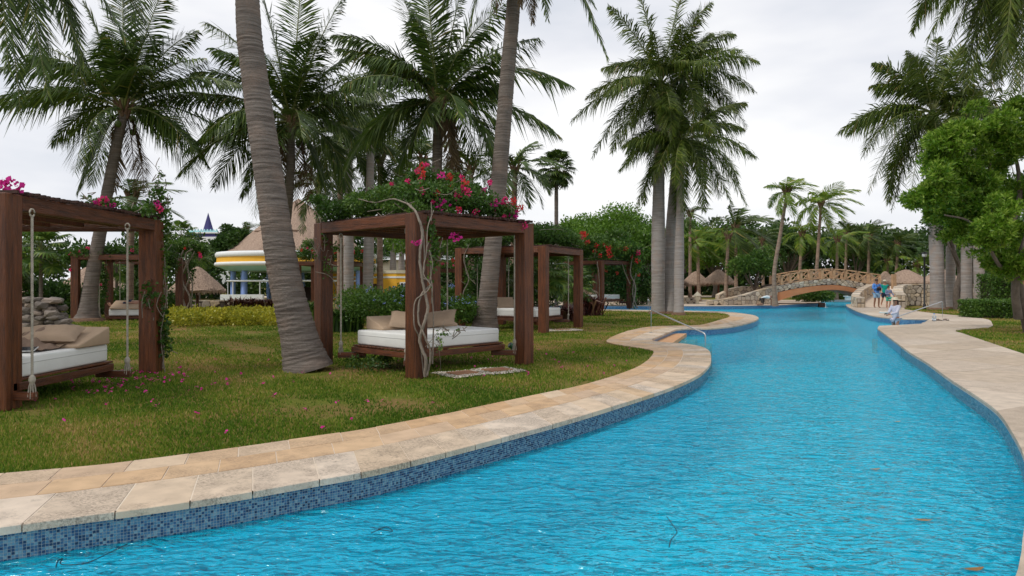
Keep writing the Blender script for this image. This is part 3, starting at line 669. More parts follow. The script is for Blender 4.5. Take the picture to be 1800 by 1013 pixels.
    for i in range(nuts):
        a = i * 2.4; mb = MB(); rr = .13
        mb.lathe([(0.001, -rr * 1.15), (rr * .7, -rr * .8), (rr, 0), (rr * .75, rr * .8), (.001, rr * 1.1)], 10)
        o = mb.build('coconut', M['coconut_fruit'], root); o.location = Vector(cc - base) + Vector((math.cos(a) * (.36 + .07 * (i % 3)), math.sin(a) * (.36 + .07 * (i % 3)), -.35 - .17 * (i % 4)))
    return root
big_ = dict(n=100, w=.062, hang=.95)
palm('coconut_palm', 'tall coconut palm rising behind the left pergola, with slightly leaning trunk and broad crown', 'palm tree', (*G(152, 565), 0), P(218, 198, 28.2),
     mid=[P(160, 500, 28.2), P(182, 375, 28.2), P(203, 265, 28.2)], r0=.29, r1=.18, flare=.28, L=5.5, leaf=1.4, nuts=5, auto=15, elev=(75, -10), **big_,
     tips=[(8, 183, -.5, .28), (92, 252, 0, .38), (137, 335, -.8, .30), (55, 75, .6, .2), (148, 5, -.3, .15), (215, -45, .4, .1), (292, -30, -.6, .15), (345, 55, .8, .25), (425, 150, -.5, .3), (452, 283, .2, .32), (345, 268, -1, .3), (300, 230, 1, .3), (262, 62, -2, .3), (170, 60, 2, .2)])
palm('coconut_palm', 'thick leaning coconut palm trunk between the left and centre pergolas, crown out of view', 'palm tree', (*G(541, 651), 0), P(425, -420, 12.5),
     mid=[P(524, 585, 12.45), P(497, 470, 12.4), P(470, 290, 12.4), P(447, 130, 12.4), P(435, 0, 12.45)], r0=.305, r1=.15, flare=.16, L=4.6, leaf=.9, auto=14, k=22, step=.025, elev=(80, 5), **big_)
palm('coconut_palm', 'coconut palm rising behind the thick leaning trunk, dense crown with nuts at its throat', 'palm tree', (*G(490, 549), 0), P(512, 218, 29),
     mid=[P(492, 500, 33), P(508, 350, 29)], r0=.2, r1=.16, flare=.2, L=5.9, leaf=1.45, nuts=7, auto=20, elev=(75, -30), **big_,
     tips=[(338, 128, 0, .3), (325, 268, -1, .34), (362, 40, .8, .25), (452, -45, -.4, .1), (532, -70, .5, .05), (604, -5, -.6, .2), (628, 92, 1, .25), (692, 165, -.4, .32), (722, 205, .5, .32), (655, 262, -1, .3), (575, 335, .3, .25), (455, 330, -1.5, .3), (395, 250, 1, .32), (425, 345, .2, .3), (560, 60, -2, .3)])
palm('coconut_palm', 'coconut palm with a cluster of green nuts rising straight behind the centre pergola', 'palm tree', (*G(760, 566), 0), P(771, 186, 25),
     mid=[P(762, 500, 26), P(768, 300, 25)], r0=.22, r1=.18, flare=.15, L=4.9, leaf=1.3, nuts=12, auto=16, elev=(78, -10), **big_,
     tips=[(588, 62, 0, .3), (640, 238, -.6, .3), (695, 312, .3, .3), (700, -20, .5, .15), (745, -60, -.4, .08), (815, -35, .2, .1), (872, 95, -.6, .2), (875, 150, .8, .25), (876, 220, -.4, .3), (1003, 150, .8, .38), (850, 60, 1.5, .25), (728, 250, -1.5, .35), (660, 120, 1, .3)])
palm('coconut_palm', 'leaning coconut palm trunk just behind the centre pergola, only its lower fronds in view', 'palm tree', (*G(852, 583), 0), P(908, -120, 21.5),
     mid=[P(860, 500, 22), P(876, 330, 22), P(893, 120, 21.8), P(903, 0, 21.6)], r0=.30, r1=.2, flare=.22, L=4.6, leaf=1.0, auto=7, elev=(80, 25), k=18, step=.04, mat=M['palm'], **big_,
     tips=[(1068, 102, -.5, .42), (962, 30, -1.6, .45), (822, 70, -1.5, .5), (858, 55, -2.2, .5), (1045, 10, .6, .3), (770, 25, .2, .35)])
palm('coconut_palm', 'coconut palm out of view whose dark fronds hang into the top left corner', 'palm tree', (-13.5, 16.8, 0), P(-30, -190, 16), r0=.25, r1=.2, L=5.4, leaf=1.0, auto=14, elev=(60, -50), **big_,
     tips=[(38, 215, -.5, .35), (85, 170, -1, .35), (150, 118, 0, .35), (225, 78, .4, .35), (-20, 190, .3, .3), (15, 120, -1.5, .4), (190, -15, .5, .25), (112, 60, 1.2, .4)])
# royal palms
roy = dict(kind='royal', bark='bark_grey', leaf=1.0, n=140, w=.05, hang=1.05, deadn=0, elev=(80, -62))
palm('royal_palm', 'tallest of three royal palms on the grass tip, thick pale trunk on the left', 'palm tree', (*G(1157, 552), 0), P(1161, 190, 35), r0=.33, r1=.25, flare=.06, L=4.4, auto=15, mid=[P(1157, 450, 34.9), P(1158, 330, 35)],
     tips=[(1070, 12, .3, .2), (1006, 212, 0, .32), (1042, 275, .6, .36), (1090, 258, -.8, .4), (1166, 232, -1.8, .5), (1120, -25, -.5, .1), (1205, -35, .4, .12), (1250, 5, -.4, .25), (1060, 120, 1, .35), (1205, 110, -1.6, .5), (1130, 200, -1.4, .5)], **roy)
palm('royal_palm', 'middle one of three royal palms on the grass tip, half hidden behind its thicker neighbour', 'palm tree', (*G(1178, 552), 0), P(1196, 180, 35.6), r0=.24, r1=.18, flare=.05, L=4.2, auto=15, mid=[P(1177, 450, 35.4), P(1184, 330, 35.5)],
     tips=[(1332, 108, 0, .34), (1326, 160, .6, .36), (1312, 222, -.3, .4), (1250, 60, .4, .3), (1225, 20, -.4, .2), (1262, 240, -1, .4), (1150, 250, 1, .4), (1290, 60, .9, .35)], **roy)
palm('royal_palm', 'shortest of the three royal palms on the grass tip, slim trunk at their right', 'palm tree', (*G(1193, 554), 0), P(1197, 292, 34.2), r0=.215, r1=.17, flare=.07, L=3.9, auto=14, mid=[P(1194, 450, 34.3)],
     tips=[(1328, 275, 0, .32), (1286, 358, -.5, .38), (1312, 358, .5, .4), (1199, 372, -1.4, .55), (1116, 372, .2, .42), (1090, 298, -.3, .4), (1310, 180, .6, .25), (1240, 330, -1.2, .5), (1150, 320, -1.2, .5)], **roy)
palm('royal_palm', 'thick royal palm before the right-hand stone wall, crown drooping left above the leafy tree', 'palm tree', (*G(1648, 545), 0), P(1640, 235, 40), r0=.36, r1=.26, flare=.1, L=6.4, auto=15, elev=(80, -55), mid=[P(1647, 470, 40), P(1643, 370, 40)],
     tips=[(1538, 110, 0, .28), (1476, 232, .5, .34), (1526, 338, -.5, .42), (1568, 368, .8, .42), (1600, 350, -1, .45), (1648, 68, .3, .1), (1690, 82, -.4, .15), (1720, 160, 0, .3), (1600, 100, .6, .2)], kind='royal', bark='bark_grey', leaf=1.35, n=140, w=.07, hang=1.0, deadn=0)
palm('royal_palm', 'royal palm with trunk out of view, dark fronds filling the upper right corner', 'palm tree', (19.4, 24.5, 0), P(1822, -60, 22), r0=.36, r1=.28, L=5.4, auto=18, elev=(70, -60), 
     tips=[(1632, 65, -.5, .3), (1668, 78, 0, .35), (1704, 148, -.4, .4), (1738, 172, .4, .42), (1775, 190, -.6, .45), (1795, 215, .2, .45), (1640, -35, .3, .2), (1700, 60, .8, .4), (1760, 120, -1, .5), (1730, 90, 1, .4), (1685, 120, .5, .4), (1720, 30, -.5, .3), (1755, 160, 1.2, .45), (1790, 150, -1.5, .5), (1660, 20, .9, .3), (1770, 60, -2, .5)], kind='royal', bark='bark_grey', leaf=1.1, n=150, w=.05, hang=1.0, deadn=0)
# trunks behind the leafy tree at right and behind the centre pergola: copies share meshes
def royal_proto(label, x, top, d, r, Lf, spread, by=None, grp=None):
    return palm('royal_palm', label, 'palm tree', (*P(x, 497, d)[:2], 0), P(x + spread, top, d), r0=r, r1=r * .75, L=Lf, auto=15, elev=(82, -50), kind='royal', bark='bark_grey', leaf=.8, n=44, w=.075, hang=.7, deadn=0, group=grp)
q1 = royal_proto('royal palm trunk close behind the big royal palm by the stone wall', 1670, 250, 41.5, .24, 3.8, 4)
q2 = royal_proto('pale royal palm trunk between the stone wall and the forked tree', 1698, 230, 39, .25, 3.8, 3)
q3 = royal_proto('rightmost pale royal palm trunk behind the clipped hedge', 1722, 260, 38, .24, 3.8, -4)
q4 = royal_proto('left one of two grey royal palm trunks seen through the centre pergola', 613, 262, 38, .26, 4.6, 0)
q5 = royal_proto('right one of two grey royal palm trunks seen through the centre pergola', 646, 235, 38.6, .27, 4.6, 6)
q6 = royal_proto('slim royal palm far behind the yellow building, left of the centre pergola post', 690, 395, 66, .3, 4.2, 2)
for px, lab in ((705, 'second slim royal palm behind the yellow building roof'), (667, 'dark slim royal palm behind the left end of the yellow building'), (762, 'slim royal palm behind the cream house seen through the pergola')):
    c = copy_tree(q6); c.location = (*P(px, 497, 66 + random.uniform(-2, 3))[:2], 0); c['label'] = lab; c.rotation_euler[2] = random.uniform(0, 6)
# middle-distance coconut palms
def mid_palm(label, cx, cy, bx, d, rpx, mat='palm_yellow', wind=(.5, 0, 0), auto=13, elev=(82, -40), n=34, bark='bark_red', r=.16, **kw):
    L = rpx * d / 1200 * 1.12
    return palm('coconut_palm', label, 'palm tree', (*P(bx, 497, d)[:2], 0), P(cx, cy, d), L=L, leaf=L * .32, w=.034 * L * .75, auto=auto, elev=elev, n=n, mat=M[mat], bark=bark, r0=r, r1=r * .7, flare=.08, wind=wind, k=10, step=.15, deadn=0, **kw)
mid_palm('small windswept coconut palm with bent grey trunk at the left foot of the arched bridge', 1383, 342, 1363, 46.3, 52, 'palm_yellow', (.45, 0, 0), mid=[P(1361, 480, 46.3), P(1372, 410, 46.3)], r=.15, auto=19)
mid_palm('tall coconut palm with open crown behind the left half of the bridge', 1443, 362, 1432, 60, 62, 'palm_yellow', (.4, 0, 0), auto=20)
mid_palm('full-crowned coconut palm behind the two thatched parasols', 1293, 405, 1294, 56, 68, 'palm', (.6, 0, 0), auto=18)
mid_palm('yellow-green windblown coconut palm left of the two thatched parasols', 1226, 428, 1229, 57, 50, 'palm_yellow', (1.0, 0, .1), auto=15)
mid_palm('slender coconut palm with few short fronds just right of the thatched parasols', 1280, 420, 1275, 52, 34, 'palm_yellow', (-.5, 0, .2), auto=7)
mid_palm('coconut palm behind the leftmost bridge railing posts', 1410, 415, 1402, 62, 45, 'palm_yellow', (.3, 0, 0))
mid_palm('golden-fronded coconut palm behind the crown of the bridge', 1472, 425, 1470, 64, 46, 'palm_yellow', (.6, 0, -.1), auto=10)
mid_palm('upright coconut palm behind the middle of the bridge railing', 1488, 415, 1485, 70, 45, 'palm', (.5, 0, 0))
mid_palm('coconut palm with pale trunk behind the right end of the bridge railing', 1528, 420, 1525, 68, 48, 'palm', (.9, 0, 0), auto=15)
mid_palm('coconut palm left of the black lamp post, swept to the right', 1578, 432, 1573, 66, 44, 'palm', (.9, 0, 0), auto=14)
mid_palm('low yellowish coconut palm between bridge end and lamp post', 1560, 462, 1560, 72, 34, 'palm_yellow', (.2, 0, 0), auto=12)
mid_palm('low leafy coconut palm right behind the black lamp post', 1612, 470, 1612, 64, 46, 'palm_yellow', (.5, 0, 0), auto=14)
mid_palm('distant coconut palm showing between royal palm trunks, above the parasols', 1213, 380, 1213, 62, 36, 'palm', (.7, 0, 0), auto=12)
mid_palm('dark coconut palm filling the gap behind the tan railing', 1340, 425, 1342, 66, 50, 'palm', (.4, 0, 0), auto=15)
mid_palm('windswept young coconut palm behind the left pergola, blown to the right', 232, 355, 228, 33, 72, 'palm', (.9, 0, -.1), auto=14, n=34)
mid_palm('small coconut palm sticking up beside the thatched bar roof', 432, 410, 428, 66, 36, 'palm', (.7, 0, .1), auto=12)
mid_palm('coconut palm with browning fronds behind the centre pergola roof, left part', 598, 240, 598, 40, 110, 'palm', (.1, 0, 0), auto=18, n=40, elev=(80, -60), r=.2)
mid_palm('crowded coconut palm behind the flowering top of the centre pergola', 668, 285, 668, 42, 100, 'palm', (.1, 0, 0), auto=18, n=40, elev=(80, -55), r=.2)
mid_palm('dark coconut palm right of the nut-bearing one', 742, 285, 742, 44, 90, 'palm', (.1, 0, 0), auto=16, n=40, elev=(80, -55), r=.2)
mid_palm('coconut palm behind the leaning trunk, fronds spreading left of it', 828, 300, 828, 40, 78, 'palm', (.2, 0, 0), auto=14, n=36, elev=(80, -35), r=.2)
mid_palm('dark coconut palm right of the leaning trunk, fronds over the second pergola', 905, 300, 900, 38, 88, 'palm', (.2, 0, 0), auto=17, n=40, elev=(80, -50), r=.2)
mid_palm('coconut palm hidden in the mass left of the centre pergola', 560, 330, 556, 46, 80, 'palm', (.0, 0, 0), auto=15, n=34, elev=(70, -60), r=.2)

# ------------------------------------------------------------------ fan palms and other plants
def fan_leaf_mesh(R=.6, n=22, spread=5.2, mats=None, name='fan_leaf'):
    mb = MB(); a = np.linspace(-spread / 2, spread / 2, n); b = a + .06
    dr = np.stack([np.cos(a), np.sin(a), np.zeros(n)], -1); q = np.stack([-np.sin(a), np.cos(a), np.zeros(n)], -1)
    l = R * (1 - .25 * (np.abs(a) / (spread / 2)) ** 2) * rng.uniform(.9, 1.05, n); wd = R * .075
    m = dr * (l * .6)[:, None] + [0, 0, .02]; e = dr * (l * .97)[:, None] + np.c_[np.zeros((n, 2)), -l * rng.uniform(.15, .35, n)]
    V = np.stack([np.zeros((n, 3)), m - q * wd, e, m + q * wd], 1).reshape(-1, 3)
    mb.add(V, np.arange(n * 4).reshape(-1, 4), 0, rng.random(n) * .8)
    mb.tube([(0, 0, 0), (-R * .8, 0, -.05), (-R * 1.5, 0, -.3)], .012, 4, 1)
    return mb.mesh(name, mats)
FAN = [fan_leaf_mesh(.6, mats=[M['fan'], M['rachis']]) for _ in range(3)]
FAND = [fan_leaf_mesh(.6, mats=[M['palm'], M['rachis']]) for _ in range(3)]
def fan_palm(label, px, py, d, rpx, base_px=None, nl=26, dark=False, r=.08, ground=True, cat='fan palm', low=-50):
    R = rpx * d / 1200; sc = R / 1.5
    cx, cy, cz = P(px, py, d); root = empty('fan_palm', ((base_px or px) * 0 + cx, cy, 0), label, cat)
    if cz > .3:
        mb = MB(); ring_trunk(mb, [(0, 0, 0), (0, 0, cz * .5), (0, 0, cz)], r, r * .9, k=9, step=.12); mb.build('trunk', M['bark'], root)
    for i in range(nl):
        a = i * 2.4; f = (i + .5) / nl; ev = math.radians(82 + (low - 82) * f)
        o = link('fan_leaf', random.choice(FAND if dark else FAN), root)
        h = Vector((math.cos(a) * math.cos(ev), math.sin(a) * math.cos(ev), math.sin(ev)))
        o.location = Vector((0, 0, cz)) + h * (.9 * sc * random.uniform(.9, 1.1)); o.scale = [sc * random.uniform(.9, 1.1)] * 3
        o.rotation_euler = (0, -ev * .8 + .25, a)
    return root
fan_palm('fan palm with big golden-green leaves left behind the left pergola bed', 72, 445, 30, 62, nl=30)
fan_palm('second fan palm at the left edge, behind the pergola post', 18, 470, 33, 60, nl=26, dark=True)
fan_palm('fan palm behind the left pergola, between rope and post', 205, 470, 38, 40, nl=20)
fan_palm('small fan palm poking above the vine column right of the left pergola', 318, 415, 44, 34, nl=26)
fan_palm('fan palm right of the vine column, near the thatched parasol', 350, 452, 46, 32, nl=20)
fan_palm('tall dark fan palm behind the second pergola, round shaggy head', 978, 298, 44, 42, nl=44, dark=True, r=.14, low=-70)
fan_palm('low fan palm beside the daybed of the second pergola', 960, 480, 27, 62, nl=40)
fan_palm('low fan palm right behind the second pergola post', 905, 500, 28, 48, nl=30, dark=True)
fan_palm('low fan palm between second and third pergola', 1010, 505, 33, 44, nl=30)

def leaf_cards(n, centers, radii, size, jit=.35, shell=.45, rn=None, up=0.0, aspect=.5, elev=None):
    """small pointed leaves spread through ellipsoid clumps"""
    centers = np.asarray(centers, float); radii = np.asarray(radii, float)
    vol = radii.prod(1) ** .67; idx = rng.choice(len(centers), n, p=vol / vol.sum())
    v = rng.normal(0, 1, (n, 3)); v /= np.linalg.norm(v, axis=1)[:, None]
    rad = shell + (1 - shell) * rng.random(n) ** .6; rad *= 1 + .12 * rng.normal(0, 1, n)
    p = centers[idx] + v * radii[idx] * rad[:, None]
    d = rng.normal(0, 1, (n, 3)) + v * .8 + [0, 0, up]; d /= np.linalg.norm(d, axis=1)[:, None]
    q = np.cross(d, rng.normal(0, 1, (n, 3))); q /= np.linalg.norm(q, axis=1)[:, None] + 1e-9
    s = (size * rng.uniform(.6, 1.25, n))[:, None]
    V = np.stack([p, p + d * s * .5 + q * s * aspect * .5, p + d * s, p + d * s * .5 - q * s * aspect * .5], 1).reshape(-1, 3)
    r = rng.random(n) * .62 + rng.random(len(centers))[idx] * .30 if rn is None else rn
    return V, np.arange(n * 4).reshape(-1, 4), r
def whorls(n, centers, radii, size, k=7, shell=.6):
    """tufts of narrow leaves pointing outward, as on a tropical almond or mimusops crown"""
    centers = np.asarray(centers, float); radii = np.asarray(radii, float)
    vol = radii.prod(1) ** .67; idx = rng.choice(len(centers), n, p=vol / vol.sum())
    v = rng.normal(0, 1, (n, 3)); v[:, 2] = v[:, 2] * .8 + .25; v /= np.linalg.norm(v, axis=1)[:, None]
    rad = shell + (1 - shell) * rng.random(n) ** .5; p = centers[idx] + v * radii[idx] * rad[:, None]
    p = np.repeat(p, k, 0); v = np.repeat(v, k, 0) * .55 + [0, 0, .35]; m = n * k
    d = v + rng.normal(0, .6, (m, 3)); d /= np.linalg.norm(d, axis=1)[:, None]
    q = np.cross(d, rng.normal(0, 1, (m, 3))); q /= np.linalg.norm(q, axis=1)[:, None] + 1e-9
    s = (size * rng.uniform(.6, 1.2, m))[:, None]
    V = np.stack([p, p + d * s * .5 + q * s * .14, p + d * s, p + d * s * .5 - q * s * .14], 1).reshape(-1, 3)
    r = np.clip(np.repeat(rng.random(n), k) * .5 + rng.random(m) * .5, 0, 1)
    return V, np.arange(m * 4).reshape(-1, 4), r
def crown_clumps(c, R, n, sz=.38):
    v = rng.normal(0, 1, (n, 3)); v /= np.linalg.norm(v, axis=1)[:, None]; v[:, 2] = np.where(v[:, 2] < -.3, -v[:, 2] * .4, v[:, 2])
    rad = rng.uniform(.45, .95, n)[:, None]; R = np.asarray(R)
    cs = np.asarray(c) + v * R * rad; rr = R.mean() * sz * rng.uniform(.6, 1.2, (n, 1)) * np.array([1, 1, .75]); return cs, rr
def limbs(mb, base, cs, r0, nmax=14):
    base = np.asarray(base, float); top = cs.mean(0); fork = base + (top - base) * np.array([.25, .25, .38])
    mb.tube(smooth_curve3([base, base * .5 + fork * .5 + [r0 * .5, 0, 0], fork], .3), np.linspace(r0, r0 * .75, len(smooth_curve3([base, base * .5 + fork * .5 + [r0 * .5, 0, 0], fork], .3))), 9)
    for c in cs[:nmax]:
        m = fork * .5 + c * .5 + rng.normal(0, .3, 3) * [1, 1, .3] + [0, 0, .2]; cv = smooth_curve3([fork - [0, 0, .1], m, c], .35)
        mb.tube(cv, np.linspace(r0 * .5, r0 * .08, len(cv)), 6)
def tree(label, px, py, d, rx, rz, mat, nleaf, size, nc=26, cat='tree', name='leafy_tree', base=None, ry=None, group=None, sz=.38, r0=None, whorl=False):
    c = P(px, py, d); R = np.array([rx * d / 1200, (ry or rx) * d / 1200, rz * d / 1200]); b = np.array([c[0] if base is None else base[0], c[1] if base is None else base[1], 0.])
    root = empty(name, b, label, cat, group); cs, rr = crown_clumps(c - b, R, nc, sz)
    mb = MB(); limbs(mb, (0, 0, 0), cs, r0 or max(.10, R[0] * .06)); mb.build('trunk', M['branch'], root)
    mb = MB(); mb.add(*((whorls(nleaf, cs, rr, size)) if whorl else leaf_cards(nleaf, cs, rr, size)), mat=0) if False else None
    V, Fq, rn = whorls(nleaf, cs, rr, size) if whorl else leaf_cards(nleaf, cs, rr, size)
    mb.add(V, Fq, 0, rn); mb.build('crown', M[mat], root); return root
tree('spreading bright green tree behind the flowering third pergola', 1072, 425, 56, 78, 62, 'tree_leaf', 22000, .26, nc=40)
tree('rounded green tree left of the grey royal palm trunks', 1128, 450, 50, 50, 62, 'tree_leaf', 14000, .24, nc=28)
tree('green tree behind the second pergola roof', 1008, 440, 60, 60, 56, 'tree_leaf', 13000, .28, nc=26)
tree('low olive-green tree right of the thatched parasols, before the ramp wall', 1325, 470, 51, 42, 38, 'vine_leaf', 9000, .20, nc=26)
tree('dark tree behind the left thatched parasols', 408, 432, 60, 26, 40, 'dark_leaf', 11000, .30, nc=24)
tree('dark leafy tree behind the yellow building', 745, 420, 62, 70, 55, 'tree_leaf', 11000, .30, nc=26)
tree('dark green tree behind the bridge, right of its crown', 1505, 440, 76, 36, 42, 'dark_leaf', 9000, .32, nc=22)
tree('dense green tree behind the parasols and palms', 1255, 445, 74, 70, 50, 'tree_leaf', 14000, .34, nc=30)
tree('mid-green tree above the bridge railing, left part', 1385, 440, 78, 60, 48, 'dark_leaf', 13000, .34, nc=30)
tree('green tree between the royal trunks and the palms', 1190, 440, 70, 44, 50, 'tree_leaf', 9000, .32, nc=24)
# big leafy tree at right
b = np.array([P(1812, 497, 21.5)[0], 21.5, 0]); root = empty('leafy_tree', b, 'big bright green leafy tree at the right edge, forked grey trunk over the hedge', 'tree')
mb = MB(); T = lambda px, py, d: P(px, py, d) - b
for pts, ra, rb in (([(0, 0, 0), T(1795, 520, 21.5), T(1775, 460, 21.6), T(1760, 420, 21.8)], .19, .12), ([T(1762, 424, 21.8), T(1735, 380, 22), T(1700, 320, 22.3), T(1680, 260, 22.6)], .12, .04),
    ([T(1762, 424, 21.8), T(1790, 360, 22), T(1790, 300, 22.2), T(1770, 220, 22.4)], .11, .03), ([T(1790, 560, 21.4), T(1785, 500, 21.2), T(1800, 430, 21), T(1830, 360, 21)], .13, .06),
    ([T(1782, 470, 21.5), T(1760, 470, 21), T(1735, 430, 20.8), T(1705, 390, 20.7), T(1660, 378, 20.6)], .07, .02), ([T(1740, 388, 22), T(1690, 370, 22.4), T(1640, 350, 22.8)], .07, .02), ([T(1720, 350, 22.2), T(1740, 290, 22), T(1730, 240, 22)], .06, .02)):
    cv = smooth_curve3(pts, .15); mb.tube(cv, np.linspace(ra, rb, len(cv)), 9)
mb.build('trunk', M['branch'], root)
pc = [(1652, 298, 46, 38), (1690, 250, 50, 45), (1745, 225, 55, 42), (1800, 250, 60, 55), (1640, 345, 30, 24), (1665, 350, 50, 40), (1720, 330, 55, 48), (1780, 330, 60, 50), (1700, 400, 34, 22), (1745, 405, 44, 40), (1790, 420, 40, 40), (1775, 465, 24, 20), (1662, 252, 24, 22), (1650, 378, 18, 12), (1830, 330, 60, 60)]
cs = np.array([T(x, y, 22 + random.uniform(-1.6, 1.6)) for x, y, _, _ in pc]); rr = np.array([[a * 22 / 1200 * 1.05, a * 22 / 1200 * 1.2, c_ * 22 / 1200] for _, _, a, c_ in pc])
v_ = rng.normal(0, 1, (290, 3)); v_ /= np.linalg.norm(v_, axis=1)[:, None]; i_ = rng.integers(0, len(cs), 290); sub = cs[i_] + v_ * rr[i_] * rng.uniform(.1, 1.15, (290, 1)); sr = np.repeat(rng.uniform(.22, .46, (290, 1)), 3, 1) * [1, 1, .7]
V, Fq, rn = whorls(20000, np.vstack([sub, sub[:40] * 1.0]), np.vstack([sr, sr[:40] * 1.25]), .155, k=8, shell=.1); mb = MB()
hz = V.reshape(-1, 4, 3)[:, 0, 2]; mb.add(V, Fq, 0, rn); mb.build('crown', M['bright_leaf'], root)
# slender forked tree before the royal trunks
b = np.array([*G(1682, 545), 0]); root = empty('forked_tree', b, 'slender fork-trunked tree on the grass before the royal palm trunks', 'tree'); T = lambda px, py, d: P(px, py, d) - b
mb = MB()
for pts, ra, rb in (([(0, 0, .0), T(1681, 510, 40), T(1688, 480, 40), T(1676, 440, 40), T(1665, 400, 40)], .2, .07), ([T(1690, 543, 40), T(1692, 500, 40), T(1703, 460, 40), T(1712, 400, 40), T(1722, 380, 40)], .18, .06), ([T(1686, 470, 40), T(1672, 440, 39.5), T(1662, 420, 39.5)], .08, .04), ([T(1706, 545, 39), T(1708, 480, 39), T(1722, 430, 39), T(1735, 390, 39)], .12, .05)):
    cv = smooth_curve3(pts, .3); mb.tube(cv, np.linspace(ra, rb, len(cv)), 8)
mb.build('trunk', M['branch'], root)
cs = np.array([T(x, y, 40) for x, y in ((1665, 390), (1690, 375), (1720, 375), (1650, 400), (1735, 390))]); V, Fq, rn = leaf_cards(3500, cs, np.full((5, 3), .9), .22); mb = MB(); mb.add(V, Fq, 0, rn); mb.build('crown', M['dark_leaf'], root)
# background wood
def wood(label, segs, nleaf, size, mat):
    cs = []; rr = []
    for (x0, x1, y, h, dy) in segs:
        for x in np.arange(x0, x1, 2.2):
            for z in np.arange(.5, h, 1.9):
                cs.append((x + random.gauss(0, .8), y + random.gauss(0, dy), z + random.gauss(0, .5))); rr.append((2.0, 1.6, 1.5))
            cs.append((x, y, h + random.gauss(0, .7))); rr.append((1.6, 1.6, 1.2))
    V, Fq, rn = leaf_cards(nleaf, cs, rr, size, shell=.3); mb = MB(); mb.add(V, Fq, 0, rn); o = mb.build('background_wood', M[mat]); tag(o, label, 'wood', kind='stuff')
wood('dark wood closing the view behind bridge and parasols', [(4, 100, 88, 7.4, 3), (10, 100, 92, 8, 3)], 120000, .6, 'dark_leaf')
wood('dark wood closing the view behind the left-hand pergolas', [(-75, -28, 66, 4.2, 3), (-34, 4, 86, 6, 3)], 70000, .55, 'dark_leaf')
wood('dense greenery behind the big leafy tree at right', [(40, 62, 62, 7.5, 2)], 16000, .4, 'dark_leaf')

# shrubs and beds
def bed(name, label, cat, boxes, n, size, mat, extra=None, kind=None, upw=.3, aspect=.5):
    cs = []; rr = []
    for (px, py, wpx, hpx, d) in boxes:
        k = max(1, int(wpx / max(hpx, 8) * 1.3)); c0 = P(px, py, d)
        for i in range(k):
            x = c0[0] + (i - (k - 1) / 2) * wpx / k * d / 1200; h = hpx * d / 1200
            cs.append((x + random.gauss(0, .1), d + random.gauss(0, .25), max(c0[2], h * .35) + random.gauss(0, h * .06))); rr.append((wpx / k * d / 1200 * .8, .6, h * .55))
    V, Fq, rn = leaf_cards(n, cs, rr, size, shell=.35, up=upw, aspect=aspect); V[:, 2] = np.abs(V[:, 2]); b0 = np.mean(cs, 0) * [1, 1, 0]
    root = empty(name, b0, label, cat); mb = MB(); mb.add(V - b0, Fq, 0, rn); mb.build('foliage', M[mat], root)
    if extra:
        m2, n2, s2 = extra
        idx = rng.integers(0, len(cs), n2); u = rng.normal(0, 1, (n2, 3)); u[:, 2] = abs(u[:, 2]) * 1.2; u[:, 1] = -abs(u[:, 1]); u /= np.linalg.norm(u, axis=1)[:, None]
        fc = np.array(cs)[idx] + u * np.array(rr)[idx] * 1.03 - b0; mb = MB()
        V, Fq, rn = leaf_cards(n2 * 7, fc, np.full((n2, 3), s2), s2 * .9, aspect=.9); mb.add(V, Fq, 0, rn); o = mb.build('blossom', M[m2], root); o['kind'] = 'stuff'
    return root
bed('croton_bed', 'bed of golden-yellow leafy shrubs in front of the round thatched bar', 'shrub bed', [(340, 562, 80, 30, 25), (415, 560, 90, 34, 25.5), (475, 562, 50, 28, 26), (360, 552, 120, 22, 28), (455, 550, 80, 20, 28)], 14000, .10, 'yellow_leaf')
bed('plumbago_bed', 'flowering shrub bed with pale blue blossoms behind the centre pergola bed', 'shrub bed', [(650, 540, 70, 50, 22), (710, 536, 80, 52, 22.5), (780, 540, 70, 42, 22), (750, 525, 120, 40, 25), (640, 525, 60, 40, 25)], 24000, .10, 'vine_leaf', ('blue_flower', 120, .045))
bed('ground_cover', 'weedy green tuft under the centre hanging daybed', 'weeds', [(650, 636, 60, 16, 12.6)], 500, .07, 'dark_leaf')
bed('hedge_shrub', 'low green shrub at the foot of the second pergola, left of the leaning trunk', 'shrub', [(830, 548, 60, 40, 27)], 5000, .11, 'tree_leaf')
bed('green_shrubs', 'green shrubs under the arch of the bridge', 'shrubs', [(1425, 520, 60, 18, 56), (1475, 519, 90, 16, 66)], 7000, .20, 'vine_leaf')
bed('green_shrubs', 'dark shrubs behind the dry stone pile at left', 'shrubs', [(60, 520, 160, 50, 33), (180, 530, 100, 40, 34), (250, 520, 60, 50, 36)], 12000, .18, 'dark_leaf')
bed('green_shrubs', 'leafy shrubs between the left thatched parasols and the golden bed', 'shrubs', [(295, 530, 50, 44, 42)], 3500, .20, 'tree_leaf')
bed('green_shrubs', 'dark shrubbery behind the second and third pergolas', 'shrubs', [(900, 500, 140, 90, 36), (1040, 495, 120, 70, 47), (1110, 500, 60, 70, 48)], 22000, .22, 'dark_leaf')
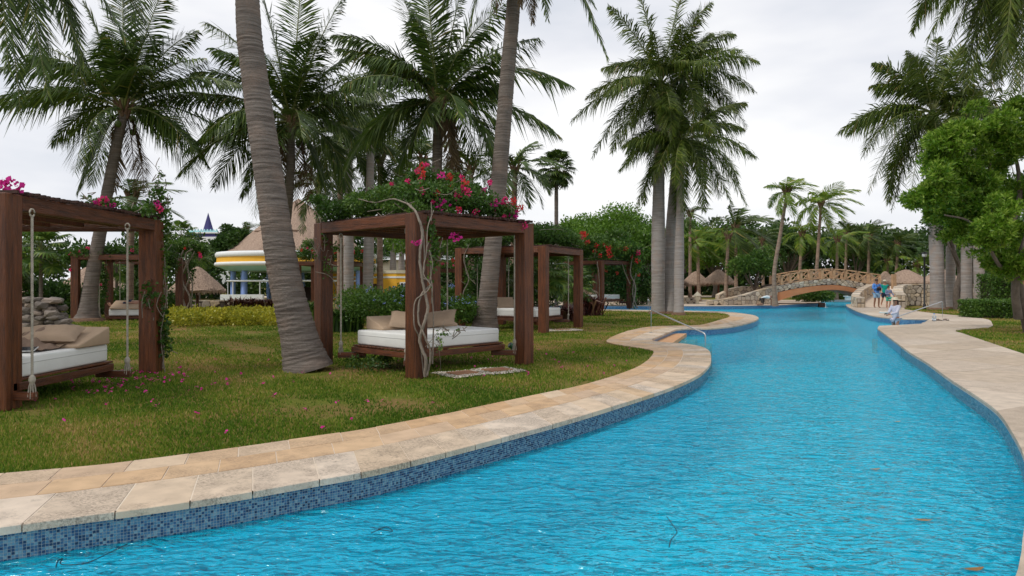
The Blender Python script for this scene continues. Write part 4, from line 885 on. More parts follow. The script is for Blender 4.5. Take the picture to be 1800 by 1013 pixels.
# clipped hedge at right
def clipped_hedge(label, x0, x1, y0, y1, z, n, size=.09):
    root = empty('clipped_hedge', ((x0 + x1) / 2, (y0 + y1) / 2, 0), label, 'hedge'); o = root.location; q = rng.random((n, 3)); q[:, 2] = q[:, 2] ** .7
    s = rng.integers(0, 3, n); q[s == 0, 2] = 1 - .12 * rng.random((s == 0).sum()); q[s == 1, 1] = .1 * rng.random((s == 1).sum()); q[s == 2, 0] = np.round(q[s == 2, 0]) 
    p = np.c_[x0 + q[:, 0] * (x1 - x0), y0 + q[:, 1] * (y1 - y0), q[:, 2] * z] + rng.normal(0, .035, (n, 3)) - np.array(o)
    V, Fq, rn = leaf_cards(n, p, np.full((n, 3), .03), size); mb = MB(); mb.add(V, Fq, 0, rn); mb.build('foliage', M['vine_leaf'], root)
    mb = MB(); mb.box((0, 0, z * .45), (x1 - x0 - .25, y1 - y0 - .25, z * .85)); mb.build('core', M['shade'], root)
clipped_hedge('clipped green hedge on the right-hand lawn beside the stone deck', P(1702, 500, 31)[0], P(1830, 500, 31)[0], 30.2, 31.6, .78, 16000)
clipped_hedge('taller clipped shrub block behind the low hedge at right', P(1735, 500, 36)[0], P(1775, 500, 36)[0], 35.5, 36.8, 2.0, 7000, .11)
# strap-leaved clumps and cordylines
def strap_clump(name, label, cat, px, py, d, hpx, n, mat, wid=.035, spread=.5, wpx=0):
    x, y, _ = P(px, 500, d); h = hpx * d / 1200; root = empty(name, (x, y, 0), label, cat); mb = MB(); W = wpx * d / 1200
    a = rng.random(n) * 2 * PI; s = spread * rng.random(n) ** .5; l = h * rng.uniform(.7, 1.1, n); c = np.c_[(rng.random(n) - .5) * W, rng.normal(0, .15, n), np.zeros(n)]
    v = np.c_[np.cos(a) * s, np.sin(a) * s, np.ones(n)]; q = np.c_[-np.sin(a), np.cos(a), np.zeros(n)] * wid
    m = c + v * l[:, None] * .6; e = c + v * [1.9, 1.9, 0] * l[:, None] * .9 + np.c_[np.zeros((n, 2)), l * (.95 - s * .6)]
    V = np.stack([c - q * .6, c + q * .6, m + q, m - q, e], 1).reshape(-1, 3); b_ = np.arange(n) * 5; rn = rng.random(n)
    mb.add(V, np.stack([b_, b_ + 1, b_ + 2, b_ + 3], -1), 0, rn); mb.add(V, np.stack([b_ + 3, b_ + 2, b_ + 4], -1), 0, rn); o = mb.build('foliage', M[mat], root); return root
strap_clump('strap_leaf_clump', 'dark upright strap-leaved clump beside the left post of the centre pergola', 'plant', 605, 560, 22, 52, 260, 'dark_leaf', .03, .35, 60)
strap_clump('strap_leaf_clump', 'grassy strap-leaved clump behind the thick leaning trunk', 'plant', 540, 560, 26, 55, 260, 'dark_leaf', .03, .4, 60)
for px, d, hp, lab in ((935, 27, 46, 'reddish cordyline clump beside the daybed of the second pergola'), (985, 28, 40, 'cordyline clump with brownish leaves behind the right post of the second pergola'), (1035, 33, 50, 'pale pink striped cordyline left of the third pergola bed'), (820, 30, 44, 'dark red cordyline behind the leaning trunk'), (425, 44, 24, 'small red cordyline before the round bar wall, left one'), (462, 44, 22, 'small red cordyline before the round bar wall, right one'), (900, 30, 46, 'green-brown cordyline between the leaning trunk and the second pergola post')):
    strap_clump('cordyline', lab, 'plant', px, 0, d, hp, 150, 'red_leaf', .045, .8, 46)
#PART3
# ------------------------------------------------------------------ pergolas
def pergola(label, corners, h=2.72, th=.27, near=True, skip=()):
    """corners: four (x, y) in order round the square"""
    cs = [np.array(c, float) for c in corners]; ctr = sum(cs) / 4; root = empty('pergola', (*ctr, 0), label, 'pergola')
    e0 = cs[1] - cs[0]; a0 = math.atan2(e0[1], e0[0])
    for i, c in enumerate(cs):
        if i in skip: continue
        o = link('post', rbox_mesh('post', (th, th, h), .012, M['wood'], 1), root); place(o, (*(c - ctr), h / 2), a0)
    bh, bw = .20, .11
    for i in range(4):
        a, b = cs[i] - ctr, cs[(i + 1) % 4] - ctr; t = (b - a) / np.linalg.norm(b - a); n = np.array([t[1], -t[0]])
        if np.dot(n, (a + b) / 2) < 0: n = -n
        L = np.linalg.norm(b - a) - th - .004; m = (a + b) / 2 + n * (th / 2 - bw / 2 - .004)
        o = link('beam', rbox_mesh('beam', (L, bw, bh), .008, M['wood_beam'], 1), root); place(o, (*m, h - bh / 2 - .006), math.atan2(t[1], t[0]))
    u = (cs[1] - cs[0]); Lu = np.linalg.norm(u); u /= Lu; v = cs[3] - cs[0]; Lv = np.linalg.norm(v); v /= Lv
    me = rbox_mesh('rafter', (.07, Lv - .1, .12), .004, M['wood'], 1)
    for k in range(5 if near else 3):
        s = (k + 1) / (6 if near else 4); o = link('rafter', me, root); place(o, (*((cs[0] - ctr) + u * Lu * s + v * Lv / 2), h - .075), math.atan2(v[1], v[0]) - PI / 2)
    mb = MB(); mb.box((0, 0, 0), (Lu + th + .10, .04, .04)); lm = mb.mesh('slat', M['wood_dark']); K = 34 if near else 16
    for k in range(K):
        s = (k + .5) / K; o = link('slat', lm, root); place(o, (*((cs[0] - ctr) + v * (Lv * s) + u * Lu / 2), h + .024 + random.uniform(-.006, .014)), a0 + random.gauss(0, .012))
    return root, ctr
def square(c, half, ang=45):
    return [(c[0] + half * math.cos(math.radians(ang + q)), c[1] + half * math.sin(math.radians(ang + q))) for q in (180, 270, 0, 90)]
def rope_mesh(L, near=True):
    mb = MB()
    if near:
        n = int(L / .012); z = np.linspace(0, L, n)
        for k in range(3):
            a = z / .085 * 2 * PI + k * 2 * PI / 3; mb.tube(np.c_[np.cos(a) * .0085, np.sin(a) * .0085, z], .009, 5, 0, cap=False)
    else: mb.tube([(0, 0, 0), (0, 0, L)], .018, 5, 0)
    # knot and frayed tail at the lower end
    mb.lathe([(.012, .20), (.035, .17), (.042, .13), (.03, .09), (.016, .07)], 9)
    for k in range(9 if near else 4):
        a = k * .7; mb.tube([(math.cos(a) * .012, math.sin(a) * .012, .13), (math.cos(a) * .035, math.sin(a) * .035, .05), (math.cos(a) * .05, math.sin(a) * .05, -.06 - .02 * (k % 3))], .006, 4, 0)
    # loop at top
    t = np.linspace(0, 2 * PI, 12); mb.tube(np.c_[np.sin(t) * .035, np.zeros(12), L + .03 - np.cos(t) * .05], .011, 5, 0)
    return mb.mesh('rope', M['rope'])
def daybed(label, corners, zb=.36, top=2.55, near=True, hooks=None, arms=None):
    """corners: four (x, y) of the platform, in order"""
    cs = [np.array(c, float) for c in corners]; ctr = sum(cs) / 4; root = empty('hanging_daybed', (*ctr, 0), label, 'hanging bed')
    u = cs[1] - cs[0]; Lu = np.linalg.norm(u); u /= Lu; v = cs[3] - cs[0]; Lv = np.linalg.norm(v); v /= Lv; a0 = math.atan2(u[1], u[0])
    for s, (A, B) in enumerate(((0, 1), (3, 2))):
        m = (cs[A] + cs[B]) / 2 - ctr; o = link('side_rail', rbox_mesh('side_rail', (Lu, .07, .10), .006, M['wood_beam'], 1), root); place(o, (*m, zb - .06), a0)
    for s, (A, B) in enumerate(((0, 3), (1, 2))):
        m = (cs[A] + cs[B]) / 2 - ctr; o = link('end_rail', rbox_mesh('end_rail', (Lv - .075, .07, .10), .006, M['wood_beam'], 1), root); place(o, (*m, zb - .062), a0 + PI / 2)
    K = 14; sm = rbox_mesh('platform_slat', (Lu / K - .02, Lv + .05, .028), .004, M['wood'], 1)
    for k in range(K):
        o = link('platform_slat', sm, root); place(o, (*(cs[0] - ctr + u * (Lu * (k + .5) / K) + v * Lv / 2), zb + .016), a0)
    z = zb - .06; arms = arms if arms is not None else [1, 1, 1, 1]
    for i, c in enumerate(cs):
        if not arms[i]: continue
        av = arms[i] if not isinstance(arms[i], int) else tuple((c - ctr) / np.linalg.norm(c - ctr) * .30)
        av = np.array(av); p0 = c - ctr - av / np.linalg.norm(av) * .25; p1 = c - ctr + av; L = np.linalg.norm(p1 - p0); m = (p0 + p1) / 2
        o = link('corner_arm', rbox_mesh('corner_arm', (L, .09, .10), .006, M['wood_beam'], 1), root); place(o, (*m, zb - .18 + .008), math.atan2(av[1], av[0]))
        e = p1 - av / np.linalg.norm(av) * .05; rp = link('rope', rope_mesh(top - zb, near), root); place(rp, (*e, zb - .10), random.uniform(0, 3))
    mt = .27; me = rbox_mesh('mattress', (Lu - .10, Lv - .08, mt), .035, M['white_cloth'], 3); o = link('mattress', me, root); place(o, (0, 0, zb + .034 + mt / 2), a0)
    mb = MB(); x, y = (Lu - .10) / 2 + .001, (Lv - .08) / 2 + .001; r = .03
    loop = []
    for cx, cy, q in ((x - r, y - r, 0), (-x + r, y - r, 90), (-x + r, -y + r, 180), (x - r, -y + r, 270)):
        for t in (0, 45, 90): loop.append((cx + r * math.cos(math.radians(q + t)), cy + r * math.sin(math.radians(q + t)), .045))
    loop.append(loop[0]); mb.tube(loop, .006, 5, 0); p = mb.build('piping', M['piping'], o)
    return root, ctr, a0, zb + .034 + mt
def wedge_mesh(L, W, h, mat):
    """sloping back-rest cushion: full height at +y, thin edge at -y"""
    bm = bmesh.new(); vs = [bm.verts.new(q) for q in ((-L/2, -W/2, 0), (L/2, -W/2, 0), (L/2, W/2, 0), (-L/2, W/2, 0), (-L/2, -W/2, .05), (L/2, -W/2, .05), (L/2, W/2, h), (-L/2, W/2, h))]
    for f in ((3, 2, 1, 0), (4, 5, 6, 7), (0, 1, 5, 4), (1, 2, 6, 5), (2, 3, 7, 6), (3, 0, 4, 7)): bm.faces.new([vs[i] for i in f])
    bmesh.ops.bevel(bm, geom=bm.edges[:], offset=.02, segments=3, profile=.5, affect='EDGES'); me = bpy.data.meshes.new('wedge_cushion'); bm.to_mesh(me); bm.free(); me.materials.append(mat)
    me.polygons.foreach_set('use_smooth', [True] * len(me.polygons)); return me
def wedge(label, loc, rz, L=.85, W=.62, h=.27):
    o = link('wedge_cushion', wedge_mesh(L, W, h, M['beige'])); place(o, loc, rz); return tag(o, label, 'cushion')
def pillow_mesh(a=.34, b=.23, t=.085, mat=None):
    n = 17; u = np.linspace(-1, 1, n); X, Y = np.meshgrid(u, u, indexing='ij'); mb = MB(); w_ = rng.normal(0, .004, (n, n))
    px = X * a * (1 - .10 * (1 - np.abs(Y)) * 0 - .07 * (1 - Y ** 2) * 0 + .06 * (Y ** 2)); py = Y * b * (1 + .08 * X ** 2); z = t * ((1 - X ** 4) * (1 - Y ** 4)) ** .55
    i = np.arange(n - 1)[:, None] * n; j = np.arange(n - 1)[None, :]; Q = np.stack([i + j, i + n + j, i + n + j + 1, i + j + 1], -1).reshape(-1, 4)
    mb.add(np.stack([px, py, z + w_], -1), Q, 0, None, True); mb.add(np.stack([px, py, -z * .7], -1), Q[:, ::-1], 0, None, True); return mb.mesh('pillow', mat or M['beige_pillow'])
def pillow(label, loc, rz, rx=0, ry=0, **kw):
    o = link('pillow', pillow_mesh(**kw)); place(o, loc, rz, rx, ry); return tag(o, label, 'pillow')

# vines
FLOWER = {}
def flower_mesh(mat, r=.07, n=30):
    mb = MB(); V, Fq, rn = leaf_cards(n, [(0, 0, 0)], [(r, r, r * .8)], .055, aspect=.95, shell=.4); mb.add(V, Fq, 0, rn); return mb.mesh('flower_cluster', M[mat])
for k in ('bract', 'bract_magenta', 'bract_red'): FLOWER[k] = [flower_mesh(k) for _ in range(2)]
def vine(label, blobs, nleaf, leaf, flowers, stems, d0, mat='vine_leaf', cards=None, shell=.2):
    """blobs: (px, py, half-width px, half-height px, depth, half-depth m)"""
    c0 = P(blobs[0][0], 497, blobs[0][4]) * [1, 1, 0]; root = empty('bougainvillea', c0, label, 'climbing plant')
    cs = np.array([P(b[0], b[1], b[4]) for b in blobs]) - c0; rr = np.array([[b[2] * b[4] / 1200, b[5], b[3] * b[4] / 1200] for b in blobs])
    V, Fq, rn = leaf_cards(nleaf, cs, rr, leaf, shell=shell, aspect=.7); mb = MB(); mb.add(V, Fq, 0, rn)
    o = mb.build('foliage', M[mat], root)
    for pts, r in stems:
        q = smooth_curve3([P(*p) - c0 for p in pts], .05); q[1:-1] += rng.normal(0, r * .12, (len(q) - 2, 3)); mb = MB(); mb.tube(q, np.linspace(r, r * .6, len(q)), 7, 0); mb.build('stem', M['stem'], root)
    mb = MB()
    for k in range(len(blobs) * 5):  # twigs inside the leaf mass
        b = random.randrange(len(blobs)); p = cs[b] + rng.normal(0, .5, 3) * rr[b]; q = p + rng.normal(0, .6, 3) * rr[b] + [0, 0, .05]; mb.tube(smooth_curve3([p, (p + q) / 2 + rng.normal(0, .06, 3), q], .1), .007, 4, 0)
    o = mb.build('twigs', M['stem'], root); o['kind'] = 'stuff'
    for fl in flowers:
        px, py, d = fl[:3]; k = fl[3] if len(fl) > 3 else 'bract'; s = fl[4] if len(fl) > 4 else 1
        o = link('flower_cluster', random.choice(FLOWER[k]), root); o.location = Vector(P(px, py, d) - c0); o.scale = [s * random.uniform(.85, 1.15)] * 3; o.rotation_euler = (random.random() * 6, random.random() * 6, random.random() * 6)
    return root

# --- left pergola
PGL = [(-10.0, 8.6), (-6.42, 8.6), (-6.42, 12.15), (-10.0, 12.15)]
pergola('dark red timber pergola at the left edge with a lath roof', PGL, 2.72, .30)
dbL, cL, aL, zL = daybed('white hanging daybed under the left pergola, its long side towards the pool', [(-8.60, 8.62), (-6.27, 8.62), (-6.27, 10.72), (-8.60, 10.72)], zb=.34, arms=[(-.25, 0), (.26, 0), (.28, 0), (-.25, 0)])
wedge('beige wedge cushion at the right on the left pergola daybed, near its pool-side corner', (-6.75, 10.28, zL + .001), 0, .95, .75, .27)
wedge('beige wedge cushion farther left on the left pergola daybed', (-7.72, 10.28, zL + .001), 0, .95, .75, .27)
pillow('beige pillow leaning on the right wedge cushion, half under the brown blanket', (-6.78, 10.06, zL + .19), .25, .34, .0, a=.36, b=.24, t=.10)
pillow('beige pillow beside the left edge of the picture on the daybed', (-7.6, 9.95, zL + .22), -.2, .5)
# crumpled blanket
def blanket():
    n, m = 46, 34; u = np.linspace(0, 1, n)[:, None]; v = np.linspace(0, 1, m)[None, :]
    x = -7.50 + 1.02 * u + .10 * np.sin(v * 5) * (1 - u); y = 9.35 + .85 * v + .06 * np.sin(u * 7)
    x = x + 0 * v; y = y + 0 * u
    surf = zL + .015 + np.clip((y - 9.93) / .75, 0, 1) * .27
    hump = .23 * np.exp(-((x + 6.92) / .20) ** 2 - ((y - 10.0) / .27) ** 2) + .05 * np.exp(-((x + 7.2) / .3) ** 2)
    fold = .020 * np.sin(x * 34 + y * 16 + 2 * np.sin(y * 6)) + .014 * np.sin(x * 13 - y * 25)
    z = np.maximum(surf + .006, surf + hump + fold + .012)
    mb = MB(); V = np.stack([x, y, z], -1); i = np.arange(n - 1)[:, None] * m; j = np.arange(m - 1)[None, :]; Q = np.stack([i + j, i + m + j, i + m + j + 1, i + j + 1], -1).reshape(-1, 4)
    V = V.reshape(-1, 3) - [-7.0, 9.8, zL]; mb.add(V, Q, 0, None, True); V2 = V - [0, 0, .008]; mb.add(V2, Q[:, ::-1], 0, None, True)
    o = mb.build('blanket', M['blanket']); o.location = (-7.0, 9.8, zL); tag(o, 'crumpled brown blanket thrown over the pillow on the left daybed', 'blanket')
blanket()
tb_ = empty('tablet', (-6.62, 9.28, zL + .05), 'small dark tablet lying on the brown blanket', 'tablet', rz=.3)
o = link('case', rbox_mesh('case', (.27, .19, .010), .004, M['piping'], 1), tb_); o = link('screen', rbox_mesh('screen', (.245, .165, .003), .001, M['glass_dark'], 1), tb_); o.location = (0, 0, .0075); tb_.rotation_euler = (.22, 0, .3)
vine('magenta bougainvillea trailing over the roof of the left pergola and down its right post', [(278, 470, 16, 60, 12.3, .16), (284, 400, 16, 50, 12.35, .16), (280, 560, 17, 50, 12.2, .18), (288, 600, 13, 30, 12.2, .15), (268, 372, 22, 14, 12.1, .3), (240, 372, 28, 9, 11.6, .3), (180, 358, 26, 7, 10.8, .3), (276, 350, 14, 24, 12.1, .15), (262, 520, 10, 30, 11.98, .1)],
    2600, .075, [(4, 328, 8.7, 'bract_magenta', 1.2), (22, 330, 8.7, 'bract_magenta', 1.2), (12, 322, 8.8, 'bract_magenta', 1.2), (168, 358, 10.6, 'bract_magenta', 1), (180, 354, 10.6, 'bract', 1), (192, 361, 10.7, 'bract_magenta', .9), (280, 368, 12, 'bract', .8), (276, 358, 12, 'bract_magenta', .7), (44, 345, 9, 'bract_magenta', .5), (52, 346, 9.1, 'bract_magenta', .5)],
    [([(286, 648, 12.15), (288, 600, 12.2), (281, 540, 12.25), (290, 470, 12.3), (282, 400, 12.3), (272, 372, 12.2)], .014), ([(278, 380, 12.1), (276, 340, 12.1), (281, 298, 12.1)], .008), ([(280, 372, 12.1), (292, 356, 12.1), (300, 350, 12.1)], .006), ([(180, 362, 10.7), (160, 352, 10.7), (148, 345, 10.8)], .006), ([(290, 655, 12.1), (283, 590, 12.1), (292, 520, 12.2), (284, 450, 12.3)], .009)], 12, 'vine_leaf')
# sprigs
vine('young bougainvillea shoot standing up from the top corner of the left pergola', [(281, 310, 5, 18, 12.1, .05), (279, 335, 8, 12, 12.1, .06), (296, 354, 8, 5, 12.1, .05), (150, 346, 8, 5, 10.8, .05)], 90, .06, [], [], 12)
# --- centre pergola
PGC = [(-3.70, 13.40), (-1.60, 11.42), (.24, 13.40), (-1.80, 15.45)]
pergola('timber pergola on the lawn in the centre, roof buried under flowering bougainvillea', PGC, 2.76, .27)
db, cC, aC, zC = daybed('white hanging daybed on ropes under the centre pergola', [(-3.02, 12.95), (-1.78, 11.78), (-.16, 13.40), (-1.40, 14.57)], zb=.40, arms=[(-.28, .02), (-.02, -.20), (.26, -.02), (0, .26)])
ua = np.array([math.cos(aC), math.sin(aC)]); va = np.array([-ua[1], ua[0]])
def bedpt(fu, fv): 
    a, b_, c_, d_ = [np.array(q) for q in ((-3.02, 12.95), (-1.78, 11.78), (-.16, 13.40), (-1.40, 14.57))]; return a + (b_ - a) * fu + (d_ - a) * fv
p = bedpt(.28, .17); p = bedpt(.20, .30)
wedge('beige wedge cushion at the left end of the centre daybed', (*bedpt(.16, .30), zC + .001), aC + PI / 2, .80, .55, .25)
wedge('beige wedge cushion behind the vine-wrapped post on the centre daybed', (*bedpt(.16, .76), zC + .001), aC + PI / 2, .80, .55, .25)
pillow('square beige pillow lying against the left wedge cushion of the centre daybed', (*bedpt(.36, .34), zC + .17), .1, .55, .12, a=.30, b=.24, t=.09)
pillow('beige pillow half hidden behind the vine-wrapped post of the centre daybed', (*bedpt(.36, .70), zC + .17), -.1, .55, -.15, a=.30, b=.24, t=.09)
br = lambda d: 0
flC = [(741, 293, 12.6, 'bract_red', .9), (748, 290, 12.6, 'bract', .8), (735, 300, 12.7, 'bract', .8), (742, 306, 12.6, 'bract_red', 1.), (776, 309, 12.5, 'bract_magenta', 1.), (790, 311, 12.6, 'bract_red', .9), (718, 320, 12.2, 'bract', .8), (741, 318, 12.2, 'bract', .8), (740, 336, 12, 'bract', 1.), (689, 323, 12.6, 'bract', .6), (818, 322, 12.4, 'bract_red', .9), (816, 332, 12.4, 'bract', .9), (822, 338, 12.3, 'bract', .9), (804, 344, 12.2, 'bract', 1.), (860, 322, 13, 'bract', .9), (850, 337, 13, 'bract_magenta', .9), (777, 362, 12, 'bract_magenta', 1.1), (807, 370, 12.2, 'bract', .8), (868, 358, 12.8, 'bract_magenta', 1.1), (888, 354, 13, 'bract', .9), (903, 353, 13.1, 'bract_red', .9), (896, 363, 13.2, 'bract', .9), (914, 366, 13.2, 'bract_red', .9), (905, 378, 13.2, 'bract_magenta', 1.1), (912, 398, 13.2, 'bract_magenta', 1.1), (922, 396, 13.2, 'bract', .9), (801, 417, 11.9, 'bract_magenta', 1.), (732, 428, 11.1, 'bract_magenta', .5), (737, 425, 11.1, 'bract_magenta', .5), (726, 426, 11.1, 'bract_magenta', .4), (768, 340, 12.1, 'bract_red', .7), (760, 355, 12, 'bract', .6), (836, 372, 12.5, 'bract', .7), (806, 368, 12.2, 'bract_red', .6), (794, 330, 12.4, 'bract_red', .7), (812, 312, 12.7, 'bract', .6), (885, 380, 13, 'bract', .7), (575, 370, 13.6, 'bract', .0)]
vine('pink and red bougainvillea smothering the centre pergola roof, grey stems twisting up its front post',
    [(590, 372, 34, 18, 13.3, .5), (640, 362, 40, 20, 13.2, .7), (690, 352, 44, 24, 12.9, .8), (740, 345, 44, 26, 12.5, .8), (790, 348, 44, 26, 12.7, .8), (840, 358, 40, 22, 13.1, .7), (885, 372, 28, 14, 13.4, .5), (650, 352, 40, 14, 14.0, .7), (720, 335, 40, 18, 14.0, .8), (790, 330, 44, 18, 13.8, .8), (740, 315, 26, 20, 13.3, .4), (785, 318, 26, 18, 13.3, .4), (560, 352, 14, 8, 13.3, .3), (830, 340, 24, 16, 13.6, .5), (735, 372, 20, 16, 11.8, .3), (770, 372, 30, 12, 12.1, .3), (752, 398, 12, 18, 11.5, .15), (765, 440, 7, 30, 11.5, .12), (700, 366, 30, 12, 12.2, .3)],
    30000, .062, [f for f in flC if f[4] > 0],
    [([(747, 662, 11.32), (748, 630, 11.25), (738, 600, 11.25), (745, 570, 11.2), (752, 540, 11.2), (744, 500, 11.2), (738, 450, 11.18), (742, 410, 11.2), (732, 375, 11.2), (716, 358, 11.4)], .030),
     ([(751, 660, 11.3), (757, 620, 11.25), (745, 588, 11.2), (735, 560, 11.2), (740, 520, 11.2), (757, 500, 11.25), (752, 492, 11.2), (740, 488, 11.2), (746, 470, 11.2), (742, 400, 11.25), (722, 360, 11.4)], .019),
     ([(744, 655, 11.35), (738, 600, 11.3), (728, 570, 11.2), (730, 530, 11.2), (748, 515, 11.15), (756, 500, 11.15), (744, 480, 11.15), (750, 440, 11.2), (752, 400, 11.25), (762, 370, 11.5)], .013),
     ([(760, 640, 11.4), (762, 560, 11.4), (757, 480, 11.4), (760, 420, 11.5), (770, 380, 11.7)], .014),
     ([(716, 358, 11.6), (690, 350, 12), (660, 356, 12.4), (630, 350, 12.6)], .015), ([(748, 610, 11.2), (765, 590, 11), (782, 565, 11)], .005), ([(752, 600, 11.2), (770, 610, 11.1), (775, 650, 11.2)], .004),
     ([(545, 352, 13.4), (558, 375, 13.4), (566, 395, 13.3), (570, 410, 13.3)], .014)], 12)
vine('sparse leafy bougainvillea twig growing out of the vine beside the centre mattress', [(772, 600, 7, 20, 11.0, .06), (785, 585, 10, 5, 11.0, .05), (808, 583, 8, 3, 11.0, .04), (570, 420, 5, 16, 13.2, .05), (575, 470, 9, 18, 13.2, .08), (592, 432, 12, 10, 13.3, .1), (555, 445, 5, 12, 13.2, .05), (757, 470, 5, 60, 11.2, .05)], 260, .055, [], [([(555, 478, 13.2), (580, 486, 13.2), (592, 510, 13.25), (588, 540, 13.25)], .008)], 12)
# --- second pergola behind, and the ones beyond
s2 = [(-1.75, 23.1), (1.0, 21.6), (2.35, 24.2), (-.4, 25.9)]
pergola('second timber pergola behind the centre one, plain corner post forward and leafy roof', s2, 2.76, .27)
daybed('white hanging daybed of the second pergola, seen past the centre pergola post', [(-.95, 23.6), (.85, 22.5), (1.75, 24.1), (-.05, 25.2)], zb=.42, near=False)
wedge('beige wedge cushion on the daybed of the second pergola', (.05, 24.2, .74), 1.0, .8, .6, .28)
pillow('beige pillow tipped on the daybed of the second pergola', (-.25, 23.8, .9), .4, .9, 0)
vine('green bougainvillea carpeting the roof of the second pergola', [(860, 418, 40, 16, 24, .9), (920, 412, 44, 16, 23.5, .9), (975, 415, 40, 14, 23.8, .9), (1005, 425, 22, 10, 24.2, .5), (830, 440, 16, 26, 23, .2), (822, 500, 8, 40, 23, .15), (800, 430, 20, 16, 23.5, .4), (950, 405, 40, 12, 25, .6)], 15000, .085,
     [(797, 467, 23.2, 'bract', .5), (817, 449, 23.1, 'bract', .8), (1028, 412, 24.5, 'bract_red', 1.2), (1022, 418, 24.4, 'bract', .9), (1035, 425, 24.5, 'bract_red', .8), (1022, 410, 24.4, 'bract_red', 1)],
     [([(822, 568, 22.9), (814, 520, 22.8), (824, 490, 22.8), (815, 455, 22.8), (825, 430, 22.8)], .018), ([(836, 500, 22.8), (820, 480, 22.8), (816, 440, 22.9)], .012)], 23)
s3 = [(3.35, 42.0), (5.25, 40.3), (7.25, 42.0), (5.35, 44)]
pergola('third timber pergola at the water behind, overgrown with red bougainvillea', s3, 2.9, .30, near=False)
daybed('white hanging daybed of the third pergola, close to the far channel', [(4.05, 42.2), (5.25, 41.1), (6.9, 42.4), (5.7, 43.5)], zb=.55, near=False)
wedge('beige wedge cushion on the third pergola daybed', (5.0, 42.6, .87), .8, .9, .7, .34)
vine('red-flowering bougainvillea over the third pergola with woody stems hanging on its posts', [(1040, 432, 34, 20, 42, 1.0), (1075, 438, 38, 16, 41.5, 1.0), (1100, 440, 26, 20, 42, .7), (1115, 465, 12, 34, 42, .4), (1050, 462, 14, 20, 41, .5), (1010, 450, 20, 14, 42, .6), (1112, 510, 8, 34, 42, .3), (1035, 500, 8, 26, 42.5, .3), (1085, 415, 24, 10, 43, .6)], 11000, .15,
     [(1028, 413, 41, 'bract_red', 2), (1030, 425, 41, 'bract_red', 1.8), (1048, 432, 41, 'bract_red', 2), (1062, 432, 41, 'bract_red', 2), (1070, 437, 40.5, 'bract_red', 2.4), (1072, 448, 40.5, 'bract_red', 2), (1045, 442, 41, 'bract_red', 1.6), (1055, 450, 40.6, 'bract_red', 1.6), (1087, 437, 41, 'bract_red', 1.5), (1100, 437, 41, 'bract_red', 1.7), (1122, 445, 41.5, 'bract', 1.8), (1120, 458, 41.5, 'bract_red', 1.8), (1110, 452, 41.5, 'bract_red', 1.3), (1065, 476, 41, 'bract_red', 1.2), (1085, 480, 41.5, 'bract_red', 1.4), (1123, 484, 41.5, 'bract_red', 1.2)],
     [([(1052, 543, 40.2), (1054, 500, 40.2), (1050, 460, 40.2)], .05), ([(1112, 542, 41.6), (1117, 505, 41.6), (1108, 480, 41.6), (1112, 450, 41.6)], .05), ([(1120, 542, 41.6), (1112, 515, 41.6), (1118, 480, 41.6)], .04), ([(1108, 500, 41.3), (1099, 480, 41.3), (1094, 465, 41.3)], .03)], 42)
s4 = [(-17.9, 28.0), (-15.1, 28.6), (-15.4, 31.6), (-18.3, 31.0)]
pergola('timber pergola far back on the left lawn, behind the tall coconut palm', s4, 2.75, .28, near=False)
daybed('white daybed of the back left pergola with a beige cushion', [(-17.2, 28.9), (-15.6, 29.2), (-15.8, 30.8), (-17.4, 30.5)], zb=.16, near=False)
wedge('beige block cushion on the daybed of the back left pergola', (-16.5, 29.4, .47), .2, 1.3, .8, .36)
vine('red-flowered bougainvillea on the roof of the back left pergola, hanging at its posts', [(150, 446, 26, 12, 28.4, .8), (195, 444, 30, 12, 29, 1.), (240, 446, 30, 12, 29.5, 1.), (285, 452, 24, 12, 29.6, .8), (180, 500, 8, 40, 30, .3), (120, 455, 10, 8, 28, .3), (300, 460, 12, 30, 30, .4)], 9000, .10,
     [(125, 448, 28, 'bract', 1.2), (140, 443, 28, 'bract', .9), (155, 436, 28, 'bract', .8), (124, 474, 27.8, 'bract', .8), (232, 440, 28.5, 'bract', .9), (177, 500, 29.5, 'bract', .7), (210, 450, 28.6, 'bract_red', .6)], [([(178, 565, 30.4), (173, 520, 30.4), (180, 480, 30.4), (176, 450, 30.4)], .03)], 28)
s5 = square((-18.75, 35.6), 1.7)
pergola('small pergola with thick braided vine stems right of the left post', s5, 2.75, .26, near=False, skip=(0,))
vine('thick braided bougainvillea stems climbing the column in front of the thatched parasol', [(325, 432, 34, 12, 36, .8), (300, 440, 20, 12, 36, .6), (350, 440, 16, 10, 36, .5), (335, 470, 8, 30, 35, .2)], 5000, .11, [(325, 437, 35, 'bract_red', .9), (352, 450, 35, 'bract', 1.3), (350, 444, 35, 'bract_red', .9)],
     [([(318, 550, 34.7), (322, 500, 34.7), (314, 470, 34.7), (322, 440, 34.7)], .06), ([(330, 550, 34.7), (320, 520, 34.7), (332, 490, 34.7), (326, 450, 34.7), (338, 438, 34.7)], .06), ([(324, 550, 34.6), (334, 525, 34.6), (320, 490, 34.6), (332, 455, 34.6)], .05), ([(312, 548, 34.8), (316, 500, 34.8), (305, 462, 34.8), (296, 445, 34.8)], .04), ([(335, 548, 34.8), (338, 500, 34.8), (330, 470, 34.8), (342, 442, 34.8)], .04)], 35)
s6 = square(P(583, 497, 42)[:2], 2.2)
pergola('pergola with red flowers seen between the leaning trunk and the centre pergola', s6, 2.82, .28, near=False)
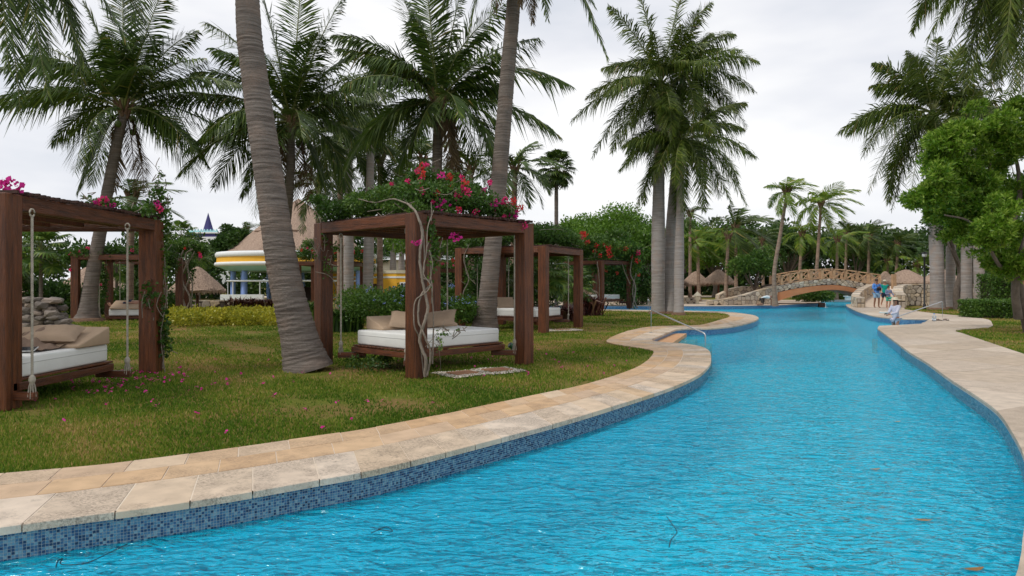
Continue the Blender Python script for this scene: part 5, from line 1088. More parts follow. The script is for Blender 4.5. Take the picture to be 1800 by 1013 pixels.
vine('red bougainvillea over the pergola behind, seen through the left bay of the centre pergola', [(545, 446, 28, 12, 42, 1.), (590, 446, 34, 12, 42, 1.2), (635, 446, 22, 14, 42, .8), (648, 470, 10, 24, 41.5, .4), (545, 430, 14, 10, 42, .5)], 8000, .12,
     [(530, 440, 41, 'bract_red', 1.2), (540, 436, 41, 'bract', 1), (550, 442, 41, 'bract_red', 1.4), (558, 437, 41, 'bract_red', 1), (600, 449, 41, 'bract_red', 1.6), (612, 455, 40.8, 'bract', 1.8), (610, 446, 41, 'bract_red', 1.5), (598, 460, 40.8, 'bract_red', 1.2), (620, 441, 41, 'bract', 1.3), (622, 446, 41, 'bract_red', 1), (638, 441, 41, 'bract_red', 1.5), (590, 445, 41, 'bract_red', 1.2)],
     [([(650, 530, 41.4), (645, 495, 41.4), (652, 470, 41.4), (640, 455, 41.4)], .05)], 42)
s7 = square(P(800, 497, 46)[:2], 2.2)
pergola('pergola far behind the centre daybed, before the cream house', s7, 2.5, .28, near=False)
vine('pink bougainvillea on the far pergola behind the centre daybed', [(785, 468, 26, 10, 45, 1.), (815, 466, 24, 10, 46, 1.), (840, 475, 16, 20, 46, .6)], 3500, .12, [(768, 467, 44, 'bract', 1.6), (778, 463, 44, 'bract', 1.6), (786, 463, 44, 'bract', 1.1), (796, 458, 44, 'bract_red', 1.6), (775, 512, 43, 'bract', 1.8), (777, 506, 43, 'bract', 1.3)], [], 45)

# gravel patch with two slabs, and the second one
def step_patch(label, ctr, a, sz, n, lab2):
    root = empty('gravel_patch', (*ctr, 0), label, 'gravel patch', rz=a)
    m = 1500; x = rng.random(m) * 2 - 1; y = rng.random(m) * 2 - 1; pts = np.c_[x * sz[0], y * sz[1] * (1 + .12 * np.sin(x * 5)), .014 + .012 * rng.random(m)]; mb = MB()
    r = .012 + .012 * rng.random(m); off = np.array([(1, 0, 0), (0, 1, 0), (-1, 0, 0), (0, -1, 0), (0, 0, .8)]); V = pts[:, None, :] + off[None] * r[:, None, None]
    b_ = np.arange(m)[:, None] * 5; Fq = (b_[:, :, None] + np.array([[0, 1, 4], [1, 2, 4], [2, 3, 4], [3, 0, 4]])[None]).reshape(-1, 3); mb.add(V.reshape(-1, 3), Fq, 0, np.repeat(rng.random(m), 4))
    o = mb.build('gravel', M['pebble'], root); o['kind'] = 'stuff'
    mb = MB(); mb.box((0, 0, .004), (sz[0] * 1.9, sz[1] * 1.9, .02)); mb.build('bedding', M['mortar'], root)
    for k in range(n):
        o = link('slab', rbox_mesh('slab', (.48, .34, .05), .008, M['slab_tile'], 1), root); place(o, ((k - (n - 1) / 2) * .72, .02, .02), random.uniform(-.15, .15))
step_patch('white gravel patch with two terracotta slabs beside the centre daybed', G(845, 656), .62, (.78, .38), 2, '')
step_patch('flat square slab patch at the right post of the second pergola', G(988, 581), .3, (.62, .42), 1, '')
# small garden spot light and the white rag
sp = empty('spot_light', (*G(899, 619), 0), 'small green garden spotlight beside the right post of the centre pergola', 'spotlight')
mb = MB(); mb.tube([(0, 0, 0), (0, 0, .10)], .012, 6); mb.build('spike', M['black'], sp)
mb = MB(); mb.tube([(.06, 0, .10), (-.04, -.03, .17)], [.055, .07], 12); mb.build('housing', M['green_plastic'], sp); mb = MB(); mb.tube([(-.041, -.031, .171), (-.048, -.034, .176)], [.06, .058], 12); mb.build('lens', M['glass_dark'], sp)
mb = MB(); n = 12; u = np.linspace(-1, 1, n); X, Y = np.meshgrid(u, u, indexing='ij'); Z = .03 + .03 * np.sin(X * 5 + Y * 3) * np.cos(Y * 6); i = np.arange(n - 1)[:, None] * n; j = np.arange(n - 1)[None, :]
mb.add(np.stack([X * .14 + .05 * Y, Y * .06, Z.clip(.012)], -1), np.stack([i + j, i + n + j, i + n + j + 1, i + j + 1], -1).reshape(-1, 4), 0, None, True); o = mb.build('rag', M['white_cloth']); o.location = (*G(207, 664), 0); o.rotation_euler[2] = .3; tag(o, 'crumpled white rag on the grass beside the left daybed', 'rag')
for k, (px, py, sz, lab) in enumerate(((1047, 607, .05, 'small dark stone on the lawn near the bend of the coping'),)):
    mb = MB(); mb.lathe([(.001, 0), (sz, .01), (sz * .8, sz * .5), (.001, sz * .7)], 8); o = mb.build('pebble', M['darkrock']); o.location = (*G(px, py), 0); tag(o, lab, 'stone')

# ------------------------------------------------------------------ stones
def vcells(w_, h_, size, jit=.32):
    """irregular convex cells filling a w x h rectangle"""
    nx, ny = max(1, int(round(w_ / size[0]))), max(1, int(round(h_ / size[1]))); pts = {}
    for i in range(-1, nx + 1):
        for j in range(-1, ny + 1): pts[i, j] = np.array([(i + .5 + .25 * (j % 2) + random.uniform(-jit, jit)) * w_ / nx, (j + .5 + random.uniform(-jit, jit)) * h_ / ny])
    out = []
    for i in range(0 - 1, nx + 1):
        for j in range(ny):
            c = pts[i, j] if (i, j) in pts else None
            if c is None: continue
            poly = [np.array(q, float) for q in ((0, 0), (w_, 0), (w_, h_), (0, h_))]
            for a in range(-2, 3):
                for b_ in range(-2, 3):
                    q = pts.get((i + a, j + b_))
                    if q is None or (a == 0 and b_ == 0): continue
                    m = (c + q) / 2; poly = clip(poly, m, c - q)
                    if len(poly) < 3: break
                if len(poly) < 3: break
            if len(poly) >= 3: out.append(np.array(poly))
    return out
def stone_wall(name, label, cat, path, z0, z1, thick, size, side=-1, mat='rubble', limit=300, cap=True, both=True, capw=.08, parent=None):
    """a wall along a ground path [(x,y)...] with base z0(s), top z1(s); its face(s) built stone by stone"""
    path = np.asarray(path, float); d = np.r_[0, np.cumsum(np.linalg.norm(np.diff(path, axis=0), axis=1))]; L = d[-1]
    T = np.gradient(path, axis=0); T /= np.linalg.norm(T, axis=1)[:, None]; Nn = np.c_[-T[:, 1], T[:, 0]] * side
    if parent is None: root = empty(name, (*path.mean(0), 0), label, cat)
    else: root = parent
    o0 = np.array(root.location) if parent is None else np.zeros(3)
    f = lambda z: (z if callable(z) else (lambda s: z + 0 * s)); z0, z1 = f(z0), f(z1); h_max = max((z1(s) - z0(s)) for s in np.linspace(0, 1, 30))
    at = lambda s, c: np.array([np.interp(s, d, c[:, 0]), np.interp(s, d, c[:, 1])])
    pos = lambda s, z, off: np.array([*(at(s, path) + at(s, Nn) * off), z]) - o0
    mb = MB(); n = max(3, int(L / .3)); ss = np.linspace(0, L, n); A = []
    for s in ss:
        a, b_ = z0(s / L), z1(s / L) - .02; A += [pos(s, a, 0), pos(s, b_, 0), pos(s, b_, -thick), pos(s, a, -thick)]
    i = np.arange(n - 1) * 4
    for k in range(4): mb.add(A, np.stack([i + k, i + (k + 1) % 4, i + 4 + (k + 1) % 4, i + 4 + k], -1)[:, ::side]) 
    mb.add(A, [[0, 1, 2, 3], [4 * n - 1, 4 * n - 2, 4 * n - 3, 4 * n - 4]]); mb.build('core', M['mortar'], root)
    for s_, sg_ in ((0, -1), (L, 1)):
        tv = np.array([*at(s_, T), 0]) * sg_; hh = z1(s_ / L) - z0(s_ / L); nr = max(1, int(hh / size[1])) if limit else 0
        for j in range(nr):
            for k in range(2):
                a_, b_ = z0(s_ / L) + hh * (j + .06) / nr, z0(s_ / L) + hh * (j + .94) / nr - .01; f0, f1 = -thick * (k + .05) / 2, -thick * (k + .95) / 2; pr = random.uniform(.03, .05)
                V = [pos(s_, z_, f_) + tv * e_ for e_ in (-.01, pr) for z_, f_ in ((a_, f0), (a_, f1), (b_, f1), (b_, f0))]; m_b = MB(); V = np.array(V); V[4:] = V[4:].mean(0) + (V[4:] - V[4:].mean(0)) * .86
                m_b.add(V, [[0, 1, 2, 3], [7, 6, 5, 4], [0, 4, 5, 1], [1, 5, 6, 2], [2, 6, 7, 3], [3, 7, 4, 0]]); m_b.build('stone', M[mat], root)
    cells = vcells(L, h_max, size); made = 0; rest = MB()
    faces = [(0, 1)] + ([(-thick, -1)] if both else [])
    for off, sg in faces:
        for c in (cells if sg == 1 else vcells(L, h_max, (size[0] * 1.4, size[1] * 1.4))):
            g_ = c.mean(0); q = g_ + (c - g_) * (1 - .10)
            fs = q[:, 0] / L; lo = np.array([z0(t) for t in fs]); hi = np.array([z1(t) for t in fs]) - .015
            zz = np.minimum(lo.min() * 0 + lo + q[:, 1] * ((hi - lo) / h_max if False else 1), hi)
            if (zz - lo).max() - (zz - lo).min() < size[1] * .25 or len(q) < 3: continue
            pr = random.uniform(.015, .05); k = len(q); ctr = np.array([q[:, 0].mean(), zz.mean()])
            base = [pos(a, b_, off - sg * .01) for a, b_ in zip(q[:, 0], zz)]; mid = [pos(a, b_, off + sg * pr * .7) for a, b_ in zip(q[:, 0], zz)]
            top = [pos(ctr[0] + (a - ctr[0]) * .8, ctr[1] + (b_ - ctr[1]) * .8, off + sg * (pr + random.uniform(-.004, .008))) for a, b_ in zip(q[:, 0], zz)]
            kk = np.arange(k); V = base + mid + top
            Fs = [np.stack([kk, (kk + 1) % k, (kk + 1) % k + k, kk + k], -1), np.stack([kk + k, (kk + 1) % k + k, (kk + 1) % k + 2 * k, kk + 2 * k], -1), (kk + 2 * k)[None]]
            tgt = MB() if (made < limit and sg == 1) else rest; rv = random.random()
            b0 = tgt.n; tgt.V.append(np.array(V, dtype=np.float32)); tgt.n += len(V)
            for Fa in Fs: tgt.F.append(((Fa[:, ::-1] if side * sg > 0 else Fa) + b0, 0, np.full(len(Fa), rv, dtype=np.float32), False))
            if tgt is not rest: tgt.build('stone', M[mat], root); made += 1
    if rest.n: o = rest.build('stone_facing', M['rubble_face'], root); o['kind'] = 'stuff'
    if cap:
        s = 0
        while s < L - .05:
            l = min(random.uniform(.28, .5), L - s); mb = MB(); e = .012; P4 = []
            for zz in (-.03, .035 + random.uniform(0, .012)):
                for (q, off) in ((s + e, .03), (s + l - e, .03), (s + l - e, -thick - .03), (s + e, -thick - .03)): P4.append(pos(q, z1(q / L) + zz, off))
            mb.add(P4, [[3, 2, 1, 0], [4, 5, 6, 7], [0, 1, 5, 4], [1, 2, 6, 5], [2, 3, 7, 6], [3, 0, 4, 7]]); mb.build('cap_stone', M[mat], root); s += l
    return root
# dry stone pile at left: rounded rocks laid in courses
root = empty('dry_stone_wall', (*G(62, 586), 0), 'dark dry-stacked rock wall behind the left daybed', 'stone wall')
b0 = np.array(root.location)
def rock_mesh(a, b_, c_):
    bm = bmesh.new(); bmesh.ops.create_icosphere(bm, subdivisions=2, radius=1)
    for v in bm.verts:
        q = v.co; k = 1 + .16 * math.sin(q.x * 5 + a * 90) * math.cos(q.y * 4 + b_ * 70) + random.uniform(-.07, .07)
        v.co = Vector((math.copysign(abs(q.x) ** .7, q.x) * a * k, math.copysign(abs(q.y) ** .7, q.y) * b_ * k, math.copysign(abs(q.z) ** .75, q.z) * c_ * k))
    me = bpy.data.meshes.new('stone'); bm.to_mesh(me); bm.free(); me.materials.append(M['darkrock']); return me
RK = [rock_mesh(random.uniform(.17, .30), .2, random.uniform(.07, .12)) for _ in range(10)]
for row in range(8):
    z = .08 + row * .135; wr = 1.35 - .04 * row; x = -wr - .6
    for layer, dy in ((0, 0), (1, .35)):
        x = -wr - .9
        while x < wr * .62 - .05 * row:
            o = link('stone', random.choice(RK), root); s = random.uniform(.8, 1.15); o.scale = (s, s, random.uniform(.85, 1.25)); w2 = o.dimensions[0] if False else .42 * s
            place(o, (x + w2 / 2, dy + .10 * (row / 8) + random.uniform(-.05, .05) + .25 * max(0, x - .4), z + random.uniform(-.02, .02)), random.uniform(-.25, .25) + (PI if random.random() < .5 else 0), random.uniform(-.1, .1), random.uniform(-.15, .15)); x += w2 * .98
# far bank low walls
lin = lambda pts: (lambda s: float(np.interp(s, [p[0] for p in pts], [p[1] for p in pts])))
stone_wall('low_stone_wall', 'low cream stone wall beyond the channel behind the royal palms', 'stone wall', [P(1080, 497, 52)[:2], P(1150, 497, 52)[:2], P(1222, 497, 51.5)[:2]], 0, .42, .35, (.42, .24), side=-1, limit=90)
stone_wall('low_stone_wall', 'low pale stone wall far left behind the golden shrub bed', 'stone wall', [P(-20, 497, 44)[:2], P(300, 497, 44)[:2], P(430, 497, 44)[:2]], 0, .42, .35, (.7, .4), side=-1, limit=0)
# ramp walls at the left foot of the bridge
Zp = lambda py, d: H - (py - CY) * d / F
DB = 50.0
stone_wall('ramp_wall', 'curved rubble wall rising along the ramp to the left end of the bridge', 'stone wall', [P(1247, 497, 47.5)[:2], P(1290, 497, 48.2)[:2], P(1330, 497, 49.2)[:2], P(1366, 497, 49.9)[:2]], 0, lin([(0, Zp(530, 47.5)), (.2, Zp(527, 48)), (.5, Zp(519.5, 48.5)), (.8, Zp(509, 49.5)), (1, Zp(504, 50))]), .35, (.38, .30), side=-1, limit=200)
stone_wall('ramp_wall', 'back rubble wall of the left bridge ramp, humped top', 'stone wall', [P(1264, 497, 51.6)[:2], P(1300, 497, 52.5)[:2], P(1345, 497, 53.2)[:2]], 0, lin([(0, Zp(519, 51.6)), (.3, Zp(508, 52.5)), (.6, Zp(504, 53)), (1, Zp(506, 53.2))]), .35, (.38, .30), side=-1, limit=80)
# ------------------------------------------------------------------ arched bridge
br_ = empty('arched_bridge', (*P(1440, 497, DB + 1.5)[:2], 0), 'arched footbridge over the pool, orange arch, rubble parapet and tan timber railing', 'bridge'); ob = np.array(br_.location)
xs = np.linspace(1364, 1528, 42); X = lambda px: (px - CX) / F * DB
it = lambda pts: (lambda x: np.interp(x, [p[0] for p in pts], [p[1] for p in pts]))
def sm(pts):
    a = smooth_curve(pts, 4); return lambda x: np.interp(x, a[:, 0], a[:, 1])
low = sm([(1350, 536), (1366, 530), (1400, 519), (1440, 511.5), (1470, 510), (1500, 514), (1530, 523)]); mid_ = sm([(1350, 520), (1366, 515), (1400, 507.5), (1440, 502.3), (1470, 501.5), (1500, 506.5), (1530, 515)])
top_ = sm([(1350, 505), (1366, 502), (1400, 496.5), (1440, 491), (1470, 490), (1500, 494), (1535, 500.5)]); rail = sm([(1350, 492), (1366, 488), (1400, 480.5), (1440, 474), (1470, 473.3), (1500, 476.5), (1535, 481.5), (1580, 488)])
Wb = 3.0
def slab_between(f1, f0, y0, y1, name, mat, inset=0):
    mb = MB(); n = len(xs); A = []
    for x in xs: A += [np.array([X(x), y0, Zp(f0(x), DB)]) - ob, np.array([X(x), y0, Zp(f1(x), DB)]) - ob, np.array([X(x), y1, Zp(f1(x), DB)]) - ob, np.array([X(x), y1, Zp(f0(x), DB)]) - ob]
    i = np.arange(n - 1) * 4
    for k in range(4): mb.add(A, np.stack([i + 4 + k, i + 4 + (k + 1) % 4, i + (k + 1) % 4, i + k], -1))
    mb.add(A, [[0, 1, 2, 3], [4 * n - 1, 4 * n - 2, 4 * n - 3, 4 * n - 4]]); return mb.build(name, mat, br_)
slab_between(lambda x: mid_(x) + .0, low, DB + .0, DB + Wb, 'arch', M['paint_orange'])
slab_between(lambda x: top_(x) + .3, lambda x: mid_(x) - .3, DB + .03, DB + .33, 'parapet_core', M['mortar'])
slab_between(lambda x: top_(x) + .3, lambda x: mid_(x) - .3, DB + Wb - .33, DB + Wb - .03, 'parapet_core', M['mortar'])
slab_between(lambda x: top_(x) + 3.0, lambda x: mid_(x) - .4, DB + .34, DB + Wb - .34, 'walkway_deck', M['sandpath'])
cells = vcells(X(1528) - X(1364), .52, (.34, .19), .35)
for c in cells:
    g_ = c.mean(0); q = g_ + (c - g_) * .90; k = len(q); V = []
    if k < 3: continue
    pr = random.uniform(.02, .05)
    for sc_, off in ((1, .02), (1, -pr * .6), (.8, -pr)):
        for a, b_ in g_ + (q - g_) * sc_:
            x = 1364 + a / DB * F; zl, zh = Zp(mid_(x), DB), Zp(top_(x), DB); V.append(np.array([X(x), DB + .03 + off, zl + .012 + b_ / .52 * (zh - zl - .02)]) - ob)
    kk = np.arange(k); mb = MB(); mb.V.append(np.array(V, dtype=np.float32)); mb.n = len(V)
    for Fa in (np.stack([kk, (kk + 1) % k, (kk + 1) % k + k, kk + k], -1), np.stack([kk + k, (kk + 1) % k + k, (kk + 1) % k + 2 * k, kk + 2 * k], -1), (kk + 2 * k)[None]): mb.F.append((Fa, 0, np.full(len(Fa), .5, dtype=np.float32), False))
    mb.build('stone', M['rubble'], br_)
# railings, one on each side
for (y, pxs) in ((DB + .16, [1363, 1375.5, 1390.5, 1409.5, 1427.5, 1447, 1467.5, 1488.5, 1509, 1528, 1548]), (DB + Wb - .16, [1380, 1396, 1413, 1432, 1451, 1471, 1492, 1512, 1532, 1552, 1569])):
    tops = []; 
    for x in pxs:
        zb = Zp(top_(x) if x < 1530 else top_(1530) + (x - 1530) * .12, DB) - .03; zt = Zp(rail(x), DB) - .03; mb = MB(); w_ = .17
        mb.box((X(x) - ob[0], y - ob[1], (zb + zt) / 2), (w_, .13, zt - zb)); mb.build('rail_post', M['wood_tan'], br_); tops.append((X(x), zb, zt))
    for (x0, b_0, t0), (x1, b_1, t1) in zip(tops[:-1], tops[1:]):
        o = lambda x, z: (x - ob[0], y - ob[1], z)
        for nm, a, b_, wd, ht in (('top_rail', o(x0 - .08, t0 + .035), o(x1 - .0, t1 + .035), .17, .075), ('bottom_rail', o(x0 + .09, b_0 + .07), o(x1 - .09, b_1 + .07), .07, .06), ('diagonal_brace', o(x0 + .09, b_0 + .11), o(x1 - .09, t1 - .02), .05, .055), ('diagonal_brace', o(x0 + .09, t0 - .02), o(x1 - .09, b_1 + .11), .045, .055)):
            mb = MB(); mb.bar(a, b_, wd, ht) if nm != 'diagonal_brace' else mb.bar(np.array(a) + [0, (.028 if a[2] > b_[2] else -.028), 0], np.array(b_) + [0, (.028 if a[2] > b_[2] else -.028), 0], wd, ht)
            mb.build(nm, M['wood_tan'], br_)
# nearer end post of the railing
mb = MB(); q = P(1571, 508, 46.5); mb.box((0, 0, .5), (.24, .24, 1.0)); o = mb.build('timber_post', M['wood_tan']); o.location = q; tag(o, 'stout tan timber post ending the bridge railing above the curved ramp', 'post')
# ramp on the right: path and curved side walls
ramp_pts = [(1508, 1590, 545.5, 43.3), (1505, 1592, 541, 44.6), (1512, 1592, 533, 46.3), (1525, 1590, 524, 48), (1540, 1585, 514, 49.5), (1545, 1580, 507, 51), (1540, 1580, 503, 53)]
mb = MB(); A = []
for (xa, xb, py, d) in ramp_pts: 
    z = max(.035, Zp(py, d)); A += [np.array([(xa - CX) / F * d, d, z]), np.array([(xb - CX) / F * d, d, z])]
i = np.arange(len(ramp_pts) - 1) * 2; mb.add(A, np.stack([i, i + 1, i + 3, i + 2], -1)); o = mb.build('ramp_path', M['sandpath']); tag(o, kind='structure')
pA = [P(1507, 497, 43.0)[:2], P(1498, 497, 44.5)[:2], P(1499, 497, 46)[:2], P(1508, 497, 47.6)[:2], P(1524, 497, 49.2)[:2], P(1536, 497, 50.4)[:2]]; pA = smooth_curve(pA, .4)
stone_wall('ramp_wall', 'low curved rubble wall hugging the left side of the ramp behind the three walkers', 'stone wall', pA, 0, lin([(0, .62), (.12, .66), (.35, Zp(518, 46)), (.6, Zp(508, 48)), (.8, Zp(502, 49.4)), (1, Zp(500, 50.4))]), .42, (.30, .24), side=1, limit=150)
pB = smooth_curve([P(1592, 497, 43.0)[:2], P(1588, 497, 44.2)[:2], P(1586, 497, 45.6)[:2], P(1592, 497, 46.6)[:2], P(1610, 497, 47.0)[:2], P(1640, 497, 46.5)[:2], P(1675, 497, 46)[:2], P(1720, 497, 46)[:2]], .4)
stone_wall('ramp_wall', 'tall curved rubble wall right of the walkers, behind the royal palm trunk', 'stone wall', pB, 0, lin([(0, .82), (.08, .86), (.2, Zp(514, 44.5)), (.32, Zp(506, 46)), (.45, Zp(502, 47)), (.6, Zp(500.5, 46.5)), (1, Zp(500.5, 46))]), .5, (.36, .30), side=-1, limit=230)
#PART4
# ------------------------------------------------------------------ thatched parasols and buildings
def thatch_cone(mb, R, z_e, z_a, tiers=((1, 0), (.52, .0)), k=44, c=(0, 0, 0), lip=.22, fr=1.0):
    for ti, (f, _) in enumerate(tiers):
        r_o = R * f + .04 * ti; zb = z_e + (z_a - z_e) * (1 - f); ph = rng.random(6) * 6; n = 9
        V = []; prof = [(r_o * .93, zb - lip * .9), (r_o, zb - lip), (r_o * 1.02, zb - lip * .3), (r_o * .97, zb + lip * .25)] + [(r_o * .97 * (1 - t) + .06 * t, zb + lip * .25 + (z_a - zb - lip * .25) * t + .06 * math.sin(t * PI)) for t in (.25, .5, .75, 1)]
        a = np.linspace(0, 2 * PI, k, endpoint=False)
        for r, z in prof: 
            rr = r * (1 + .018 * np.sin(a * 7 + ph[0]) + .012 * rng.normal(0, 1, k)); V.append(np.stack([rr * np.cos(a), rr * np.sin(a), z + .02 * rng.normal(0, 1, k) * (r > .1)], -1))
        V = np.concatenate(V) + np.asarray(c); m = len(prof); i = np.arange(m - 1)[:, None] * k; j = np.arange(k)[None]; j2 = (j + 1) % k
        mb.add(V, np.stack([i + j, i + j2, i + k + j2, i + k + j], -1).reshape(-1, 4), 0, rng.random((m - 1) * k), False)
        q = int(R * 150 * f * fr); a = rng.random(q) * 2 * PI; r = r_o * rng.uniform(.9, 1.03, q); w_ = .018 * fr * R; l = lip * rng.uniform(.5, 1.2, q); z0 = zb - lip * .4
        p = np.stack([r * np.cos(a), r * np.sin(a), np.full(q, z0)], -1) + np.asarray(c); t = np.stack([-np.sin(a), np.cos(a), np.zeros(q)], -1) * w_; e = p + np.stack([np.cos(a) * .03, np.sin(a) * .03, -l - lip * .2], -1)
        mb.add(np.stack([p - t, p + t, e + t * .3, e - t * .3], 1).reshape(-1, 3), np.arange(q * 4).reshape(-1, 4), 0, rng.random(q))
def palapa(label, px, ya, ye, wpx, d, posts=1, tiers=((1, 0), (.55, 0)), base=0):
    c = P(px, 497, d); root = empty('thatched_parasol', (c[0], d, 0), label, 'thatched parasol'); R = wpx / 2 * d / 1200; mb = MB(); thatch_cone(mb, R, Zp(ye, d) + .1, Zp(ya, d), tiers, lip=.26 * max(.7, R / 2.2)); mb.build('roof', M['thatch'], root)
    for i in range(posts):
        a = i * 2 * PI / max(posts, 1) + .5; r = 0 if posts == 1 else R * .7; mb = MB(); h = Zp(ye, d) + .35; mb.tube([(0, 0, 0), (0, 0, h)], .09, 8); o = mb.build('post', M['wood'], root); o.location = (math.cos(a) * r, math.sin(a) * r, 0)
    return root
palapa('thatched parasol behind the tall palm trunk, left one at the back of the lawn', 157, 468, 510, 98, 42)
palapa('thatched parasol right of the palm trunk, lower one under the back left pergola', 196, 486, 512, 62, 41)
palapa('thatched parasol behind the braided vine column', 347, 469, 512, 92, 41)
palapa('small thatched parasol at the far left edge behind the rocks', 40, 490, 515, 60, 44)
palapa('left one of the two thatched parasols beside the channel, before the dark wood', 1223, 477, 500, 48, 60)
palapa('right one of the two thatched parasols beside the channel, slightly larger', 1263, 474, 498, 56, 59)
palapa('thatched parasol almost hidden by the grey royal palm trunks', 1185, 490, 505, 40, 62)
palapa('broad thatched pavilion roof behind the right end of the bridge railing', 1592, 474, 498, 80, 62, posts=4)
palapa('thatched pavilion roof between lamp post and royal palm trunk', 1655, 473, 498, 72, 58, posts=4)
palapa('small thatched roof tip behind the bridge railing, left of the pavilion', 1556, 477, 499, 36, 66)
palapa('thatched roof tip farthest left behind the bridge railing', 1530, 482, 500, 34, 70)
# round bar
d = 62; R = 7.0; root = empty('round_bar', (*P(525, 497, d)[:2], 0), 'round open bar with high thatched cone roof, yellow and white fascia, blue columns', 'bar building')
mb = MB(); thatch_cone(mb, 6.15, Zp(447, d) + .1, Zp(350, d) , ((1, 0), (.62, 0), (.3, 0)), k=90, lip=.16, fr=.7); mb.build('thatched_roof', M['thatch'], root)
zt = Zp(449, d)
for nm, prof, mt in (('upper_cornice', [(R - .5, zt + .12), (R - .1, zt + .12), (R, zt), (R, zt - .22), (R - .1, zt - .32), (R - .5, zt - .32)], 'paint_white'), ('fascia', [(R - .15, zt - .30), (R - .12, zt - .78)], 'paint_yellow'), ('lower_cornice', [(R - .5, zt - .76), (R, zt - .76), (R + .06, zt - .88), (R, zt - 1.05), (R - .25, zt - 1.1)], 'paint_white'), ('soffit', [(R - .22, zt - 1.08), (R - 1.0, zt - 1.45), (R - 1.9, zt - 1.5), (.5, zt - 1.5)], 'paint_aqua')):
    mb = MB(); mb.lathe(prof[::-1], 96); mb.build(nm, M[mt], root)
for i in range(11):
    a = -2.75 + i * 2 * PI / 11; mb = MB(); mb.tube([(0, 0, 0), (0, 0, zt - 1.4)], .23, 16); o = mb.build('column', M['paint_blue'], root); o.location = (math.cos(a) * 5.5, math.sin(a) * 5.5, 0)
mb = MB(); t = np.linspace(-3.3, .3, 50); mb.tube(np.c_[np.cos(t) * 6.0, np.sin(t) * 6.0, np.full(50, Zp(494, 58))], .085, 6); mb.build('railing', M['paint_white'], root)
mb = MB(); mb.lathe([(2.0, 0), (2.0, 1.1), (2.35, 1.1), (2.35, 1.2), (0.01, 1.2)], 32); mb.build('counter', M['shade'], root)
for i in range(8):
    a = -2.9 + i * .55; mb = MB(); mb.tube([(0, 0, 0), (0, 0, Zp(494, 58))], .05, 6); o = mb.build('railing_post', M['paint_white'], root); o.location = (math.cos(a) * 6, math.sin(a) * 6, 0)
mb = MB(); mb.box((0, 0, .42), (3.4, .4, .84)); o = mb.build('low_wall', M['paint_white']); o.location = (*P(426, 497, 55)[:2], -.2); tag(o, 'low white wall before the blue columns of the round bar', 'wall')
# yellow low building
x0, x1, d = P(585, 497, 62)[0], P(722, 497, 62)[0], 62; zt = Zp(476, d); root = empty('yellow_building', ((x0 + x1) / 2, d, 0), 'low yellow building with cream parapet and wooden gate behind the flower bed', 'building')
W = x1 - x0; fp = [(-W / 2, 0), (W / 2 - 3.2, 0), (W / 2 - 1.2, -.9), (W / 2, -.9), (W / 2, 6), (-W / 2, 6)]
def wall_loop(z0, z1, grow, nm, mt):
    p = np.array(fp); c = p.mean(0); q = c + (p - c) * (1 + grow); mb = MB(); n = len(q); k = np.arange(n)
    mb.add(np.vstack([np.c_[q, np.full(n, z0)], np.c_[q, np.full(n, z1)]]), np.stack([k, (k + 1) % n, (k + 1) % n + n, k + n], -1)); mb.add(np.c_[q, np.full(n, z1)], [list(range(n))]); return mb.build(nm, M[mt], root)
wall_loop(0, zt - .25, 0, 'wall', 'paint_yellow'); wall_loop(zt - .68, zt - .52, .02, 'string_course', 'paint_white'); wall_loop(zt - .26, zt + .03, .03, 'parapet', 'paint_cream')
for px in np.linspace(657, 695, 13):
    mb = MB(); mb.box((0, 0, 0), (.14, .07, Zp(499, 61.9))); o = mb.build('gate_board', M['wood_dark'], root); o.location = (P(px, 497, 61.9)[0] - (x0 + x1) / 2, -.1, Zp(499, 61.9) / 2)
fx = P(710, 497, 61)[0] - (x0 + x1) / 2
for nm, c, s, mt in (('window_frame', (fx, -1.0, 1.0), (.72, .12, 1.3), 'paint_white'), ('window_pane', (fx - .16, -1.07, 1.02), (.2, .03, 1.05), 'glass_dark'), ('window_pane', (fx + .16, -1.07, 1.02), (.2, .03, 1.05), 'glass_dark')):
    mb = MB(); mb.box(c, s); mb.build(nm, M[mt], root)
mb = MB(); mb.tube([(0, 0, 0), (0, 0, Zp(476, 60))], .18, 12); o = mb.build('column', M['paint_blue'], root); o.location = (P(629, 497, 60)[0] - (x0 + x1) / 2, -2, 0)
# cream house beyond
d = 84; root = empty('cream_house', (*P(745, 497, d)[:2], 0), 'cream house with pale roof seen far behind the centre pergola', 'house'); W = 190 * d / 1200
mb = MB(); mb.box((0, 3, 2.2), (W, 6, 4.4)); mb.build('wall', M['paint_cream'], root)
mb = MB(); zr = 4.4; mb.add([(-W/2-.5, -.6, zr), (W/2+.5, -.6, zr), (W/2+.5, 6.6, zr), (-W/2-.5, 6.6, zr), (-W/2+1, 3, zr+1.5), (W/2-1, 3, zr+1.5)], [[0, 1, 5, 4], [2, 3, 4, 5]]); mb.add([(-W/2-.5, -.6, zr), (W/2+.5, -.6, zr), (W/2+.5, 6.6, zr), (-W/2-.5, 6.6, zr), (-W/2+1, 3, zr+1.5), (W/2-1, 3, zr+1.5)], [[1, 2, 5], [3, 0, 4]]); mb.build('roof', M['paint_white'], root)
for px, py in ((778, 482), (797, 482), (786, 505), (800, 505), (745, 482), (720, 482)):
    mb = MB(); mb.box((0, 0, 0), (.9, .08, 1.1)); o = mb.build('window', M['glass_dark'], root); o.location = (P(px, 497, 84)[0] - root.location.x, -.03, Zp(py, 84))
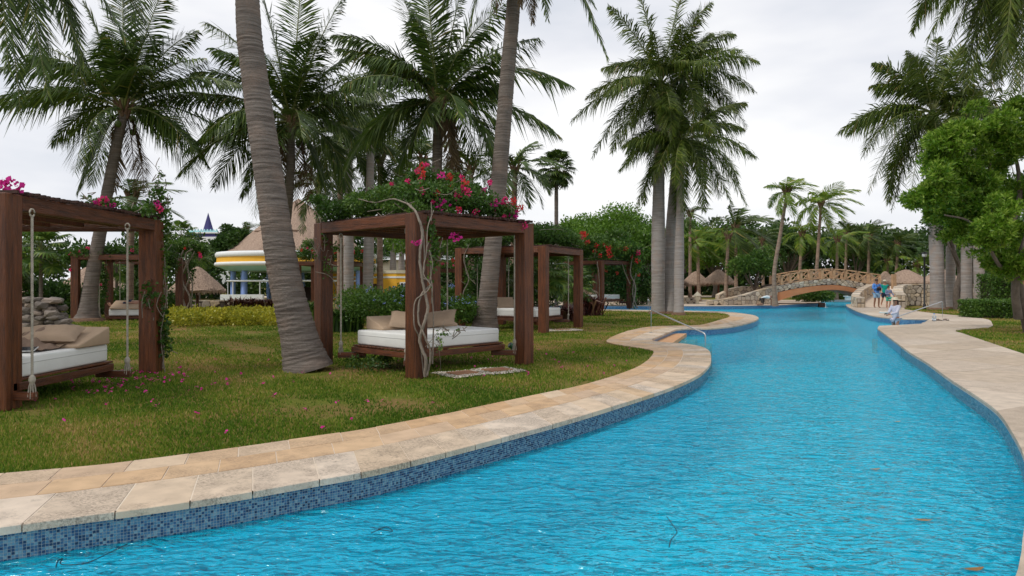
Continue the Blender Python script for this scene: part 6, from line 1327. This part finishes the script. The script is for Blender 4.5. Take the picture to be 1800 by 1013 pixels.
# far white tower with dark blue spire
d = 150; root = empty('white_tower', (*P(366, 497, d)[:2], 0), 'distant white building with dark blue pointed spire and toothed parapet', 'tower'); s = d / 1200
mb = MB(); mb.box((0, 0, Zp(418, d) / 2), (56 * s, 6, Zp(418, d))); mb.build('wall', M['paint_white'], root)
mb = MB(); mb.box((0, 0, Zp(415, d)), (54 * s, 5.6, 6 * s)); mb.build('blue_band', M['dark_blue'], root)
mb = MB(); mb.box((0, 0, Zp(411, d)), (56 * s, 6, 2.4 * s)); mb.build('cornice', M['paint_white'], root)
for i in range(10):
    mb = MB(); x = (-24 + i * 5.3) * s; mb.add([(x - 2.4 * s, -2.8, Zp(410, d)), (x + 2.4 * s, -2.8, Zp(410, d)), (x, -2.8, Zp(404.5, d)), (x - 2.4 * s, -2.3, Zp(410, d)), (x + 2.4 * s, -2.3, Zp(410, d)), (x, -2.3, Zp(404.5, d))], [[0, 1, 2], [5, 4, 3]]); mb.add([(x - 2.4 * s, -2.8, Zp(410, d)), (x, -2.8, Zp(404.5, d)), (x, -2.3, Zp(404.5, d)), (x - 2.4 * s, -2.3, Zp(410, d))], [[0, 1, 2, 3]]); mb.add([(x + 2.4 * s, -2.8, Zp(410, d)), (x, -2.8, Zp(404.5, d)), (x, -2.3, Zp(404.5, d)), (x + 2.4 * s, -2.3, Zp(410, d))], [[3, 2, 1, 0]]); mb.build('merlon', M['paint_aqua'], root)
mb = MB(); mb.lathe([(10.5 * s, Zp(409, d)), (0.01, Zp(374, d))], 6, smooth=False); mb.build('spire', M['dark_blue'], root)
# terracotta building at the right edge
root = empty('orange_building', (*P(1868, 497, 44)[:2], 0), 'orange-walled building behind the leafy tree at the right edge', 'building')
mb = MB(); mb.box((0, 1, 2.4), (5.2, 2, 4.8)); mb.build('wall', M['paint_orange'], root)
for k in range(2):
    mb = MB(); mb.box((0, 0, 0), (.75, .06, 1.8)); o = mb.build('window', M['paint_white'], root); o.location = (-1.5 + k * 1.7, -.03, 1.7)
    for i in range(2):
        for j in range(3): mb = MB(); mb.box((0, 0, 0), (.28, .02, .48)); p_ = mb.build('pane', M['glass_dark'], o); p_.location = (-.17 + .34 * i, -.045, -.57 + .57 * j)
# dark hall with columns behind the third pergola
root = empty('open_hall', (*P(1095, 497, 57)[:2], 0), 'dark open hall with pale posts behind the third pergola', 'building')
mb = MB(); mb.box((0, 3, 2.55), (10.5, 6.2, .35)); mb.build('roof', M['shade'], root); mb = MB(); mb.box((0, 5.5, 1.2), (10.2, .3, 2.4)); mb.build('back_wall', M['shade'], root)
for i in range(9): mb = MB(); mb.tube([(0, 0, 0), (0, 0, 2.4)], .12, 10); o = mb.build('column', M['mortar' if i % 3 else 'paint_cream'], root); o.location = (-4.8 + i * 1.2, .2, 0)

# ------------------------------------------------------------------ pool fittings
def handrail(label, pts, r=.021):
    """pts: 3D path; mitred tube"""
    root = empty('handrail', tuple(pts[0]), label, 'handrail'); p = [np.array(q, float) - np.array(pts[0]) for q in pts]; q = []
    for i, c in enumerate(p):
        if i in (0, len(p) - 1): q.append(c); continue
        a = (p[i - 1] - c); b_ = (p[i + 1] - c); la, lb = np.linalg.norm(a), np.linalg.norm(b_); k = min(.09, la * .4, lb * .4)
        A, B_ = c + a / la * k, c + b_ / lb * k
        for t in np.linspace(0, 1, 6): q.append((1 - t) ** 2 * A + 2 * t * (1 - t) * c + t * t * B_)
    mb = MB(); mb.tube(q, r, 10, 0); mb.build('rail', M['metal'], root)
    mb = MB(); mb.tube([(0, 0, .0), (0, 0, .014)], r * 2.6, 14); o = mb.build('base_flange', M['metal'], root); return root
g0 = G(1144.5, 587); d1 = 19.3; e1 = P(1240, 587, d1)
handrail('steel handrail sloping into the water at the left steps', [(*g0, .03), (*g0, Zp(545, g0[1])), tuple(e1), (e1[0], e1[1], -.55)])
g1 = G(1656.7, 565); e2 = P(1577, 557, 27.2)
handrail('steel handrail sloping into the water on the right bank beside the sandals', [(*g1, .03), (*g1, Zp(530, g1[1])), tuple(e2), (e2[0], e2[1], -.55)])
g2 = P(1139, 547, 36.5); handrail('distant steel handrail left of the royal palm trunks, at the channel edge', [(g2[0], 36.5, .03), (g2[0], 36.5, .72), (g2[0] + .3, 37.6, .6), (g2[0] + .3, 37.6, -.4)])
# lamp post
d = 41.0; root = empty('lamp_post', (*P(1625, 497, d)[:2], 0), 'slim black lamp post in front of the curved rubble wall', 'lamp post'); h = Zp(452, d)
mb = MB(); mb.tube([(0, 0, 0), (0, 0, .3), (0, 0, .32), (0, 0, h)], [.085, .085, .055, .05], 10); mb.build('pole', M['black'], root)
mb = MB(); mb.lathe([(.02, h), (.12, h + .02), (.14, h + .16), (.12, h + .22), (.01, h + .26)], 12); mb.build('lamp_head', M['paint_white'], root); mb = MB(); mb.lathe([(.18, h + .2), (.19, h + .23), (.01, h + .32)], 12); mb.build('lamp_cap', M['black'], root)
for px, d, lab in ((1226, 50.5, 'small cream pyramid-topped garden lantern below the right thatched parasol'), (1186, 51, 'small cream garden lantern beside the royal palm trunk')):
    root = empty('garden_lantern', (*P(px, 497, d)[:2], .0), lab, 'lantern'); mb = MB(); mb.box((0, 0, .48), (.34, .34, .28)); mb.build('body', M['paint_cream'], root); mb = MB(); mb.lathe([(.34, .62), (.01, .95)], 4, smooth=False); mb.build('roof', M['paint_cream'], root); mb = MB(); mb.box((0, 0, .17), (.2, .2, .34)); mb.build('pedestal', M['paint_cream'], root)
# water spout at the end of the far bank
q = P(1436, 497, 49.6); root = empty('water_spout', (q[0], 49.6, 0), 'dark wooden spout pouring water into the pool below the bridge', 'spout')
mb = MB(); mb.box((-.25, .1, .09), (.75, .3, .06)); mb.build('channel_board', M['wood_dark'], root); mb = MB(); mb.box((.33, 0, -.02), (.34, .4, .34)); mb.build('spout_block', M['wood_dark'], root)
mb = MB(); mb.tube(smooth_curve3([(.45, -.1, .14), (.53, -.12, .12), (.56, -.14, 0), (.57, -.15, -.2)], .05), .028, 7); mb.build('water_jet', M['water_white'], root); mb = MB(); mb.lathe([(.01, 0), (.12, .012), (.2, 0)], 10, c=(.57, -.15, -.195)); mb.build('splash', M['water_white'], root)
# white lounger beyond the bridge
root = empty('sun_lounger', (*P(1492, 497, 62)[:2], 0), 'white lounger beyond the bridge, glimpsed above the right bank', 'lounger'); 
for nm, c, s, ry in (('seat', (0, 0, .35), (.7, .65, .1), 0), ('backrest', (.28, 0, .66), (.7, .62, .1), -1.1), ('base', (0, 0, .15), (.5, .5, .3), 0)):
    o = link(nm, rbox_mesh(nm, s, .02, M['paint_white'], 2), root); place(o, c, 0, 0, ry)
# bottle and sandals on the right bank
c = G(1642, 566); root = empty('water_bottle', (*c, .032), 'clear plastic bottle standing beside the right handrail', 'bottle')
m, nt, b, L = new_mat('clear_plastic'); b.inputs['Transmission Weight'].default_value = .8; b.inputs['Roughness'].default_value = .1; b.inputs['Base Color'].default_value = (.85, .9, .95, 1); M['plastic'] = m
mb = MB(); mb.lathe([(.001, 0), (.075, 0), (.078, .2), (.03, .27), (.022, .29)], 16); mb.build('body', M['plastic'], root); mb = MB(); mb.lathe([(.026, .285), (.026, .315), (.001, .316)], 12); mb.build('cap', M['blue_shirt'], root)
for px, rz, lab in ((1649, .9, 'brown sandals left of the right handrail post'), (1663, -.5, 'brown sandals right of the right handrail post')):
    for k in (-1, 1):
        c = G(px + k * 2.2, 564.5 + k * .4); root = empty('sandal', (*c, .032), lab + (', nearer one' if k > 0 else ', farther one'), 'sandal', rz=rz + k * .2)
        mb = MB(); t = np.linspace(0, 2 * PI, 16, endpoint=False); mb.prism(np.c_[np.sin(t) * (.05 - .012 * np.cos(t)), np.cos(t) * .135], 0, .025); mb.build('sole', M['shade'], root)
        mb = MB(); a = np.linspace(0, PI, 9); mb.tube(np.c_[np.cos(a) * .055, np.full(9, .04), .01 + np.sin(a) * .06], .014, 6, ell=.4); mb.build('strap', M['wood'], root)
# floating leaves, and thin black strands laid along the water surface
M['leaf_brown'] = leaf_mat('fallen_leaf', [(0, (.20, .09, .03)), (1, (.45, .26, .06))], .2, .5)
for k, (px, py, s, a, lab) in enumerate(((1712, 1004, .075, .2, 'brown leaf floating near the lower right corner of the pool'), (1622, 917, .07, -.2, 'yellow-brown leaf floating in the pool, second from the right corner'), (1538, 827, .06, .1, 'small brown leaf floating right of the pool centre'), (1577, 743, .06, .3, 'tiny brown leaf floating farther up the pool'), (1787, 806, .05, .5, 'brown leaf floating against the right bank'))):
    mb = MB(); t = np.linspace(-1, 1, 9); wv = (1 - t ** 2) * .32; zc = .006 + .012 * t ** 2
    V = np.concatenate([np.c_[t * s, wv * s, zc + .01 * wv], np.c_[t * s, 0 * t, zc], np.c_[t * s, -wv * s, zc + .012 * wv]]); i = np.arange(8); mb.add(V, np.concatenate([np.stack([i, i + 9, i + 10, i + 1], -1), np.stack([i + 9, i + 18, i + 19, i + 10], -1)]), 0, .3 + .15 * k)
    o = mb.build('floating_leaf', M['leaf_brown']); o.location = (*G(px, py, -.2), -.197); o.rotation_euler[2] = a; tag(o, lab, 'leaf')
for pp, lab in (([(98, 997), (102, 985), (110, 981), (108, 992), (150, 990), (185, 975), (224, 956)], 'thin dark looping strand floating by the tiles at lower left'), ([(652, 937), (668, 931), (690, 934), (680, 926), (664, 931)], 'thin dark strand floating below the coping, left of the middle'), ([(1172, 908), (1182, 922), (1190, 935), (1180, 948), (1176, 962)], 'dark hair-thin strand floating in the middle foreground of the pool')):
    pts = smooth_curve3([(*G(x, y, -.195), -.196) for x, y in pp], .03); mb = MB(); mb.tube(pts - pts[0], .0028, 4); o = mb.build('floating_strand', M['black']); o.location = pts[0]; tag(o, lab, 'twig')

# ------------------------------------------------------------------ people
BODY = {  # name: (parent, position, radius (x, y))   standing, facing -y, 1.75 m
 'pelvis': (None, (0, 0, .94), (.150, .105)), 'waist': ('pelvis', (0, .005, 1.10), (.128, .095)), 'chest': ('waist', (0, .01, 1.30), (.150, .112)), 'collar': ('chest', (0, .01, 1.43), (.105, .075)), 'neck': ('collar', (0, 0, 1.52), (.052, .055)), 'jaw': ('neck', (0, -.012, 1.585), (.066, .078)), 'brow': ('jaw', (0, -.008, 1.665), (.077, .094)), 'crown': ('brow', (0, 0, 1.725), (.052, .062)),
}
def person(label, loc, rz, h=1.75, arms=None, legs=None, lean=0, skin='skin', shirt='blue_shirt', shorts='navy', sleeve=2, hair='hair', hat=None, hairlen=0, tilt=0, rot=None, cloth_len=.0, short_f=.75, build=1.0, shoes='shade'):
    """arms / legs: {side: (elbow, wrist)} / {side: (knee, ankle)} in body space"""
    root = empty('person', loc, label, 'person', rz=rz); s = h / 1.75; root.scale = (s, s, s)
    if rot: root.rotation_euler = rot
    J = dict(BODY); R = lambda p: p
    def addj(n, par, p, r): J[n] = (par, p, r if isinstance(r, tuple) else (r, r))
    arms = arms or {}; legs = legs or {}
    for sgn, S_ in ((1, 'L'), (-1, 'R')):
        e_, w_ = arms.get(S_, ((sgn * .235, .02, 1.13), (sgn * .25, -.05, .88)))
        e_, w_ = np.array(e_), np.array(w_); sh = np.array((sgn * .175, .01, 1.42)); dv = (w_ - e_) / np.linalg.norm(w_ - e_)
        addj('shoulder' + S_, 'collar', tuple(sh), .060); addj('elbow' + S_, 'shoulder' + S_, tuple(e_), .041); addj('wrist' + S_, 'elbow' + S_, tuple(w_), (.029, .029)); addj('palm' + S_, 'wrist' + S_, tuple(w_ + dv * .07), (.038, .024))
        sd_ = np.cross(dv, (0, 1, .2)); sd_ /= np.linalg.norm(sd_) + 1e-6
        for fi, (off, ln) in enumerate(((-.03, .075), (-.010, .088), (.010, .082), (.03, .064))):
            addj(f'finger{fi}{S_}', 'palm' + S_, tuple(w_ + dv * (.08 + ln) + sd_ * off + np.array((0, -.012, -.004))), .0095)
        addj('thumb' + S_, 'wrist' + S_, tuple(w_ + dv * .075 - sd_ * .05 * sgn), .011)
        k_, a_ = legs.get(S_, ((sgn * .10, -.01, .50), (sgn * .105, .02, .085))); k_, a_ = np.array(k_), np.array(a_)
        addj('hip' + S_, 'pelvis', (sgn * .088, 0, .86), .092); addj('thigh' + S_, 'hip' + S_, tuple(np.array((sgn * .09, 0, .86)) * .5 + k_ * .5), .078); addj('knee' + S_, 'thigh' + S_, tuple(k_), .056); addj('calf' + S_, 'knee' + S_, tuple(k_ * .65 + a_ * .35 + [0, .015, 0]), .056); addj('ankle' + S_, 'calf' + S_, tuple(a_), .037); addj('toe' + S_, 'ankle' + S_, tuple(a_ + [sgn * .02, -.15, -.055]), (.040, .022))
    if lean:  # bend at the waist
        cl, sl_ = math.cos(lean), math.sin(lean)
        for n in list(J):
            if n in ('pelvis',) or n[:3] in ('hip', 'thi', 'kne', 'cal', 'ank', 'toe') and n[:5] != 'thumb': continue
            p_, q, r = J[n]; y, z = q[1], q[2] - .96; J[n] = (p_, (q[0], y * cl - z * sl_, y * sl_ * 1 + z * cl + .96), r)
    def skinmesh(nm, names, scale, mat, par, grow=0.0, rootn='pelvis'):
        names = [n for n in J if n in names]; idx = {n: i for i, n in enumerate(names)}; me = bpy.data.meshes.new(nm)
        me.from_pydata([J[n][1] for n in names], [(idx[J[n][0]], idx[n]) for n in names if J[n][0] in idx], []); o = link(nm, me, par)
        md = o.modifiers.new('skin', 'SKIN'); md.use_smooth_shade = True; sv = me.skin_vertices[0].data
        for n, i in idx.items():
            rx, ry = J[n][2]; g_ = grow; b_ = build if n in ('pelvis', 'waist', 'chest') else 1
            sv[i].radius = (rx * scale * b_ + g_, ry * scale * b_ + g_); sv[i].use_root = (n == rootn)
        o.modifiers.new('sub', 'SUBSURF').levels = 1; o.modifiers['sub'].render_levels = 2
        me.materials.append(M[mat]); return o
    body = skinmesh('body', set(J), 1, skin, root)
    top = {'pelvis', 'hipL', 'hipR', 'waist', 'chest', 'collar', 'shoulderL', 'shoulderR'} | ({'elbowL', 'elbowR'} if sleeve else set()) | ({'wristL', 'wristR'} if sleeve > 1 else set())
    if sleeve == 1:
        sv = {}
        for S_ in 'LR': 
            p_, q, r = J['elbow' + S_]; sh = np.array(J['shoulder' + S_][1]); sv[S_] = J['elbow' + S_]; J['elbow' + S_] = (p_, tuple(sh * .35 + np.array(q) * .65), .05 and (.05, .05))
        skinmesh('shirt', top, 1.0, shirt, root, .022)
        for S_ in 'LR': J['elbow' + S_] = sv[S_]
    else: skinmesh('shirt', top, 1.0, shirt, root, .020)
    if shorts:
        sv = {S_: J['knee' + S_] for S_ in 'LR'}
        for S_ in 'LR': 
            hp = np.array(J['hip' + S_][1]); kn = np.array(sv[S_][1]); J['knee' + S_] = (sv[S_][0], tuple(hp * (1 - short_f) + kn * short_f), (.078, .078))
        skinmesh('shorts', {'pelvis', 'hipL', 'hipR', 'thighL', 'thighR', 'kneeL', 'kneeR'}, 1.0, shorts, root, .024)
        for S_ in 'LR': J['knee' + S_] = sv[S_]
    hd = Vector(J['brow'][1]); upv = (Vector(J['crown'][1]) - Vector(J['jaw'][1])).normalized(); qh = upv.to_track_quat('Z', 'Y') if lean else None
    def headpart(nm, mb, mat, off=(0, 0, 0)):
        o = mb.build(nm, M[mat], root); o.location = hd; 
        if lean: o.rotation_euler = (lean, 0, 0)
        return o
    if hair:
        mb = MB(); mb.lathe([(.087, -.02), (.093, .02), (.085, .055), (.05, .085), (.001, .095)], 16, sy=1.14, c=(0, .016, .0)); 
        if hairlen: mb.tube([(0, .06, .03), (0, .085, -.06), (0, .09, -.16), (0, .08, -.30)], [.075, .08, .075, .035], 10, ell=.55)
        headpart('hair', mb, hair)
    mb = MB(); mb.tube([(0, -.088, .005), (0, -.112, -.028), (0, -.090, -.034)], [.008, .015, .010], 6); headpart('nose', mb, skin)
    for q in (-1, 1):
        mb = MB(); mb.lathe([(.001, -.008), (.010, 0), (.001, .008)], 8, c=(q * .031, -.086, .0)); headpart('eye', mb, 'black')
    mb = MB(); mb.box((0, -.086, -.062), (.042, .008, .008)); headpart('mouth', mb, 'red_leafless' if 'red_leafless' in M else 'skin_dark')
    if hat:
        mb = MB(); br = hat[1]; mb.lathe([(br, .028), (br * .97, .036), (.098, .042), (.094, .085), (.078, .125), (.001, .135)], 24, sy=1.08); mb.lathe([(br * .97, .024), (.09, .034)], 24, sy=1.08); headpart('hat', mb, hat[0])
    return root
c = G(1541, 542.7)
man = person('person in long-sleeved blue shirt and light shorts walking off the ramp, holding a camera', (*c, .04), .05, 1.78, arms={'L': ((.25, -.02, 1.17), (.06, -.20, 1.24)), 'R': ((-.25, -.02, 1.17), (-.06, -.20, 1.22))}, legs={'L': ((.11, -.06, .50), (.12, -.01, .085)), 'R': ((-.10, .0, .50), (-.12, .06, .09))}, shirt='blue_shirt', shorts='light_shorts', hat=None, build=1.12, skin='skin_dark')
cm = empty('camera_bag', (c[0], c[1] - .27, 1.20), 'black camera held at the chest of the person in blue', 'camera'); o = link('bag', rbox_mesh('bag', (.26, .13, .18), .03, M['black_cloth'], 2), cm); mb = MB(); mb.tube([(0, -.05, .02), (0, -.13, .02)], .04, 10); mb.build('lens', M['black'], cm); mb = MB(); mb.tube(smooth_curve3([(.08, .0, .08), (.09, .12, .26), (0.02, .28, .32), (-.09, .12, .26), (-.08, 0, .08)], .05), .008, 5); mb.build('strap', M['black_cloth'], cm)
c = G(1555, 540.5)
person('person in teal T-shirt, dark shorts and pale cap walking behind the one in blue', (*c, .04), -.15, 1.70, arms={'L': ((.25, .03, 1.14), (.24, -.12, .93)), 'R': ((-.24, .05, 1.13), (-.24, .0, .88))}, legs={'L': ((.10, -.14, .52), (.12, -.05, .10)), 'R': ((-.11, .02, .50), (-.13, .22, .16))}, shirt='teal_shirt', shorts='navy', sleeve=1, hat=('straw', .125), build=1.05)
c = G(1562, 544.5)
person('child in grey shirt with green lower half walking beside the two adults', (*c, .035), .1, 1.36, arms={'L': ((.27, -.02, 1.18), (.34, -.16, 1.02)), 'R': ((-.24, .0, 1.15), (-.07, -.17, 1.17))}, legs={'L': ((.09, -.06, .50), (.09, .02, .085)), 'R': ((-.10, .02, .50), (-.10, .09, .10))}, shirt='grey_shirt', shorts='green_cloth', sleeve=2, build=1.0)
c = P(1574, 497, 26.9)
person('person in wide pale sun hat and white shirt standing in water by the right handrail', (c[0], 26.9, -.68), -PI / 2 + .25, 1.66, arms={'L': ((.21, -.12, 1.17), (.12, -.38, 1.10)), 'R': ((-.21, -.12, 1.17), (-.10, -.36, 1.12))}, shirt='lilac', shorts='lilac', short_f=.35, sleeve=2, hat=('straw', .24), hairlen=1, build=.95)
mb = MB(); mb.box((0, 0, 0), (2.2, 1.2, .6)); o = mb.build('step', M['slab'], stp2); o.location = (c[0] + .6, 27.1, -.98)
o = tag(blk := MB() and link('towel', rbox_mesh('towel', (.30, .22, .05), .02, M['white_cloth'], 2)), 'folded white cloth held by the person in the sun hat', 'cloth'); o.location = (c[0] - .5, 26.8, .43)
# worker kneeling at the far edge, arm in the water
c = P(1342, 497, 47.15)
person('person in white shirt kneeling on the far bank and reaching down into the water', (c[0] - .05, 47.3, -.38), 1.15, 1.7, lean=1.45, arms={'L': ((.2, -.18, 1.55), (.2, -.46, 1.50)), 'R': ((-.2, -.16, 1.58), (-.18, -.45, 1.55))}, legs={'L': ((.13, -.12, .49), (.12, .33, .48)), 'R': ((-.13, -.08, .49), (-.12, .36, .48))}, shirt='white_shirt', shorts='shade', sleeve=1, skin='skin_dark')
# reclining guests
person('person with dark hair lying on the left daybed, mostly hidden by the edge post', (-8.12, 10.0, zL + .35), 0, 1.68, rot=(-PI / 2 + .12, 0, -.25), arms={'L': ((.26, -.02, 1.15), (.20, -.18, .95))}, shirt='beige', shorts='navy', sleeve=2, skin='skin') if False else None
def lying(label, head, feet, shirt, **kw):
    head = Vector(head); feet = Vector(feet); v = (head - feet); q = v.to_track_quat('Z', 'Y'); r = person(label, tuple(head - v.normalized() * 1.72), 0, 1.7, shirt=shirt, **kw); r.rotation_mode = 'QUATERNION'
    m = Matrix.Identity(3); z = v.normalized(); y = -(Vector((0, 0, 1)) - z * z.z).normalized(); x = y.cross(z); m = Matrix((x, y, z)).transposed(); r.rotation_quaternion = m.to_quaternion(); return r
lying('person with dark hair lying on the left daybed, mostly hidden behind the edge post', (-7.32, 10.15, .99), (-7.95, 8.85, .76), 'beige', shorts='navy', legs={'L': ((.10, -.22, .52), (.10, -.08, .12)), 'R': ((-.10, -.05, .50), (-.10, -.03, .085))})
lying('person sunbathing on the back left pergola daybed behind its cushion', (-15.75, 29.9, .78), (-17.3, 29.4, .62), 'skin', shorts='navy', sleeve=0)
